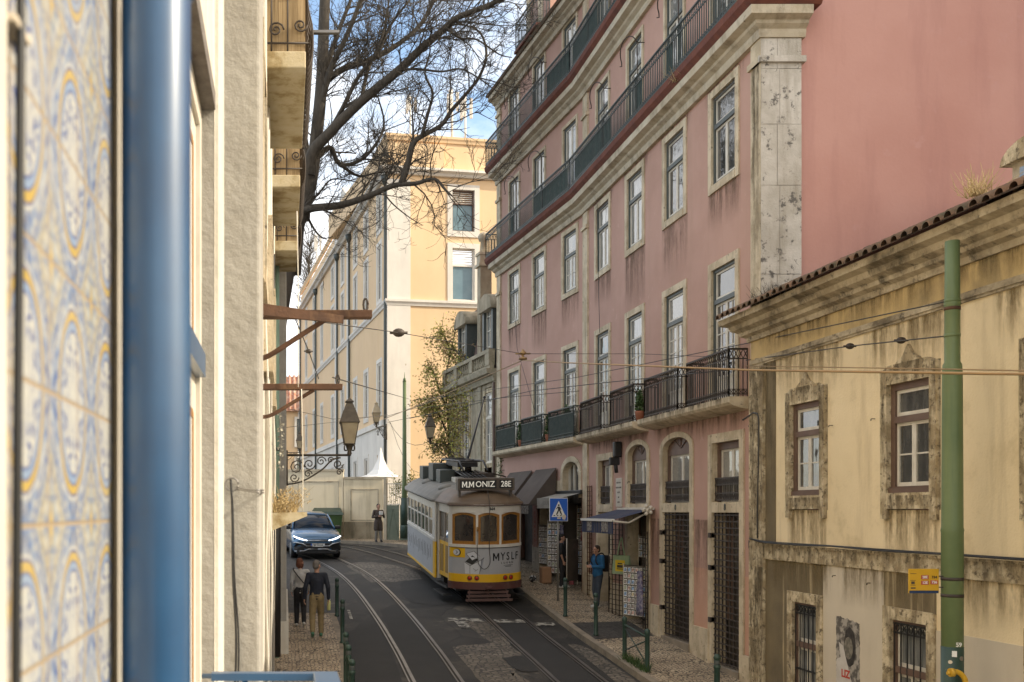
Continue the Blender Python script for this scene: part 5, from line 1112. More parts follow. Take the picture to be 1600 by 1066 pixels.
# ------------------------------------------------------------------ tram
def tram():
    slope = (zr(35)-zr(27.5))/7.5
    M0 = T(5.56, 27.15, zr(27.6)+.02) @ RZ(.028) @ RX(math.atan(slope)) @ RY(-.014)
    root = thing('tram', 'old yellow and white tram with a grey advert panel, front facing down the street', 'tram', M0)
    cream = mat('cream_tram_paint', (.72, .70, .64), (.65, .62, .56), 3, .35, coord='obj', streak=((.36, .31, .24), .35, .52, .8, (6, 6, .8)))
    yel = mat('yellow_tram_paint', (.82, .48, .015), (.76, .44, .02), 3, .35, coord='obj', streak=((.3, .18, .03), .3, .55, .8, (5, 5, 1)))
    ad = mat('grey_advert_wrap', (.44, .445, .46), (.39, .395, .41), 1.5, .4, coord='obj')
    red = mat('oxblood_tram_paint', (.12, .045, .04), (.09, .04, .035), 4, .5, coord='obj', streak=((.22, .17, .13), .5, .52, .75, (4, 4, 2)))
    rfm = mat('dusty_grey_roof', (.17, .16, .135), (.12, .113, .095), 1.8, .55, coord='obj', streak=((.27, .25, .215), .6, .5, .7, (1, 5, 1)))
    hood = mat('brown_tram_hood', (.165, .11, .065), (.12, .085, .055), 2.5, .5, coord='obj', streak=((.2, .17, .13), .5, .5, .75, (4, 1, 1)))
    undr = S['black']; gt = mat('tram_pane', (.03, .026, .024), (.085, .072, .06), 1.6, .03, coord='obj'); gt.node_tree.nodes['Principled BSDF'].inputs['IOR'].default_value = 2.1
    gs = glass('tram_side_pane', (.16, .15, .14), (.05, .05, .05), .03, 1.9, .02)
    # plan outline from the left body side round the front to the right side (x right, y back)
    fr = [(-.96, .42), (-.36, .05), (.36, .05), (.96, .42)]
    def seg(q, a, b, z0, z1, t=.05, i0=0., i1=0.):
        a = Vector(a); b = Vector(b); d = (b-a); L_ = d.length; d.normalize(); n = Vector((-d.y, d.x))   # n points inwards for this winding
        a2 = a+d*i0; b2 = b-d*i1
        q.add([(a2.x, a2.y, z0), (b2.x, b2.y, z0), (b2.x+n.x*t, b2.y+n.y*t, z0), (a2.x+n.x*t, a2.y+n.y*t, z0), (a2.x, a2.y, z1), (b2.x, b2.y, z1), (b2.x+n.x*t, b2.y+n.y*t, z1), (a2.x+n.x*t, a2.y+n.y*t, z1)],
              [(0, 1, 2, 3), (4, 5, 6, 7), (0, 1, 5, 4), (1, 2, 6, 5), (2, 3, 7, 6), (3, 0, 4, 7)])
    # smooth front curve
    cv = [Vector((*p, 0)) for p in [(-1.0, .50), (-.9, .34), (-.62, .15), (-.3, .045), (0, .01), (.3, .045), (.62, .15), (.9, .34), (1.0, .50)]]
    fc = [(p.x, p.y) for p in spline(cv, 3)]
    def band(name, m, z0, z1, out=0., path=None):
        q = MB(); path = path or fc; ps = offset(path, -out)
        rings = [[Vector((x, y, z)) for z in (z0, z1)] for x, y in ps]; inner = offset(path, .06)
        vs = []
        for (x, y), (xi, yi) in zip(ps, inner): vs += [[Vector((x, y, z0)), Vector((x, y, z1)), Vector((xi, yi, z1)), Vector((xi, yi, z0))]]
        q.loft(vs, True, False); return q.build(name, m, root, M0)
    band('front_skirt', red, .40, .60, .03); band('front_band', yel, .60, .82, .012); adp = band('front_panel', ad, .82, 1.55); band('belt_rail', cream, 1.55, 1.63, .018); band('front_header', cream, 2.50, 2.72, .0)
    q = MB(); q.tube([(x, y-.012, 1.545) for x, y in fc], .012, 5); q.build('belt_trim', S['black'], root, M0)
    # three front windows with amber frames, cream posts
    def along(u):     # u = x position on the front curve
        for (x0, y0), (x1, y1) in zip(fc, fc[1:]):
            if x0 <= u <= x1: t = (u-x0)/(x1-x0); return Vector((u, y0+(y1-y0)*t))
        return Vector(fc[-1])
    for a, b in ((-1.0, -.93), (-.35, -.29), (.29, .35), (.93, 1.0)):
        q = MB(); pa, pb = along(a), along(b); seg(q, pa, pb, 1.63, 2.5, .07); q.build('window_post', cream, root, M0)
    for a, b in ((-.93, -.35), (-.29, .29), (.35, .93)):
        pa, pb = along(a), along(b); d = (pb-pa); L_ = d.length; Mw = M0 @ T(pa.x, pa.y) @ RZ(math.atan2(d.y, d.x))
        q = MB(); t = .065; q.box(0, t, .0, .05, 1.63, 2.5); q.box(L_-t, L_, .0, .05, 1.63, 2.5); q.box(t, L_-t, .002, .05, 1.63, 1.63+.085)
        top = [(t, 2.5)]+[(t+(L_-2*t)*i/10, 2.38+.06*math.sin(math.pi*i/10)) for i in range(11)]+[(L_-t, 2.5)]
        q.prism(top, .004, .05); wn = q.build('front_window', S['wood'], root, Mw)
        q = MB(); q.box(t*.6, L_-t*.6, .03, .04, 1.68, 2.47); q.build('pane', gt, wn, Mw)
        q = MB(); q.prism([(0, 2.505)]+[(L_*i/10, 2.44+.06*math.sin(math.pi*i/10)) for i in range(11)]+[(L_, 2.505)], -.003, .0035); q.build('header_arch', cream, wn, Mw)
    # platform side with the folding door, both sides
    for s in (-1, 1):
        a, b = ((-1.0, .50), (-1.12, 1.62)) if s < 0 else ((1.12, 1.62), (1.0, .50))
        if s < 0: pa, pb = b, a
        else: pa, pb = b, a
        q = MB(); A = Vector(pa); B = Vector(pb); d = B-A; L_ = d.length; Mw = M0 @ T(A.x, A.y) @ RZ(math.atan2(d.y, d.x))
        sg = 1
        q.box(0, L_, .02, .06, 2.45, 2.72); q.build('door_header', cream, root, Mw)
        for k in range(2):
            x0 = .06+(L_-.12)*k/2; x1 = x0+(L_-.12)/2-.015
            q = MB(); q.box(x0, x1, .05, .09, .62, 1.62); dr = q.build('door', yel, root, Mw)
            q = MB(); q.box(x0+.1, x1-.1, .04, .052, .75, 1.52); q.build('door_panel', mat('dark_yellow_panel', (.3, .17, .015), rough=.5) if 'dark_yellow_panel' not in bpy.data.materials else bpy.data.materials['dark_yellow_panel'], dr, Mw)
            q = MB(); q.box(x0, x0+.06, .05, .09, 1.62, 2.45); q.box(x1-.06, x1, .05, .09, 1.62, 2.45); q.box(x0, x1, .05, .088, 1.62, 1.72); q.build('door_frame', mat('brown_door_frame', (.25, .2, .15), rough=.5) if 'brown_door_frame' not in bpy.data.materials else bpy.data.materials['brown_door_frame'], dr, Mw)
            q = MB(); q.box(x0+.05, x1-.05, .065, .072, 1.7, 2.45); q.build('pane', gs, dr, Mw)
        q = MB(); q.box(0, .06, .0, .1, .5, 2.72); q.box(L_-.06, L_, .0, .1, .5, 2.72); q.build('door_post', yel if s > 0 else cream, root, Mw)
        q = MB(); q.box(.05, L_-.05, -.05, .1, .36, .42); q.box(.05, L_-.05, -.14, .1, .16, .2); q.build('step', S['black'], root, Mw)
    # saloon sides
    Y0, Y1, X = 1.62, 6.78, 1.19
    for s in (-1, 1):
        def sb(q, y0, y1, z0, z1, xo=0., t=.05): q.box(min(s*(X+xo), s*(X-t)), max(s*(X+xo), s*(X-t)), y0, y1, z0, z1)
        q = MB(); sb(q, Y0+.32, Y1, .56, 1.55); q.build('side_panel', ad, root, M0)
        q = MB(); sb(q, Y0, Y0+.32, .56, 1.55); sb(q, Y0, Y1, .50, .56, .012); q.build('side_corner', yel, root, M0)
        q = MB(); sb(q, Y0, Y1, 1.55, 1.63, .018); sb(q, Y0, Y1, 2.46, 2.72); q.build('side_rail', cream, root, M0)
        q = MB(); sb(q, Y0, Y0+.34, 1.63, 2.46); q.build('corner_post', cream, root, M0)
        n = 7; w_ = (Y1-Y0-.34)/n
        for k in range(n):
            y0 = Y0+.34+k*w_; q = MB(); sb(q, y0, y0+.05, 1.63, 2.46); sb(q, y0+w_-.05, y0+w_-.003, 1.63, 2.46); sb(q, y0+.05, y0+w_-.05, 2.12, 2.16, -.008); sb(q, y0+.05, y0+w_-.05, 1.63, 1.68, -.004)
            wn = q.build('side_window', cream, root, M0)
            q = MB(); sb(q, y0+.04, y0+w_-.04, 1.66, 2.46, -.022, .03); q.build('pane', gs, wn, M0)
        # scribbled lettering of the side advert
        q = MB(); rnd = random.Random(6)
        for k in range(16):
            y = Y0+.7+k*.27; sb(q, y, y+.02, .95+rnd.uniform(-.1, .1), 1.25+rnd.uniform(-.1, .18), .003, 0); 
            if k % 2: q.add([(s*(X+.003), y, 1.0), (s*(X+.003), y+.03, 1.0), (s*(X+.003), y+.24, 1.3), (s*(X+.003), y+.21, 1.3)], [(0, 1, 2, 3)])
        q.build('advert_strokes', S['dark'], root, M0)
    # rear platform
    rp = [(1.12, 6.78), (1.0, 7.9), (.6, 8.25), (-.6, 8.25), (-1.0, 7.9), (-1.12, 6.78)]
    for z0, z1, m, nm in ((.5, .82, yel, 'rear_band'), (.82, 1.6, ad, 'rear_panel'), (1.6, 2.5, gs, 'rear_pane'), (2.5, 2.72, cream, 'rear_header')):
        q = MB(); q.loft([[Vector((x, y, z)) for x, y in rp] for z in (z0, z1)]); q.build(nm, m, root, M0)
    q = MB(); q.box(-1.1, 1.1, 1.65, 6.7, .55, .62); q.box(-1.1, 1.1, 6.70, 6.75, .6, 2.7); q.build('floor', S['black'], root, M0)
    q = MB(); q.box(-.9, .9, 1.0, 1.05, .6, 1.7); q.box(-1.05, -.5, 1.55, 1.6, .6, 2.6); q.box(.4, 1.05, 1.55, 1.6, .6, 2.6); q.build('bulkhead', mat('varnished_saloon_wood', (.09, .045, .02), rough=.5), root, M0)
    q = MB(); q.bbox(-.55, -.25, .5, .75, .6, 1.75, .02); q.tube([(-.4, .55, 1.75), (-.2, .5, 1.82)], .02, 6); q.build('controller', S['bollard'], root, M0)
    # roof: dome built from shrinking outlines
    out = [(x, y) for x, y in fc]+[(1.12, 1.62), (1.22, 1.7), (1.22, 6.75), (1.05, 7.95), (.6, 8.3), (-.6, 8.3), (-1.05, 7.95), (-1.22, 6.75), (-1.22, 1.7), (-1.12, 1.62)]
    rings = []
    for k, (s_, z) in enumerate(((1.05, 2.69), (1.06, 2.74), (1.0, 2.78), (.93, 2.87), (.82, 2.97), (.66, 3.06), (.45, 3.13), (.2, 3.17))):
        ins = (1.06-s_)
        rings.append([Vector((x*s_, 4.15+(y-4.15)*(1-ins*.33), z)) for x, y in out])
    def half(a, name, m, sel):
        q = MB(); q.loft(rings, True, True)
        keep = [i for i, f in enumerate(q.f) if sel(sum(q.v[j].y for j in f)/len(f), len(f))]
        q.f = [q.f[i] for i in keep]; q.sm = [q.sm[i] for i in keep]; q.mi = [q.mi[i] for i in keep]
        used = sorted({j for f in q.f for j in f}); mp = {j: i for i, j in enumerate(used)}; q.v = [q.v[j] for j in used]; q.f = [[mp[j] for j in f] for f in q.f]
        return q.build(name, m, root, M0)
    half(0, 'roof', rfm, lambda y, n: y > 1.55 or n > 4); half(0, 'roof_hood', hood, lambda y, n: y <= 1.55 and n <= 4)
    q = MB(); ps = offset(fc, -.05); q.tube([(x, y, 2.70) for x, y in ps], .022, 6); q.build('gutter', S['slate'], root, M0)
    for s in (-1, 1):
        q = MB(); q.tube([(s*1.25, 1.7, 2.72), (s*1.25, 6.75, 2.72)], .02, 6); q.build('gutter', S['slate'], root, M0)
        for y in (2.3, 5.2):
            q = MB(); q.ball((s*.72, y, 3.02), .26, .3, .13, 8); q.build('roof_vent', rfm, root, M0)
    # destination sign
    sb_ = mat('brown_sign_housing', (.085, .065, .05), (.11, .09, .07), 4, .5, coord='obj')
    q = MB(); q.bbox(-.78, .78, .36, .62, 3.08, 3.42, .012); q.box(-.74, -.68, .45, .6, 2.85, 3.1); q.box(.68, .74, .45, .6, 2.85, 3.1); sg = q.build('destination_sign', sb_, root, M0)
    q = MB(); q.box(-.72, .28, .35, .362, 3.14, 3.37); q.build('sign_glass', S['black'], sg, M0); q = MB(); q.box(.36, .72, .35, .362, 3.14, 3.37); q.build('sign_glass', S['black'], sg, M0)
    lit = mat('lit_sign_letters', (.75, .74, .66), rough=.6, emit=((1, .96, .82), .12))
    glyph_m('sign_letter', .225, lit, sg, M0 @ T(-.60, .347, 3.252)); text('sign_text', '.', .225, lit, sg, M0 @ T(-.505, .347, 3.24), .004, .002); glyph_m('sign_letter', .225, lit, sg, M0 @ T(-.41, .347, 3.252)); text('sign_text', 'ONIZ', .225, lit, sg, M0 @ T(-.035, .347, 3.252), .002, .002, sx=.95); text('sign_text', '28E', .225, lit, sg, M0 @ T(.54, .347, 3.252), .001, .002, sx=.85)
    text('fleet_number', '564', .10, S['black'], root, M0 @ T(.08, -.006, 2.605), .004, .002)
    # advert: big letters, small lines, perfume-box drawing, round emblem; headlamps
    def onfront(u, z, out=.006):
        p = along(u); e = .05; d = along(min(u+e, .99))-along(max(u-e, -.99)); return M0 @ T(p.x, p.y, z) @ RZ(math.atan2(d.y, d.x)) @ T(0, -out, 0)
    glyph_m('advert_letter', .29, S['black'], root, onfront(.20, 1.29))
    for ch, u in zip('YSLF', (.395, .545, .69, .82)): text('advert_letter', ch, .30, S['black'], root, onfront(u, 1.29), .003, .002, sx=.76)
    for k, u in enumerate((.36, .44, .52, .60, .68)): text('advert_small_text', 'LUE~N'[k] if k != 3 else 'E', .07, S['dark'], root, onfront(u, 1.12), .001, .002)
    for z, u0, u1 in ((1.055, .42, .70), (1.02, .47, .65)):
        q = MB(); pa, pb = along(u0), along(u1); q.tube([(pa.x, pa.y-.006, z), (along((u0+u1)/2).x, along((u0+u1)/2).y-.006, z), (pb.x, pb.y-.006, z)], .006, 4); q.build('advert_rule', S['dark'], root, M0)
    def flat(name, m, pts, o):
        q = MB(); c = [(along(u).x, along(u).y-o, z) for u, z in pts]; n = len(c); ct = Vector((sum(p[0] for p in c)/n, sum(p[1] for p in c)/n, sum(p[2] for p in c)/n))
        q.add([*c, ct], [(i, (i+1) % n, n) for i in range(n)]); return q.build(name, m, root, M0, False)
    def strip_on(name, m, u0, u1, z0, z1, o):
        q = MB(); k = 10; us = [u0+(u1-u0)*i/k for i in range(k+1)]
        for a, b in zip(us, us[1:]):
            A, B = along(a), along(b); nA = Vector((a*.55, -1)).normalized()*o; nB = Vector((b*.55, -1)).normalized()*o
            q.quad((A.x+nA.x, A.y+nA.y, z0), (B.x+nB.x, B.y+nB.y, z0), (B.x+nB.x, B.y+nB.y, z1), (A.x+nA.x, A.y+nA.y, z1))
        return q.build(name, m, root, M0, False)
    pw = mat('pale_print', (.62, .63, .65), rough=.5); pg = mat('mid_grey_print', (.27, .28, .31), rough=.5)
    flat('printed_box', pw, [(-.64, 1.15), (-.50, 1.05), (-.5, .83), (-.62, .83)], .007); flat('printed_box', pw, [(-.5, 1.05), (-.2, 1.22), (-.26, .83), (-.5, .83)], .0075); flat('printed_box', S['black'], [(-.62, 1.16), (-.44, 1.08), (-.28, 1.22), (-.44, 1.34)], .009)
    flat('printed_lid', pw, [(-.60, 1.38), (-.40, 1.44), (-.25, 1.30), (-.44, 1.20)], .011); flat('printed_box', pg, [(-.2, 1.22), (-.13, 1.28), (-.2, .95), (-.25, .85)], .008)
    q = MB()
    for pl in ([(-.64, 1.15), (-.5, 1.05), (-.2, 1.22), (-.13, 1.28)], [(-.5, 1.05), (-.5, .84)], [(-.6, 1.38), (-.4, 1.46), (-.25, 1.32), (-.44, 1.2), (-.6, 1.38)], [(-.2, 1.22), (-.25, .84)], [(-.42, .98), (-.34, .93), (-.38, .9), (-.29, .96)]):
        q.tube([(along(u).x, along(u).y-.013, z) for u, z in pl], .006, 4)
    q.build('printed_outline', S['dark'], root, M0)
    strip_on('advert_corner', yel, -.985, -.62, 1.27, 1.54, .006)
    for r0, dx, m in ((.105, .03, pw), (.08, 0, yel)):
        pass
    for u, r_, m, o in ((-.82, .10, S['black'], .008), (-.835, .085, pw, .010), (-.85, .045, S['black'], .012), (-.865, .04, pw, .014)):
        flat('round_emblem', m, [(u+r_*.9*math.cos(a*.3927), 1.41+r_*math.sin(a*.3927)) for a in range(16)], o+.014)
    lamp = mat('red_lamp_lens', (.42, .03, .015), rough=.2); ring = mat('lamp_rim', (.16, .10, .05), rough=.4, metal=.6)
    for u in (-.50, -.32, .46, .63):
        Mh = onfront(u, .715, .0); q = MB(); q.tube([(0, -.035, 0), (0, .02, 0)], .068, 14); hl = q.build('headlight', ring, root, Mh)
        q = MB(); q.ball((0, -.035, 0), .05, .016, .05, 6); q.build('lens', lamp, hl, Mh)
    q = MB(); q.bbox(-.09, .09, -.12, .1, .42, .5, .02); q.build('coupler', red, root, M0)
    # lifeguard tray, underframe, wheels
    lg = mat('dusty_oxblood_slat', (.13, .07, .062), (.1, .06, .05), 5, .7, coord='obj')
    for k, (z, y, hw) in enumerate(((.32, .06, .56), (.225, .0, .60), (.125, -.06, .64))):
        q = MB(); q.box(-hw, hw, y, y+.035, z-.035, z+.035); q.build('lifeguard_slat', lg, root, M0)
    for x in (-.5, -.02, .5):
        q = MB(); q.tube([(x, .12, .40), (x*1.1, -.02, .08)], .02, 4); q.build('lifeguard_strut', lg, root, M0)
    q = MB(); q.box(-.8, .8, .5, 8, .3, .5); q.box(-.95, -.85, 1.5, 6.8, .3, .52); q.box(.85, .95, 1.5, 6.8, .3, .52); q.box(-.9, .9, 2.6, 5.8, .12, .35); q.build('underframe', S['black'], root, M0)
    for y in (3.0, 5.6):
        for s in (-1, 1):
            q = MB(); q.tube([(s*.40, y, .33), (s*.52, y, .33)], .33, 20); q.build('wheel', S['steel'], root, M0)
    # roof gear: resistor boxes, trolley base, pole
    for x0, x1, y0, y1, z0, z1, m in ((-.75, -.15, 6.3, 7.0, 3.08, 3.5, 'frame'), (-.72, -.1, 4.6, 5.4, 3.12, 3.66, 'frame'), (-.66, -.2, 3.7, 4.4, 3.1, 3.5, 'frame'), (-.05, .75, 2.6, 4.8, 3.15, 3.42, 'ironbrown'), (-.35, .1, 2.9, 3.5, 3.14, 3.30, 'white')):
        q = MB(); q.bbox(x0, x1, y0, y1, z0, z1, .02); q.build('roof_box', S[m], root, M0)
    q = MB()
    for x in (-.35, .35): q.tube([(x, 5.6, 3.4), (x, 5.0, 3.78), (x, 2.3, 3.82), (x, 1.7, 3.55)], .03, 6)
    for y in (5.0, 4.2, 3.4, 2.6): q.tube([(-.35, y, 3.8), (.35, y, 3.8)], .025, 5)
    for k in range(6): q.tube([(-.3+.12*k, 1.5, 3.35), (-.3+.12*k, 3.2, 3.5)], .022, 5)
    q.box(-.3, .3, 2.8, 4.6, 3.62, 3.76); q.build('trolley_base', S['black'], root, M0)
    q = MB(); q.lathe([(.12, 3.4), (.1, 3.6), (.16, 3.75), (.05, 3.85)], (.1, 3.2, 0), 10); q.build('trolley_swivel', S['ironbrown'], root, M0); q = MB(); q.tube([(-.4, 1.3, 3.3), (-.2, 1.0, 3.5), (.3, 1.0, 3.52), (.75, 1.2, 3.4)], .018, 5); q.build('rope_guide', S['ironbrown'], root, M0)
    pi = M0.inverted(); a = pi @ P(729, 724, 31); b = pi @ P(757, 621, 34.3)
    q = MB(); q.tube([a, a.lerp(b, .5), b], [.04, .03, .02], 8); q.ball(b, .05, n=5); q.build('trolley_pole', S['black'], root, M0)
    # ropes at the front
    q = MB(); q.tube(spline([(.02, .30, 3.1), (.0, -.03, 2.72), (.0, -.04, 2.3), (.0, -.03, 1.6), (.02, -.04, 1.15), (-.1, -.05, .98), (-.22, -.04, 1.02), (-.3, 0, 1.2), (-.32, .02, 1.7), (-.32, .02, 2.05)], 6), .009, 5); q.build('trolley_rope', S['wire'], root, M0)
    q = MB(); q.tube([(-.32, .0, 2.0), (-.32, .0, 2.12)], .025, 8); q.build('rope_hook', S['copper'], root, M0)
    return root
tram()
# ------------------------------------------------------------------ car
def car():
    zc = zr(38.5); sl_ = (zr(40.5)-zr(37))/3.5
    M0 = T(1.22, 36.9, zr(37)+.0) @ RZ(.10) @ RX(math.atan(sl_))
    root = thing('car', 'blue grey crossover car with thin white headlights driving down the left tram track', 'car', M0)
    pnt = mat('grey_blue_car_paint', (.075, .165, .29), (.06, .14, .255), 1, .25, .45, coord='obj'); pnt.node_tree.nodes['Principled BSDF'].inputs['Coat Weight'].default_value = .7
    blk = mat('black_car_plastic', (.016, .016, .017), rough=.45); gl = glass('car_glass', (.008, .018, .035), (.016, .032, .055), .06, 1.35, .0, scale=2)
    sil = mat('satin_silver_trim', (.42, .43, .44), rough=.3, metal=.8); lit = mat('white_running_light', (.8, .85, .9), rough=.2, emit=((.9, .95, 1), 1.6))
    # body by cross-sections: y, half width low/belt/top, z floor, z shoulder, z top, half width top
    def sect(y, w0, w1, wt, z0, zs, zt):
        pts = [(-w0*.93, z0), (-w0, z0+.12), (-w1, (z0+zs)/2), (-w1, zs-.08), (-w1*.96, zs), (-wt, zt-.02), (-wt*.6, zt+.01), (0, zt+.02)]
        pts += [(-x, z) for x, z in pts[-2::-1]]
        return [Vector((x, y, z)) for x, z in pts]
    q = MB(); q.loft([sect(*a) for a in ((.02, .62, .66, .55, .36, .66, .74), (.10, .80, .84, .72, .24, .74, .86), (.35, .88, .92, .76, .22, .88, .96), (.8, .92, .935, .78, .22, .96, 1.03), (1.35, .92, .937, .80, .22, 1.0, 1.08), (2.2, .92, .937, .82, .22, 1.02, 1.1), (3.4, .92, .937, .82, .22, 1.04, 1.12), (4.1, .9, .92, .76, .25, 1.04, 1.12), (4.42, .75, .78, .6, .4, .9, 1.0))])
    q.build('body', pnt, root, M0)
    def cab(y, wb, wt, zb, zt): return [Vector(p) for p in ((-wb, y, zb), (-(wb+wt)/2-.015, y, (zb+zt)/2), (-wt, y, zt-.05), (-wt*.85, y, zt), (0, y, zt+.025), (wt*.85, y, zt), (wt, y, zt-.05), ((wb+wt)/2+.015, y, (zb+zt)/2), (wb, y, zb))]
    q = MB(); q.loft([cab(1.25, .80, .74, 1.03, 1.08), cab(1.75, .82, .66, 1.03, 1.42), cab(2.1, .83, .63, 1.03, 1.575), cab(2.9, .83, .62, 1.03, 1.61), cab(3.7, .82, .60, 1.03, 1.55), cab(4.25, .74, .56, 1.03, 1.15)]); q.build('glasshouse', gl, root, M0)
    q = MB(); q.loft([[Vector((x, y, z+.014)) for x, z in ((-w_, zt-.06), (-w_*.85, zt), (0, zt+.025), (w_*.85, zt), (w_, zt-.06))]+[Vector((x, y, z-.02)) for x, z in ((w_, zt-.06), (0, zt), (-w_, zt-.06))] for y, w_, zt in ((2.02, .645, 1.55), (2.3, .645, 1.59), (2.9, .64, 1.61), (3.7, .62, 1.55), (4.0, .6, 1.42))]); q.build('roof', pnt, root, M0)
    for s in (-1, 1):
        q = MB(); q.tube([(s*.815, 1.22, 1.06), (s*.70, 1.75, 1.40), (s*.65, 2.08, 1.555)], .035, 6); q.build('windscreen_pillar', pnt, root, M0)
        q = MB(); q.tube([(s*.845, 2.6, 1.05), (s*.66, 2.6, 1.56)], .03, 5); q.build('door_pillar', blk, root, M0)
        q = MB(); q.bbox(s*.97-.11, s*.97+.11, 1.38, 1.52, 1.03, 1.16, .035); q.tube([(s*.8, 1.45, 1.05), (s*.93, 1.45, 1.07)], .025, 5); q.build('wing_mirror', blk, root, M0)
        q = MB(); q.tube([(s*.38, -.02, .70), (s*.55, -.005, .735), (s*.72, .05, .785), (s*.885, .24, .85)], [.018, .024, .030, .022], 6); q.build('headlight', lit, root, M0)
        q = MB(); q.loft([[Vector((s*.42, -.005, .68)), Vector((s*.86, .18, .81)), Vector((s*.88, .18, .71)), Vector((s*.5, -.005, .61))], [Vector((s*.42, .2, .69)), Vector((s*.8, .5, .83)), Vector((s*.8, .5, .72)), Vector((s*.5, .2, .60))]], True, False); q.build('headlamp_housing', blk, root, M0)
        q = MB(); q.loft([[Vector((s*.48, -.03, .55)), Vector((s*.80, .03, .60)), Vector((s*.89, .12, .45)), Vector((s*.86, .06, .33)), Vector((s*.52, -.03, .36))], [Vector((s*.48, .2, .55)), Vector((s*.7, .3, .60)), Vector((s*.75, .4, .45)), Vector((s*.75, .3, .33)), Vector((s*.52, .2, .36))]], True, False); q.build('air_intake', blk, root, M0)
        q = MB(); q.tube([(s*.2, -.03, .50), (s*.42, -.035, .50), (s*.55, -.035, .58), (s*.83, .03, .63), (s*.90, .12, .60)], .024, 5); q.build('bumper_trim', sil, root, M0)
        q = MB(); q.tube([(0, -.03, .385), (s*.35, -.03, .385), (s*.52, -.03, .315), (s*.86, .06, .30)], .026, 5); q.build('lower_trim', sil, root, M0)
    q = MB(); q.tube([(-.40, -.015, .70), (0, -.03, .70), (.40, -.015, .70)], .028, 6); q.build('grille_bar', sil, root, M0)
    q = MB(); q.bbox(-.5, .5, -.012, .2, .40, .60, .02); q.bbox(-.78, .78, -.01, .3, .2, .36, .03); q.build('lower_grille', blk, root, M0)
    q = MB(); q.box(-.26, .26, -.035, -.008, .475, .59); pl = q.build('number_plate', S['signwhite'], root, M0)
    q = MB(); q.box(-.26, -.215, -.0365, -.03, .475, .59); q.build('plate_band', S['signblue'], pl, M0)
    text('plate_text', 'BP·94·UL', .095, S['black'], pl, M0 @ T(.02, -.0365, .532), .002, .001)
    for x, y in ((-.80, .85), (.80, .85), (-.80, 3.55), (.80, 3.55)):
        q = MB(); s = 1 if x > 0 else -1; q.tube([(x-s*.12, y, .345), (x+s*.125, y, .345)], .345, 24); wh = q.build('wheel', blk, root, M0)
        q = MB(); q.tube([(x+s*.12, y, .345), (x+s*.135, y, .345)], .22, 16); q.build('rim', sil, wh, M0)
    q = MB(); q.tube([(.42+.17*math.cos(a*.524), 1.75, 1.12+.13*math.sin(a*.524)) for a in range(13)], .015, 5); q.build('steering_wheel', blk, root, M0)
car()
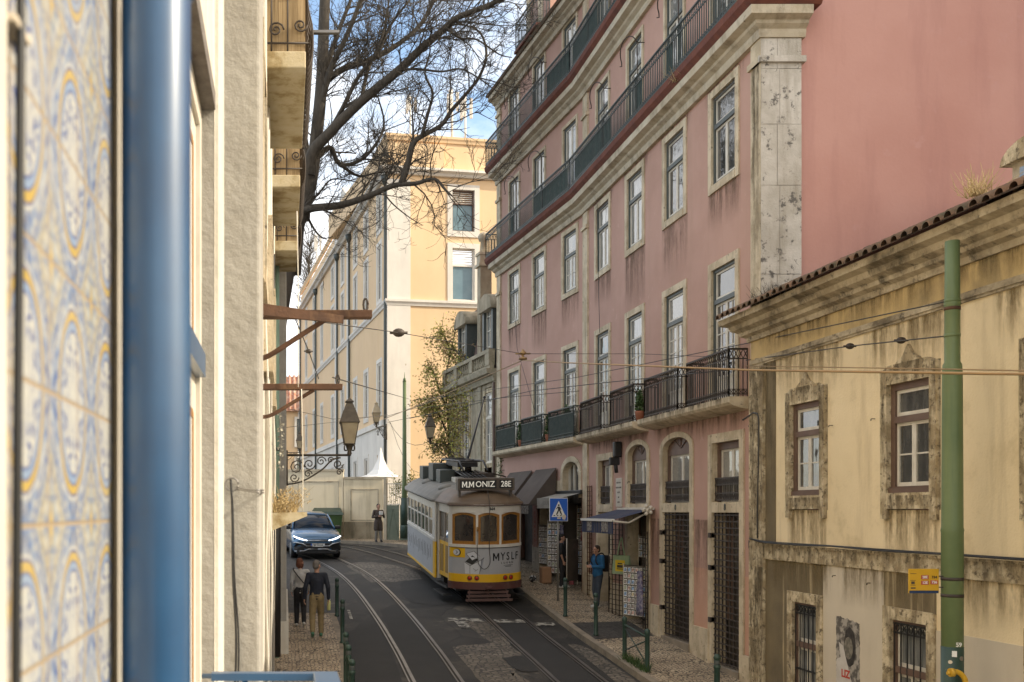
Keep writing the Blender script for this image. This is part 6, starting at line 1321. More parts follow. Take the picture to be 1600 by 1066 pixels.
# ------------------------------------------------------------------ people
def remesh(o, vox, sm=2, fac=.5):
    r = o.modifiers.new('remesh', 'REMESH'); r.mode = 'VOXEL'; r.voxel_size = vox; r.use_smooth_shade = True
    if sm: k = o.modifiers.new('smooth', 'SMOOTH'); k.iterations = sm; k.factor = fac
def person(lab, loc, rz, h, J, top, trousers, shoe, hair, hairm, coat=.0, female=False, look=0.0, collar=None, sleeve=True, group=None):
    """figure faces local -Y; J overrides joints (metres for a 1.75 m adult)"""
    k = h/1.75; M = T(*loc) @ RZ(rz) @ Matrix.Scale(k, 4)
    D = dict(pelvis=(0, 0, .95), waist=(0, 0, 1.08), chest=(0, 0, 1.30), neck=(0, .01, 1.47), head=(0, -.015, 1.63),
             shR=(-.185, .01, 1.42), elR=(-.235, .03, 1.13), wrR=(-.235, -.05, .88), shL=(.185, .01, 1.42), elL=(.235, .03, 1.13), wrL=(.235, -.05, .88),
             hiR=(-.095, 0, .92), knR=(-.10, -.02, .50), anR=(-.10, .02, .09), hiL=(.095, 0, .92), knL=(.10, -.02, .50), anL=(.10, .02, .09), toR=None, toL=None)
    D.update(J); V = {a: (Vector(b) if b is not None else None) for a, b in D.items()}
    root = thing('person', lab, 'person', M, group); w_ = .9 if female else 1.0
    hd = V['head']; Hm = Matrix.Translation(hd) @ RZ(look)
    q = MB()
    # head with face, neck
    def hb(c, rx, ry, rz_, n=8): q.ball((0, 0, 0), rx, ry, rz_, n, Hm @ T(*c))
    hb((0, .01, .025), .075, .095, .10); hb((0, -.03, -.05), .055, .06, .07); hb((0, -.05, -.09), .032, .03, .028)
    q.cap(Hm @ Vector((0, -.085, .015)), Hm @ Vector((0, -.108, -.022)), .010, .016, 8)
    for s in (-1, 1):
        hb((s*.077, .015, 0), .012, .024, .034, 5); hb((s*.034, -.075, .028), .022, .018, .012, 5); hb((s*.04, -.06, -.02), .028, .025, .024, 5)
    hb((0, -.082, -.056), .024, .012, .008, 5); hb((0, -.08, -.068), .022, .012, .008, 5)
    q.cap(V['neck']-Vector((0, 0, .06)), hd+Vector((0, .01, -.06)), .058*w_, .052*w_)
    q.cap(V['chest'], V['neck']-Vector((0, 0, .05)), .11, .07); q.cap(V['pelvis'], V['chest'], .09, .10)
    for s in 'RL':
        q.cap(V['chest']+Vector((0, 0, .08)), V['sh'+s], .07, .052); q.cap(V['sh'+s], V['el'+s], .05*w_, .038*w_); q.cap(V['el'+s], V['wr'+s], .038*w_, .025*w_)
        q.cap(V['pelvis'], V['hi'+s], .08, .07); q.cap(V['hi'+s], V['kn'+s], .07, .046); q.cap(V['kn'+s], V['an'+s], .052, .034)
        # hand: palm, four unequal bent fingers, thumb from the side
        wr = V['wr'+s]; f = (wr-V['el'+s]).normalized(); sd = Vector((0, -1, 0)) if abs(f.z) > .6 else Vector((0, 0, 1)); sd = (sd-f*sd.dot(f)).normalized(); pn = f.cross(sd)*(1 if s == 'R' else -1); cu = -pn
        pm = wr+f*.075
        for j in (-1, 0, 1): q.cap(wr+f*.02+sd*.012*j, pm+sd*.024*j, .016, .013, 6)
        for j, ln in enumerate((.070, .082, .076, .058)):
            b = pm+sd*(.033-.022*j)+f*.005; m1 = b+f*ln*.5+cu*.012; t = m1+f*ln*.38+cu*.028; q.cap(b, m1, .0095, .0085, 6); q.cap(m1, t, .0085, .0075, 6)
        b = wr+f*.03+sd*.03; m1 = b+f*.028+sd*.024+cu*.008; q.cap(b, m1, .012, .0105, 6); q.cap(m1, m1+f*.03+sd*.006+cu*.012, .0105, .0085, 6)
    body = q.build('body', S['skin'], root, M); remesh(body, .0075, 1)
    # eyes as part of the face
    q = MB()
    for s in (-1, 1): q.ball((0, 0, 0), .012, .008, .007, 5, Hm @ T(s*.033, -.09, .022))
    q.build('eyes', S['black'], root, M)
    # upper garment
    q = MB(); g = .022
    q.cap(V['pelvis']+Vector((0, 0, -.01)), V['waist'], .135, .128*w_); q.cap(V['waist'], V['chest'], .128*w_, .135)
    for s in (-1, 1): q.cap(V['pelvis']+Vector((s*.06, 0, -.02)), V['waist']+Vector((s*.055, 0, 0)), .115, .10); q.cap(V['waist']+Vector((s*.055, 0, 0)), V['chest']+Vector((s*.07*w_, 0, .03)), .10*w_, .105*w_)
    q.cap(V['chest']+Vector((0, .01, .05)), V['neck']-Vector((0, 0, .035)), .115, .068)
    for s in 'RL':
        q.cap(V['chest']+Vector((0, 0, .09)), V['sh'+s], .085, .066*w_); q.cap(V['sh'+s], V['el'+s], .066*w_, .054*w_)
        if sleeve: q.cap(V['el'+s], V['wr'+s].lerp(V['el'+s], .06), .054*w_, .042*w_)
    if coat:
        for s in 'RL':
            e = V['hi'+s].lerp(V['kn'+s], coat); q.cap(V['pelvis'].lerp(V['hi'+s], .6), e+Vector((0, .01, 0)), .135, .125)
    o = q.build('jacket', top, root, M); remesh(o, .012, 3)
    # trousers, shoes, hair
    q = MB(); q.cap(V['pelvis']+Vector((0, .01, 0)), V['pelvis']+Vector((0, 0, .06)), .128, .122); q.cap(V['pelvis']+Vector((0, .005, -.07)), V['pelvis'], .095, .12)
    for s in (-1, 1): q.cap(V['pelvis']+Vector((s*.05, .01, -.05)), V['pelvis']+Vector((s*.05, .005, .05)), .115, .11)
    for s in 'RL': q.cap(V['pelvis'].lerp(V['hi'+s], .7)+Vector((0, .012, 0)), V['kn'+s], .108, .074); q.cap(V['kn'+s], V['an'+s]+Vector((0, 0, .0)), .074, .058)
    o = q.build('trousers', trousers, root, M); remesh(o, .012, 2)
    for s in 'RL':
        a = V['an'+s]; t = V['to'+s] or a+Vector((0, -.17, -.05)); d = (t-a); hz = Vector((d.x, d.y, 0)).normalized(); q = MB()
        q.cap(a-hz*.045+Vector((0, 0, -.045)), t, .042, .034); q.cap(a+Vector((0, 0, -.01)), a+hz*.09+Vector((0, 0, -.03)), .045, .036); o = q.build('shoe', shoe, root, M); remesh(o, .01, 1)
    q = MB(); R_ = lambda c, rx, ry, rz_: q.ball((0, 0, 0), rx, ry, rz_, 7, Hm @ T(*c))
    R_((0, .025, .048), .085, .098, .092); R_((0, .05, 0), .078, .072, .085)
    if hair == 'bob': R_((0, .045, -.03), .092, .08, .11); R_((-.06, .0, -.04), .03, .06, .09); R_((.06, .0, -.04), .03, .06, .09)
    if hair == 'full': R_((0, -.03, .095), .07, .06, .045); R_((0, .06, -.03), .075, .06, .07)
    o = q.build('hair', hairm, root, M)
    # cut the hair back from the face
    remesh(o, .011, 1)
    return root, V, M
def hm(name, a, b=None): return mat(name, a, b, 14, .8, bump=.3, coord='obj')
def people():
    skinny = S['skin']
    # couple walking away on the left pavement (backs to the camera: facing +Y)
    dk = hm('near_black_cloth', (.015, .015, .018), (.025, .025, .028)); navy = hm('navy_jacket_cloth', (.011, .014, .024), (.018, .022, .036)); kh = hm('khaki_cotton', (.26, .195, .095), (.21, .155, .075)); wt = hm('pale_grey_knit', (.52, .51, .49), (.44, .43, .41))
    grn = hm('green_trainer', (.04, .15, .09), (.09, .2, .12)); wsh = hm('white_trainer', (.58, .57, .54), (.4, .4, .38))
    zg = lambda x, d: zr(d)+.125
    walk = dict(knR=(-.10, -.13, .52), anR=(-.10, -.12, .10), toR=(-.10, -.28, .03), knL=(.10, .02, .50), anL=(.10, .20, .16), toL=(.10, .10, .035), elR=(-.26, .05, 1.14), wrR=(-.27, -.02, .87), elL=(.26, .03, 1.14), wrL=(.28, -.05, .88))
    r, V, M = person('man in dark navy jacket and khaki trousers walking away, grey hair, left pavement', (.73, 22.75, zg(0, 22.75)), math.pi, 1.75, walk, navy, kh, grn, 'short', hm('grey_hair', (.20, .18, .16), (.12, .105, .09)), look=-.5)
    q = MB(); c = M @ Vector((-.28, -.05, .74)); q.lathe([(.035, -.13), (.04, -.12), (.04, .06), (.03, .09), (.02, .1), (.02, .13)], c, 12)
    b = thing('bottle', 'pale yellow drink bottle carried in the right hand of the khaki trousered man', 'bottle', c-Vector((0, 0, .13))); q.build('bottle_body', mat('pale_yellow_plastic', (.55, .55, .22), rough=.35), b)
    q = MB(); q.lathe([(.022, .13), (.022, .155), (.005, .16)], c, 10); q.tube([c+Vector((-.03, 0, .1)), c+Vector((-.02, 0, .17)), c+Vector((.02, 0, .17)), c+Vector((.03, 0, .1))], .006, 5); q.build('bottle_cap', S['signwhite'], b)
    walk2 = dict(knR=(-.09, -.02, .50), anR=(-.09, .16, .15), toR=(-.09, .07, .035), knL=(.09, -.12, .52), anL=(.09, -.10, .09), toL=(.09, -.26, .03), elR=(-.22, .05, 1.14), wrR=(-.22, -.08, .93), elL=(.22, .05, 1.14), wrL=(.22, -.06, .9))
    r, V, M = person('woman in pale grey top and black trousers walking away beside the navy jacketed man', (.37, 23.95, zg(0, 23.95)), math.pi, 1.64, walk2, wt, dk, wsh, 'bob', hm('auburn_hair', (.10, .035, .02), (.16, .06, .03)), female=True, look=-.7)
    q = MB(); pts = [Vector(p) for p in ((.17, .115, 1.46), (.05, .165, 1.3), (-.1, .165, 1.12), (-.17, .06, 1.0), (-.1, -.15, 1.1), (.08, -.15, 1.34), (.17, .0, 1.50), (.17, .115, 1.46))]
    q.tube(spline(pts, 4), .014, 5); bg = q.build('bag_strap', dk, r, M)
    # man in a blue jacket looking at his phone
    blu = hm('blue_rain_jacket', (.015, .10, .24), (.02, .13, .30)); jean = hm('dark_blue_denim', (.035, .05, .075), (.05, .065, .09))
    look = dict(head=(0, -.045, 1.61), neck=(0, .0, 1.47), elR=(-.24, -.02, 1.14), wrR=(-.10, -.25, 1.16), elL=(.24, .0, 1.14), wrL=(.10, -.25, 1.15), knR=(-.1, -.03, .5), anR=(-.11, .05, .09), knL=(.1, -.06, .5), anL=(.09, -.08, .09))
    X, d = 8.28, 26.35; r, V, M = person('man in blue jacket with black backpack standing by the doorway, looking at his phone', (X, d, zg(0, d)), -1.25, 1.66, look, blu, jean, wsh, 'short', hm('dark_brown_hair', (.03, .02, .014), (.05, .035, .025)))
    q = MB(); q.bbox(-.15, .15, .13, .34, 1.0, 1.46, .06); q.bbox(-.12, .12, .32, .40, 1.03, 1.28, .03); bp = q.build('backpack', dk, r, M)
    for s in (-1, 1): q = MB(); q.tube(spline([(s*.10, .16, 1.44), (s*.11, .06, 1.52), (s*.11, -.10, 1.46), (s*.12, -.14, 1.28), (s*.13, .04, 1.08)], 4), .018, 5); q.build('strap', dk, bp, M)
    q = MB(); q.bbox(-.04, .04, -.345, -.33, 1.14, 1.28, .004); ph = thing('phone', 'small dark phone held by the man in the blue jacket', 'phone', M @ Vector((0, -.33, 1.14))); q.build('handset', S['black'], ph, M)
    # person in black by the souvenir shop
    blk = hm('black_cotton', (.012, .012, .014), (.022, .022, .024)); st = dict(elL=(.25, .02, 1.12), wrL=(.16, -.17, .98), knL=(.1, -.04, .5), anL=(.12, -.08, .09))
    d = 29.3; r, V, M = person('person in black clothes and white shoes standing at the souvenir shop front, facing right', (8.14, d, zg(0, d)), 1.35, 1.58, st, blk, blk, wsh, 'full', hm('black_hair', (.012, .011, .01), (.02, .018, .016)), sleeve=False)
    # man in a long coat near the gate
    ct = hm('brown_wool_coat', (.055, .04, .032), (.08, .06, .05)); gr = hm('grey_trousers_cloth', (.24, .22, .19), (.19, .175, .15))
    d = 43.4; x = (591-VX)*d/F; st = dict(elR=(-.27, -.02, 1.14), wrR=(-.05, -.2, 1.18), elL=(.26, -.04, 1.15), wrL=(.14, -.24, 1.32), knR=(-.09, -.03, .5), anL=(.13, -.03, .09))
    r, V, M = person('man in long brown coat standing in front of the green gate', (x, d, zg(0, d)), .15, 1.66, st, ct, gr, blk, 'short', blk, coat=.75)
    q = MB(); q.bbox(-.02, .14, -.33, -.24, 1.25, 1.42, .01); pp = q.build('newspaper', S['signwhite'], r, M)
people()
# ------------------------------------------------------------------ street furniture
def bollards():
    proto = None
    spots = [(1.32, 25.2, 'dark green bollard at the far tip of the left pavement, just ahead of the couple'), (1.28, 22.1, 'left pavement bollard beside the khaki trousered man'), (1.13, 18.4, 'third bollard back along the left kerb, tied by a rail to the next'),
             (1.10, 17.2, 'left kerb bollard with a white scuff, between two others in the row'), (1.08, 16.0, 'nearest bollard of the left kerb row, above the blue window guard'),
             (7.1, 25.2, 'right kerb bollard standing in front of the crossing sign post'), (7.17, 22.95, 'right kerb bollard standing in the dark paving band'), (7.12, 16.4, 'right kerb bollard cut off by the bottom edge below the barred door')]
    for i, (x, y, lab) in enumerate(spots):
        M = T(x, y, zr(y)+.12)
        if proto is None:
            root = thing('bollard', lab, 'bollard', M, 'green kerb bollards'); 
            q = MB(); q.lathe([(.062, 0), (.062, .03), (.046, .06), (.046, .74), (.055, .75), (.055, .79), (.046, .80), (.046, .90), (.058, .91), (.05, .95), (.03, .98), (.005, .985)], (0, 0, 0), 14); q.build('post', S['bollard'], root, M)
            q = MB(); q.lathe([(.0468, .81), (.0478, .82), (.0478, .87), (.0468, .88)], (0, 0, 0), 14); q.build('reflective_band', S['frame'], root, M); proto = root
        else:
            root = proto.copy(); link(root, None, M); tag(root, lab)
            for c in proto.children: inst(c, root, M)
    q = MB(); a = Vector((1.13, 18.4, zr(18.4)+.9)); b = Vector((1.08, 16, zr(16)+.9)); q.tube([a, b], .022, 8); q.tube([a-Vector((0, 0, .35)), b-Vector((0, 0, .35))], .018, 8); tag(q.build('kerb_rail', S['bollard']), 'green rails joining the near left kerb bollards', 'railing')
    # crossed barrier on the right kerb
    root = thing('barrier', 'green pedestrian barrier with two posts and a cross, weeds at its foot', 'barrier', (7.1, 20.2, zr(20.2)+.12))
    A = Vector((7.1, 20.8, zr(20.8)+.12)); B = Vector((7.1, 19.5, zr(19.5)+.12))
    for p in (A, B):
        q = MB(); q.lathe([(.055, 0), (.045, .05), (.045, .72), (.055, .74), (.052, .80), (.02, .83)], p, 12); q.build('post', S['bollard'], root)
    q = MB(); q.tube([A+Vector((0, 0, .66)), B+Vector((0, 0, .66))], .022, 8); q.build('top_rail', S['bollard'], root)
    for s0, s1 in ((.12, .6), (.6, .12)): q = MB(); q.tube([A+Vector((0, 0, s0)), B+Vector((0, 0, s1))], .014, 6); q.build('cross_bar', S['bollard'], root)
    rnd = random.Random(3); q = MB()
    for k in range(260):
        y = rnd.uniform(19.35, 20.5); c = Vector((7.05+rnd.gauss(0, .06), y, zr(y)+.12)); t = c+Vector((rnd.gauss(0, .09), rnd.gauss(0, .09), rnd.uniform(.06, .24))); s_ = Vector((rnd.gauss(0, 1), rnd.gauss(0, 1), 0)).normalized()*.012; q.add([c-s_, c+s_, t], [(0, 1, 2)])
    tag(q.build('grass_tuft', S['leafgreen'], None, I4, False), 'tuft of grass growing at the foot of the crossed barrier', 'grass')
    # crossing sign
    z0 = zr(27.3)+.12; root = thing('crossing_sign', 'square blue pedestrian crossing sign on a grey post by the right kerb', 'sign', (7.49, 27.3, z0))
    q = MB(); q.tube([(7.49, 27.3, z0), (7.49, 27.3, .28)], .028, 10); q.build('post', mat('grey_galvanised_post', (.26, .25, .23), rough=.5, metal=.5), root)
    Ms = T(7.49, 27.24, 0) @ RZ(-.06); z1, z2 = -.31, .33
    q = MB(); q.bbox(-.25, .25, -.012, .012, z1, z2, .01); pl = q.build('panel', S['signwhite'], root, Ms)
    q = MB(); q.box(-.235, .235, -.016, -.012, z1+.015, z2-.015); q.build('blue_face', S['signblue'], pl, Ms)
    q = MB(); q.prism([(-.19, -.19), (.19, -.19), (0, .25)], -.020, -.0165); q.build('triangle', S['signwhite'], pl, Ms)
    q = MB()
    q.prism([(.0+.026*math.cos(a*.6283), .13+.026*math.sin(a*.6283)) for a in range(10)], -.024, -.0205)
    for pl_ in ([(-.03, .095), (.035, .09), (.045, .0), (-.02, .0)], [(-.03, .09), (-.075, .03), (-.06, .02), (-.02, .06)], [(.03, .09), (.075, .01), (.06, .0), (.02, .06)], [(.0, .005), (.045, .005), (.095, -.13), (.06, -.13)], [(-.02, .005), (.02, .005), (-.04, -.13), (-.075, -.13)]): q.prism(pl_, -.024, -.0205)
    for k in range(4): x = -.145+.085*k; q.prism([(x, -.165), (x+.05, -.165), (x+.055, -.14), (x+.012, -.14)], -.024, -.0205)
    q.build('walking_figure', S['black'], pl, Ms)
    q = MB(); q.prism([(.08, -.16), (.16, -.11), (.2, -.17), (.17, -.27), (.1, -.25)], -.028, -.0245); q.prism([(-.04, -.2), (.05, -.2), (.05, -.245), (-.04, -.245)], -.028, -.0245); q.build('sticker', S['patch'], pl, Ms)
    # large green tram pole near the camera
    D = 11.8; x = (1488-VX)*D/F; zg = zr(D)+.12; root = thing('tram_pole', 'thick green painted tram wire pole with collars, standing on the near right pavement', 'pole', (x, D, zg))
    z = lambda y: (HY-y)*D/F
    q = MB(); q.lathe([(.115, zg), (.115, z(832)), (.120, z(829)), (.112, z(824)), (.105, z(586)), (.098, z(570)), (.082, z(566)), (.080, z(480)), (.086, z(478)), (.086, z(473)), (.080, z(471)), (.076, z(377)), (.0, z(376))], (x, D, 0), 28); q.build('shaft', S['green'], root)
    q = MB(); q.lathe([(.117, zg), (.1175, z(1010))], (x, D, 0), 28); q.build('dark_base', S['bollard'], root)
    for yy, m in ((470, 'green'), (482, 'rust'), (524, 'green'), (904, 'ironbrown'), (930, 'ironbrown')):
        r = .085 if yy < 560 else .118; q = MB(); q.lathe([(r-.01, z(yy+3)), (r, z(yy+3)), (r, z(yy-2)), (r-.01, z(yy-2))], (x, D, 0), 24); q.build('collar', S[m], root)
    for (xx, yy, w_, h_, m) in ((1478, 1020, .05, .07, 'signwhite'), (1490, 1027, .05, .05, 'steel'), (1472, 1033, .04, .05, 'patch')):
        a = (xx-1485)/17; Mx = T(x, D, z(yy)) @ RZ(a*1.0); q = MB()
        if m == 'signwhite': q.box(-w_/2, w_/2, -.1195, -.116, -h_/2, h_/2)
        else: q.tube([(0, -.1195, 0), (0, -.112, 0)], w_*.55, 14)
        q.build('sticker', S[m], root, Mx)
    text('pole_number', '59', .07, S['signwhite'], root, T(x, D-.116, z(1006)) @ T(0, 0, 0), .002, .002)
    # yellow stop plate with route numbers
    c = P(1443, 908, D-.02); root = thing('stop_sign_plate', 'yellow tram stop plate with route numbers, clamped to the thick green pole', 'sign', c)
    w_, h_ = 47*D/F, 38*D/F; Mp = T(*c)
    yl = mat('yellow_stop_plate', (.62, .36, .02), (.56, .33, .02), 6, .4)
    q = MB(); q.bbox(-w_/2, w_/2, -.008, .008, -h_/2, h_/2, .004); pl = q.build('plate', yl, root, Mp)
    q = MB(); q.box(-w_/2+.005, w_/2-.005, -.010, -.0085, -h_/2, -h_/2+.032); q.build('blue_strip', mat('navy_strip', (.02, .04, .10)), pl, Mp)
    rr = mat('red_route_outline', (.42, .08, .05)); 
    for dx, dz, t_ in ((.01, .045, '28E'), (.01, -.02, '12E'), (.12, .045, '734'), (.12, -.015, '736')):
        q = MB(); q.bbox(dx-.045, dx+.045, -.0115, -.009, dz-.024, dz+.024, .0015)
        if dx < .1 or dz < 0: q.build('route_box', rr, pl, Mp)
        text('route_number', t_, .042, S['signwhite'] if (dx < .1 or dz < 0) else S['black'], pl, Mp @ T(dx, -.0125, dz), .001, .001)
    q = MB(); q.box(-.16, -.10, -.0105, -.0085, -.05, -.045); q.box(-.16, -.10, -.0105, -.0085, .005, .01); q.box(-.15, -.11, -.0105, -.0085, -.035, -.005); q.box(-.16, -.09, -.0105, -.0085, .085, .09); q.box(-.155, -.10, -.0105, -.0085, -.09, -.075); q.build('small_print', S['dark'], pl, Mp)
    for zz in (.055, -.075): q = MB(); q.tube([(w_/2-.03, .01, zz), (w_/2+.30, .02, zz)], .008, 6); q.build('clamp', S['ironbrown'], root, Mp)
    # yellow bent pipe at the pole foot
    root = thing('bent_pipe', 'bright yellow bent pipe with flange at the foot of the thick green pole', 'pipe', P(1500, 1062, D-.25)); yp = mat('yellow_pipe_paint', (.62, .36, .02), (.5, .3, .03), 8, .5)
    q = MB(); q.tube(spline([P(1487, 1052, D-.2), P(1495, 1050, D-.2), P(1504, 1056, D-.2), P(1509, 1070, D-.2), P(1511, 1120, D-.2)], 5), .030, 12); q.build('pipe', yp, root)
    q = MB(); q.tube([P(1484, 1051, D-.2), P(1490, 1051, D-.2)], .05, 14); q.tube([P(1480, 1052, D-.2), P(1486, 1052, D-.2)], .02, 8); q.build('flange', yp, root)
    # slim green pole near the gate
    D = 44; b = P(632, 838, D); t = P(632, 596, D); root = thing('tram_pole', 'slim pale green tram wire pole with a spike finial, beside the gate', 'pole', b)
    q = MB(); q.tube([b, b+(t-b)*.35, t], [.15, .10, .075], 14); q.build('shaft', S['green'], root)
    q = MB(); q.lathe([(.09, 0), (.05, .06), (.07, .1), (.02, .16), (.015, .3), (.002, .42)], t, 10); q.build('finial', S['green'], root)
    q = MB(); q.lathe([(.2, -.1), (.2, .4), (.155, .5)], b, 14); q.lathe([(.158, .5), (.155, 1.7)], b, 14); q.build('base', S['bollard'], root)
bollards()
def leaves(q, pts, n, spread, size, rnd, hang=0.):
    for k in range(n):
        i = rnd.randrange(len(pts)-1); c = pts[i].lerp(pts[i+1], rnd.random())+Vector((rnd.gauss(0, spread), rnd.gauss(0, spread), rnd.gauss(-hang, spread)))
        u = Vector((rnd.gauss(0, 1), rnd.gauss(0, 1), rnd.gauss(0, 1))).normalized()*size*rnd.uniform(.6, 1.3); v = u.orthogonal().normalized(); v.rotate(Matrix.Rotation(rnd.uniform(0, 6.28), 3, u.normalized())); v *= size*.55
        q.quad(c-u, c+v, c+u, c-v)
def greenery():
    rnd = random.Random(11)
    root = thing('creeper', 'straggling olive and brown creeper climbing the corner of the old grey house', 'plant', GF @ Vector((GL, .1, -1)))
    st = MB(); lf = MB(); dr = MB()
    bx = lambda x, y, d: P(x, y, d)
    main = [[(706, 730, 42.6), (704, 660, 42.6), (700, 600, 42.5), (706, 560, 42.4), (715, 520, 42.3), (722, 490, 42.2)], [(712, 720, 42.3), (716, 650, 42), (712, 610, 41.9), (730, 590, 41), (748, 600, 39.5), (756, 612, 39)],
            [(703, 680, 42.6), (690, 650, 42.6), (675, 640, 42.8), (668, 650, 42.8)], [(703, 640, 42.6), (690, 610, 42.6), (680, 580, 42.6), (672, 578, 42.6)], [(710, 560, 42.4), (700, 530, 42.4), (690, 520, 42.5), (686, 528, 42.5)], [(704, 700, 42.6), (692, 690, 42.8), (680, 700, 42.8)],
            [(720, 640, 41.6), (728, 690, 41.2), (735, 720, 40.8)], [(704, 650, 42.6), (680, 630, 42.7), (665, 622, 42.9)], [(738, 590, 40.5), (742, 640, 40.2), (748, 690, 39.8)], [(716, 600, 42), (722, 640, 41.5), (716, 690, 41.8)], [(712, 545, 42), (730, 560, 40.8), (745, 575, 40)], [(728, 600, 41), (734, 630, 40.7), (730, 665, 40.9)]]
    for m in main:
        pts = spline([bx(*p)+Vector((-.12, -.08, 0)) for p in m], 5); st.tube(pts, [.05*(1-.75*i/(len(pts)-1)) for i in range(len(pts))], 5, False)
        for k in range(26):
            i = rnd.randrange(len(pts)); e = pts[i]+Vector((rnd.gauss(-.15, .35), rnd.gauss(-.2, .25), rnd.gauss(0, .4))); st.tube([pts[i], pts[i].lerp(e, .5)+Vector((0, 0, .08)), e], [.014, .01, .005], 3, False)
            leaves(lf if rnd.random() < .55 else dr, [pts[i].lerp(e, .4), e], 9, .09, .055, rnd, .05)
        leaves(lf, pts, 330, .24, .062, rnd, .14); leaves(dr, pts, 260, .28, .058, rnd, .18)
    st.build('stems', S['bark'], root, I4, False); lf.build('leaves', S['leaf'], root, I4, False); dr.build('dry_leaves', S['leafdry'], root, I4, False)
    # bush round the slim pole
    root = thing('bush', 'yellow green bush spilling over the gate around the slim pole', 'bush', P(640, 760, 45)); q = MB(); s2 = MB()
    for k in range(40):
        a = P(rnd.uniform(618, 652), rnd.uniform(748, 775), 45.3); e = a+Vector((rnd.gauss(0, .3), rnd.gauss(0, .3), rnd.gauss(.05, .3))); s2.tube([a, e], [.012, .004], 3, False); leaves(q, [a, e], 22, .12, .05, rnd)
    s2.build('stems', S['bark'], root, I4, False); q.build('leaves', mat('yellow_green_leaf', (.26, .25, .05), (.17, .19, .035), 5, .7), root, I4, False)
    # little conifer by the awnings, potted plants on the balconies
    def pot(c, h, r, lab, pot_=True):
        root = thing('potted_plant', lab, 'plant', c, 'balcony plants'); q = MB(); q.lathe([(.07, 0), (.11, .2), (.12, .24), (.1, .24), (.09, .2)], c, 12); q.build('pot', mat('terracotta_pot', (.30, .12, .07), rough=.8) if 'terracotta_pot' not in bpy.data.materials else bpy.data.materials['terracotta_pot'], root)
        q = MB(); c = Vector(c)
        for k in range(260): t = rnd.random(); rr = r*(1-t*.75)*math.sqrt(rnd.random()); a = rnd.uniform(0, 6.28); leaves(q, [c+Vector((rr*math.cos(a), rr*math.sin(a), .22+t*h)), c+Vector((rr*1.2*math.cos(a), rr*1.2*math.sin(a), .26+t*h))], 1, .02, .045, rnd)
        q.tube([c+Vector((0, 0, .15)), c+Vector((0, 0, .2+h*.8))], .012, 4); q.build('leaves', S['leafgreen'], root, I4, False)
    pot(FL @ Vector((.9, .14, 2.11)), .75, .14, 'tall green plant in a clay pot on the nearest green screened balcony'); pot(FL @ Vector((2.42, .14, 2.11)), .6, .11, 'green plant in a clay pot between the two middle screened balconies')
    pot(FL @ Vector((4.9, .15, 2.11)), .55, .13, 'green plant in a clay pot on the farthest screened balcony'); pot(FR @ Vector((5.7, .18, 2.11)), .5, .1, 'small potted plant on the balcony end above the arched shop door')
    root = thing('conifer', 'small dense conifer standing behind the tram roof by the grey house', 'tree', P(787, 745, 36.0)); q = MB(); c = P(789, 752, 36.0)
    for k in range(900): t = rnd.random()**.8; rr = .34*(1-t*.85)*math.sqrt(rnd.random()); a = rnd.uniform(0, 6.28); leaves(q, [c+Vector((rr*math.cos(a), rr*math.sin(a), t*1.35)), c+Vector((rr*1.3*math.cos(a), rr*1.3*math.sin(a), t*1.35+.06))], 1, .02, .04, rnd)
    q.build('crown', S['leafgreen'], root, I4, False); q = MB(); q.tube([c-Vector((0, 0, 2.9)), c+Vector((0, 0, .7))], [.05, .02], 6); q.build('trunk', S['bark'], root)
    # weeds: foot of the quoin above the yellow roof, cornice tufts
    for k, (c, n, sp, m, lab) in enumerate((((8.75, 17.72, 3.72), 160, .16, 'bark', 'dry twiggy weed at the foot of the pale stone quoin above the tiled eave'), ((8.3, 20.9, 8.98), 90, .1, 'leafdry', 'small weed tuft growing on the long cornice of the pink building'), ((8.2, 9.6+2.2, 3.72), 90, .07, 'leafdry', 'sparse dry grass on the tiled eave of the yellow house'))):
        q = MB(); c = Vector(c)
        for j in range(n): b = c+Vector((rnd.gauss(0, sp), rnd.gauss(0, sp), 0)); e = b+Vector((rnd.gauss(0, .12), rnd.gauss(0, .12), rnd.uniform(.08, .34))); q.tube([b, e], [.005, .002], 3, False)
        tag(q.build('weed', S[m], None, I4, False), lab, 'plant')
greenery()
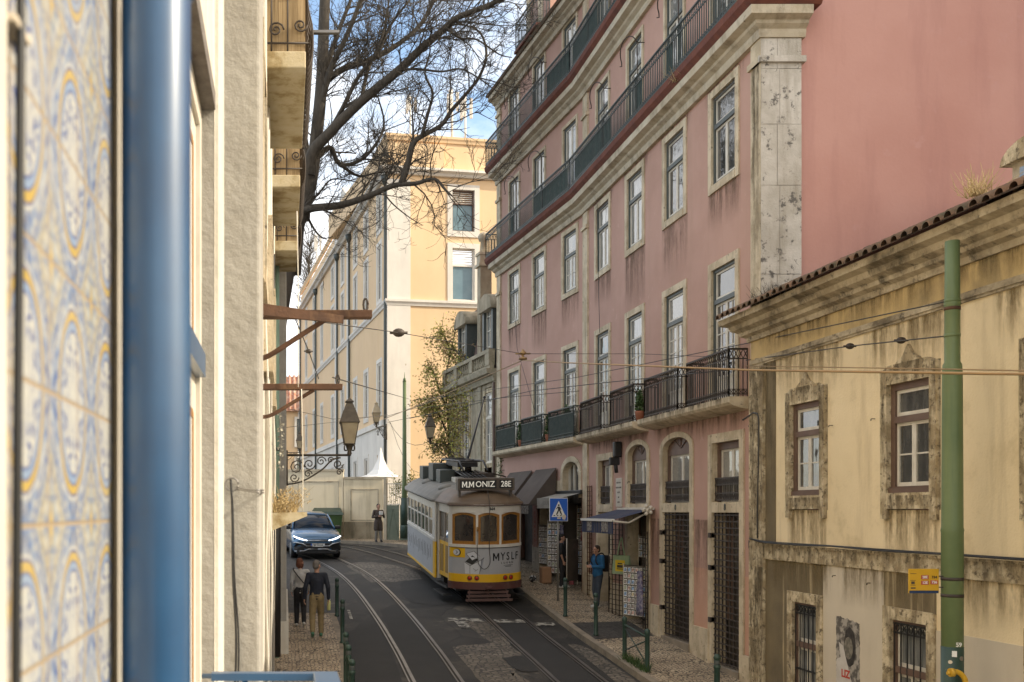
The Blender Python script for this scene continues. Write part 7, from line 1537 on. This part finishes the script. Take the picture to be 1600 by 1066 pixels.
# ------------------------------------------------------------------ lanterns
def lantern(lab, c, s, wall, side, m='black'):
    """c = foot of the lantern, wall = point on the wall where the bracket starts"""
    root = thing('street_lamp', lab, 'street lamp', wall, 'wall lanterns'); c = Vector(c); wall = Vector(wall); M = T(*c) @ Matrix.Scale(s, 4)
    gm = bpy.data.materials.get('frosted_lantern_glass') or mat('frosted_lantern_glass', (.42, .35, .23), (.32, .26, .17), 3, .35)
    im = bpy.data.materials.get('bronze_brown_iron') or mat('bronze_brown_iron', (.085, .07, .052), (.12, .10, .075), 8, .55, .3)
    q = MB(); q.loft([[Vector((r*math.cos(math.pi/4+k*math.pi/2), r*math.sin(math.pi/4+k*math.pi/2), z)) for k in range(4)] for r, z in ((.17, .18), (.29, .70))], True, False); q.build('glass', gm, root, M)
    q = MB()
    for k in range(4):
        a = math.pi/4+k*math.pi/2; q.tube([(.175*math.cos(a), .175*math.sin(a), .17), (.298*math.cos(a), .298*math.sin(a), .70)], .014, 4)
    for r, z in ((.18, .17), (.305, .70)): q.tube([(r*math.cos(math.pi/4+k*math.pi/2), r*math.sin(math.pi/4+k*math.pi/2), z) for k in range(5)], .018, 4)
    q.build('frame', im, root, M)
    q = MB(); q.loft([[Vector((r*math.cos(math.pi/4+k*math.pi/2), r*math.sin(math.pi/4+k*math.pi/2), z)) for k in range(4)] for r, z in ((.35, .70), (.33, .73), (.22, .98), (.20, 1.0), (.13, 1.14), (.10, 1.18), (.15, 1.21), (.05, 1.28), (.02, 1.32))], True, False); q.build('roof', gm if s > .9 else im, root, M)
    q = MB(); q.lathe([(.03, -.12), (.06, -.06), (.045, 0), (.07, .05), (.10, .16), (.17, .17)], (0, 0, 0), 10)
    for k in range(4): a = k*math.pi/2+.78; q.tube(spline([(.03*math.cos(a), .03*math.sin(a), .03), (.16*math.cos(a), .16*math.sin(a), .02), (.17*math.cos(a), .17*math.sin(a), .12), (.12*math.cos(a), .12*math.sin(a), .17)], 4), .012, 5)
    q.build('holder', im, root, M)
    # scrolled bracket
    q = MB(); d = c-wall; L_ = d.length; ux = Vector((d.x, d.y, 0)).normalized(); uz = Vector((0, 0, 1)); z0 = c-uz*.1*s; a = Vector((wall.x, wall.y, z0.z))
    q.tube([a, z0], .028*s, 8); q.tube([a+uz*.12*s, a-uz*.75*s], .03*s, 6)
    n = 3
    e = a-uz*.72*s; pts = [e, e+ux*L_*.25+uz*.08*s, e+ux*L_*.55+uz*.35*s, e+ux*L_*.72+uz*.6*s, e+ux*L_*.86+uz*.66*s]; q.tube(spline(pts, 5), .022*s, 6)
    for fx, fz, r, t_ in ((.16, -.30, .19, 1.7), (.36, -.22, .15, -1.6), (.55, -.15, .12, 1.5), (.12, -.55, .12, -1.4), (.34, -.46, .10, 1.4), (.82, -.22, .13, -1.6), (.84, -.42, .08, 1.4), (.7, -.12, .08, 1.4)):
        scroll(q, a+ux*L_*fx+uz*fz*s, r*s, abs(t_), 14, .016*s, ux, uz, 1 if t_ > 0 else -1)
    q.build('bracket', im, root)
lantern('large frosted street lantern on a scrolled iron bracket over the left pavement', P(546, 705, 21.5), .88, (.04, 21.5, P(546, 705, 21.5).z), 1)
lantern('round headed street lantern on a scrolled bracket in front of the creeper', P(672, 690, 41.5), .88, GF @ Vector((5.6, .02, 2.85)), 1)
lantern('small distant street lantern on the corner of the apricot building', P(588, 665, 52.6), .95, Vector((5.3, 51.8, P(588, 665, 52.6).z)), 1)
lantern('tiny far lantern at the left end of the street beyond the big lantern bracket', P(468, 705, 60), .9, (-.3, 60, P(468, 705, 60).z), 1)
# ------------------------------------------------------------------ overhead wires
def wires():
    def wire(lab, pts, r, m='wire', sag=0.):
        pts = [p if isinstance(p, Vector) else P(*p) for p in pts]; out = []
        for a, b in zip(pts, pts[1:]):
            for i in range(8): t = i/8; out.append(a.lerp(b, t)-Vector((0, 0, sag*4*t*(1-t))))
        out.append(pts[-1]); q = MB(); q.tube(out, r, 5); return tag(q.build('overhead_wire', S[m]), lab, 'wire', 'overhead wires')
    cw = [(600, 655, 40.5), (712.5, 609, 29.8), (816, 563, 23.6), (884, 567, 20), (1177, 578.5, 12), (1544, 584, 8), (2200, 590, 5)]
    wire('thick tan tram contact wire bending at the brass insulator and crossing to the right edge', cw, .013, 'copper')
    wire('second thinner tan wire running just above the contact wire on the right', [(1165, 572, 18.2), (1480, 577, 11.5), (1600, 579.5, 9.9), (1750, 582, 8.6)], .008, 'copper')
    wire('long span wire from the thick green pole to the slim green pole', [(1480, 471, 11.8), (1165, 537, 18.5), (900, 590, 27), (640, 627, 44)], .009)
    wire('insulated span wire from the thick green pole to the pink building', [(1480, 525, 11.8), (1328, 541, 14.4), (1166, 563, 18.2)], .009)
    wire('thin high wire from the upper pulley beam through a grey insulator to the pink building', [(500, 503, 10), (623, 520, 15), (817, 553, 23.6), (1000, 553, 23), (1165, 560, 18.3)], .006)
    wire('wire from the lower pulley beam down to the slim green pole', [(520, 590, 10.5), (640, 624, 44)], .008)
    wire('dark feeder wire from the pink facade to the slim green pole', [(1160, 576, 18.2), (945, 598, 25), (830, 611, 30), (640, 654, 44)], .012)
    wire('lower dark wire from the slim pole to the pink building pilaster', [(640, 640, 44), (780, 622, 33), (905, 611, 28.6)], .010)
    wire('wire running from the apricot corner to the tram street', [(606, 650, 52), (640, 640, 44), (700, 618, 36)], .012)
    wire('lowest wire from the apricot corner towards the grey house', [(606, 660, 52), (640, 653, 44), (715, 640, 42)], .012)
    wire('looping slack cable hanging between the apricot corner and the creeper', [(606, 655, 52), (700, 655, 43)], .012, 'wire', 1.25)
    wire('second slack cable drooping low across the apricot wall', [(610, 660, 52), (716, 640, 42.3)], .010, 'wire', 2.7)
    wire('far wire crossing above the scrolled lantern bracket', [(455, 640, 40), (520, 655, 45), (606, 650, 52)], .012)
    wire('far lower wire crossing behind the big lantern', [(447, 668, 40), (520, 660, 45), (606, 648, 52)], .010)
    wire('thin diagonal stay from the upper beam to the lower wire', [(462, 500, 8.2), (482, 548, 9), (498, 592, 10)], .005)
    wire('thin vertical wire drop hanging down the far pink facade', [(802, 385, 35), (803, 470, 34.6), (808, 545, 34), (835, 640, 32.5)], .008)
    wire('thin vertical wire drop down the middle of the pink facade', [(932, 260, 27.3), (934, 400, 27.3), (937, 520, 27)], .008)
    k = 0
    for lab, c, m, s in (('brass coloured insulator carrying the kinked tram wire', P(817, 556, 23.6), 'copper', 1.7), ('grey egg insulator on the thin wire in front of the apricot wall', P(623, 520, 15), 'ironbrown', 1.1), ('dark strain insulator on the span wire, nearer the pole', P(1408, 532, 13.1), 'ironbrown', .75), ('dark strain insulator on the span wire, nearer the pink building', P(1328, 541, 14.4), 'ironbrown', .75), ('small round ball on the diagonal stay below the upper beam', P(482, 549, 9), 'ironbrown', .35)):
        root = thing('insulator', lab, 'insulator', c, 'wire insulators'); q = MB()
        if k == 0:
            q.lathe([(.03, -.10), (.10, -.09), (.10, -.05), (.03, -.03), (.03, .02), (.075, .03), (.09, .06), (.05, .10), (.02, .15)], c, 12); q.tube([c+Vector((-.18, 0, .05)), c+Vector((.18, 0, .05))], .02, 6)
        else: q.ball(c, .085*s, .06*s, .06*s, 6); q.tube([c-Vector((.12*s, 0, 0)), c+Vector((.12*s, 0, 0))], .02*s, 5)
        q.build('body', S[m], root); k += 1
wires()
# ------------------------------------------------------------------ shop fronts
def shops():
    rnd = random.Random(14)
    brn = mat('brown_awning_canvas', (.075, .058, .048), (.095, .075, .062), 2, .85); brs = mat('awning_valance', (.30, .28, .25), (.12, .10, .09), 22, .9, ramp=(.45, .52))
    for k, (u0, u1, lab) in enumerate(((2.0, 3.75, 'nearer dark brown shop awning above the souvenir shop, behind the tram'), (4.1, 6.3, 'farther dark brown shop awning half hidden by the tram'))):
        root = thing('awning', lab, 'awning', FL @ Vector(((u0+u1)/2, 0, .9)), 'brown awnings'); 
        q = MB(); q.add([(u0, .06, 1.3), (u1, .06, 1.3), (u1, .95, .16), (u0, .95, .16)], [(0, 1, 2, 3)]); q.add([(u0, .06, 1.3), (u0, .95, .16), (u0, .06, .16)], [(0, 1, 2)]); q.add([(u1, .06, 1.3), (u1, .95, .16), (u1, .06, .16)], [(0, 1, 2)]); q.build('canvas', brn, root, FL, False)
        q = MB(); q.box(u0, u1, .94, .96, -.12, .16); q.build('valance', brs, root, FL); q = MB(); q.tube([(u0, .95, .16), (u1, .95, .16)], .025, 6); q.build('front_bar', S['ironbrown'], root, FL)
        text('awning_text', 'ARTE' if k == 0 else 'GALERIA', .2, S['dark'], root, FL @ T((u0+u1)/2, .962, .02) @ RZ(math.pi), .003, .002)
    # vertical sign on the pier
    q = MB(); q.box(3.58, 4.02, .06, .075, -1.2, .5); pb = tag(q.build('pier_sign', mat('dusty_rose_board', (.36, .2, .17), (.42, .25, .21), 3, .8), None, FL), 'dusty rose shop board with vertical red lettering on the pier under the brown awnings', 'sign')
    for k, ch in enumerate('ARTESANATO'): text('sign_letter', ch, .13, mat('red_letter', (.4, .06, .05)) if 'red_letter' not in bpy.data.materials else bpy.data.materials['red_letter'], pb, FL @ T(3.8, .077, .36-.15*k) @ RZ(math.pi), .003, .001)
    # grey awning on the arched shop door
    root = thing('awning', 'small worn grey white shop awning over the arched souvenir shop door', 'awning', FL @ Vector((.95, 0, .4))); gy = mat('worn_grey_awning_canvas', (.33, .31, .27), (.24, .225, .2), 4, .9)
    q = MB(); q.add([(.05, .05, .5), (1.9, .05, .5), (1.9, .7, .34), (.05, .7, .34)], [(0, 1, 2, 3)]); q.build('canvas', gy, root, FL, False); q = MB(); q.box(.05, 1.9, .69, .71, .05, .36); q.build('valance', gy, root, FL)
    text('awning_text', 'SOUVENIRS', .16, mat('faded_print', (.2, .19, .17)), root, FL @ T(.95, .712, .2) @ RZ(math.pi), .002, .001); q = MB(); q.bbox(.02, 1.93, .0, .12, .46, .58, .02); q.build('cassette', S['black'], root, FL)
    # navy awning on the postcard shop
    c = 6.33; root = thing('awning', 'navy blue sloping shop awning with white valance edge over the postcard shop', 'awning', FR @ Vector((c, 0, .1))); nv = mat('navy_awning_canvas', (.012, .02, .055), (.02, .03, .08), 3, .8, streak=((.16, .13, .08), .7, .52, .6, (.5, 9, .5)))
    q = MB(); u0, u1 = c-1.15, c+1.25
    q.add([(u0, .06, .02), (u1, .06, .02), (u1, .98, -.23), (u0, .98, -.23)], [(0, 1, 2, 3)]); q.build('canvas', nv, root, FR, False)
    q = MB(); q.box(u0, u1, .98, 1.0, -.56, -.24); q.build('valance', nv, root, FR); q = MB(); q.box(u0, u1, .95, 1.03, -.27, -.21); q.build('front_bar', S['signwhite'], root, FR)
    q = MB(); q.box(u0, u1, .02, .1, .0, .06); q.tube([(u0+.1, .08, -.02), (u0+.05, .6, -.3), (u0+.02, .98, -.26)], .025, 6); q.build('arm', S['white'], root, FR)
    for uu, w_ in ((u0+.55, .5), (u0+1.75, .35)):
        q = MB(); q.box(uu-w_/2, uu+w_/2, 1.0, 1.004, -.52, -.28); q.build('valance_print', brs, root, FR)
    q = MB(); 
    for k in range(5): a = k*1.257; q.ball((u0-.05, .2+.09*math.cos(a), .0+.09*math.sin(a)), .05, .05, .05, 4)
    q.ball((u0-.05, .2, 0), .05, n=4); tag(q.build('rosette', S['white'], root, FR))
    # marble plaque
    q = MB(); q.bbox(7.42, 7.86, .0, .03, .08, .82, .006); pl = tag(q.build('plaque', mat('white_marble_plaque', (.55, .51, .44), (.48, .44, .37), 5, .5), None, FR), 'white marble plaque with engraved lines between two ground floor windows', 'plaque')
    for k, t_ in enumerate(('NESTA CASA', 'NASCEU E VIVEU', 'O POETA', '1899', 'LISBOA')): text('plaque_text', t_, .055, S['dark'], pl, FR @ T(7.64, .031, .70-.125*k) @ RZ(math.pi), .001, .001)
    q = MB(); q.bbox(7.45, 7.62, .0, .2, 1.35, 1.75, .03); q.bbox(7.47, 7.6, .05, .3, 1.15, 1.35, .02); q.tube([(7.53, .15, 1.2), (7.53, .12, .95)], .05, 8); tag(q.build('alarm_box', S['black'], None, FR), 'black alarm and junction box high on the wall above the plaque', 'box')
    q = MB(); q.bbox(8.2, 8.3, .03, .06, -1.75, -1.15, .01); ib = tag(q.build('intercom', S['patch'], None, FR), 'pale intercom panel beside the doorway behind the man in blue', 'intercom'); q = MB(); q.box(8.22, 8.28, .061, .064, -1.4, -1.22); q.build('screen', S['black'], ib, FR)
    # postcards
    cols = [(.30, .28, .26), (.16, .25, .38), (.42, .36, .22), (.26, .28, .2), (.36, .24, .2), (.62, .61, .58), (.22, .19, .17), (.2, .30, .34)]
    cm = [mat('postcard_%s' % n, c_, tuple(min(1, x*2.2) for x in c_), 26, .5, ramp=(.42, .58), detail=2) for n, c_ in zip(('grey', 'blue', 'ochre', 'olive', 'red', 'white', 'brown', 'teal'), cols)]
    def rack(lab, M, w_, h, nc, nr, tall=.14):
        root = thing('postcard_rack', lab, 'rack', M, 'postcard racks'); q = MB()
        q.box(-w_/2, w_/2, -.03, -.01, .0, h); q.build('panel', S['dark'], root, M)
        q = MB()
        for x in (-w_/2, w_/2): q.tube([(x, 0, -.12), (x, 0, h+.03)], .012, 5)
        for r in range(nr+1): z = .03+(h-.06)*r/nr; q.tube([(-w_/2, .015, z), (w_/2, .015, z)], .006, 4)
        q.build('wire_frame', S['white'], root, M)
        for r in range(nr):
            q = MB()
            for c_ in range(nc):
                x0 = -w_/2+w_*c_/nc+.012; x1 = -w_/2+w_*(c_+1)/nc-.012; z0 = .035+(h-.06)*r/nr; z1 = z0+(h-.06)/nr*.78; dx = (x1-x0)*.14; dz = (z1-z0)*.16; q.m = rnd.choice((0, 1, 2, 3, 4, 6, 6, 0)); q.quad((x0+dx, .009, z0+dz), (x1-dx, .009, z0+dz), (x1-dx, -.006, z1-dz), (x0+dx, -.006, z1-dz))
                q.m = 5; q.quad((x0, .004, z0), (x1, .004, z0), (x1, -.0095, z1), (x0, -.0095, z1))
            q.build('postcards', cm, root, M, False)
    g = lambda fr, u: zr((fr @ Vector((u, 0, 0))).y)+.12
    rack('white postcard rack filled with cards in the doorway under the navy awning', FR @ T(6.2, .12, g(FR, 6.15)+.2) @ RZ(.4), .78, 1.25, 6, 8)
    rack('postcard panel hanging above the white rack under the navy awning', FR @ T(6.2, -.08, g(FR, 6.2)+1.62), .6, .55, 5, 3)
    rack('dark rack of bluish cards beside the rose coloured pier', FL @ T(3.0, .10, g(FL, 3)+.35), .7, 1.25, 3, 7)
    rack('tilted rack of colourful cards by the right side of the souvenir door', FL @ T(.16, .30, g(FL, .2)+.3) @ RZ(-.9), .6, 1.2, 4, 6)
    rack('rack of small souvenirs at the left side of the souvenir door', FL @ T(1.75, .2, g(FL, 1.7)+.25) @ RZ(.5), .55, 1.6, 4, 8)
    rack('tall wall of magnets inside the souvenir door', FL @ T(.95, -.45, g(FL, .95)+.3), 1.3, 2.1, 8, 11)
    # iron gates folded open at both shop doors
    def gate(lab, M, w_, h, n, m='ironbrown'):
        root = thing('iron_gate', lab, 'gate', M, 'folded iron gates'); q = MB()
        for k in range(n+1): x = w_*k/n; q.tube([(x, 0, 0), (x, 0, h)], .013, 5)
        q.build('upright', S[m], root, M) if n == 0 else tag(q.build('uprights', S[m], root, M), kind='stuff')
        q = MB(); nz = int(h/.13)
        for k in range(nz+1): z = .03+(h-.06)*k/nz; q.box(0, w_, .012, .02, z-.008, z+.008)
        tag(q.build('crossbars', S[m], root, M), kind='stuff')
    gate('open folding iron gate on the near side of the postcard shop door', FR @ T(5.45, .08, g(FR, 5.4)), .3, 2.35, 2); gate('open folding iron gate on the far side of the postcard shop, holding the tote bag', FR @ T(7.05, .12, g(FR, 7.2)) @ RZ(.15), .75, 2.35, 4)
    gate('rusty red folding gate at the near side of the souvenir shop', FL @ T(-.75, .1, g(FL, -.5)), .3, 3.1, 2, 'rust'); 
    # tote bag
    M = FR @ T(6.85, .22, -1.35) @ RZ(.5); root = thing('tote_bag', 'mint green tote bag with a yellow printed square hanging on the iron gate', 'bag', M); mt = mat('mint_canvas', (.33, .43, .27), (.28, .38, .23), 8, .9)
    q = MB(); q.loft([[(-.27, -.04, -.25), (.27, -.04, -.25), (.27, .04, -.25), (-.27, .04, -.25)], [(-.25, -.05, -.05), (.25, -.05, -.05), (.25, .05, -.05), (-.25, .05, -.05)], [(-.25, -.015, .22), (.25, -.015, .22), (.25, .015, .22), (-.25, .015, .22)]], True, False); q.build('bag_body', mt, root, M)
    q = MB(); q.tube(spline([(-.12, .02, .2), (-.05, .02, .5), (0, .0, .66), (.05, .02, .5), (.12, .02, .2)], 5), .018, 5); q.build('handle', mt, root, M)
    q = MB(); q.box(-.15, .15, .0525, .058, -.18, .10); pr = q.build('yellow_print', mat('yellow_print', (.7, .5, .03)), root, M)
    q = MB(); q.box(-.09, .09, .059, .062, -.09, -.02); q.box(-.07, .07, .0591, .062, .0, .03); q.box(-.1, .1, .0591, .062, -.13, -.11); q.build('tram_print', S['dark'], pr, M)
    # hanging clothes and bundles, ball, boxes
    pats = mat('patterned_scarf_cloth', (.30, .28, .33), (.12, .11, .2), 16, .9, ramp=(.45, .55)); redc = mat('red_cloth', (.35, .03, .03)); pinkc = mat('pink_cloth', (.5, .16, .2))
    def cloth(lab, M, w_, h, m):
        root = thing('hanging_cloth', lab, 'cloth', M, 'souvenir cloths'); q = MB(); rings = []
        for i in range(7): t = i/6; rings.append([Vector(((w_*(.35+.65*t))*math.cos(a*.5236)*.5, .05*(1+.5*math.sin(a*2.6+i))*math.sin(a*.5236), -h*t)) for a in range(12)])
        q.loft(rings); q.build('fabric', m, root, M); q = MB(); q.tube([(0, 0, 0), (0, 0, .07), (.02, .0, .09)], .006, 4); q.build('hook', S['steel'], root, M)
    cloth('patterned lilac scarf bundle hanging at the near side of the postcard rack', FR @ T(5.62, .2, -1.45), .4, 1.05, pats)
    cloth('red cloth bundle hanging high inside the souvenir door', FL @ T(.25, -.1, -.35), .4, .55, redc); cloth('pink scarf hanging in the middle of the souvenir door', FL @ T(.7, .1, -1.5), .2, .7, pinkc); cloth('patterned scarf hanging at the left of the souvenir door', FL @ T(1.45, .1, -.45), .35, .9, pats)
    y = 30.3; c = Vector((7.55, y, zr(y)+.12+.11)); q = MB(); q.ball(c, .11, n=10); tag(q.build('football', mat('football_leather', (.6, .58, .55), (.03, .03, .03), 13, .5, ramp=(.5, .54), detail=0)), 'black and white football lying by the souvenir shop', 'ball')
    y = 30.15; q = MB(); q.bbox(7.75, 8.05, y-.15, y+.2, zr(y)+.12, zr(y)+.62, .04); tag(q.build('paper_bag', mat('tan_paper', (.36, .20, .11), (.3, .17, .09), 5, .9)), 'tan paper bag standing behind the football at the souvenir shop', 'bag')
shops()
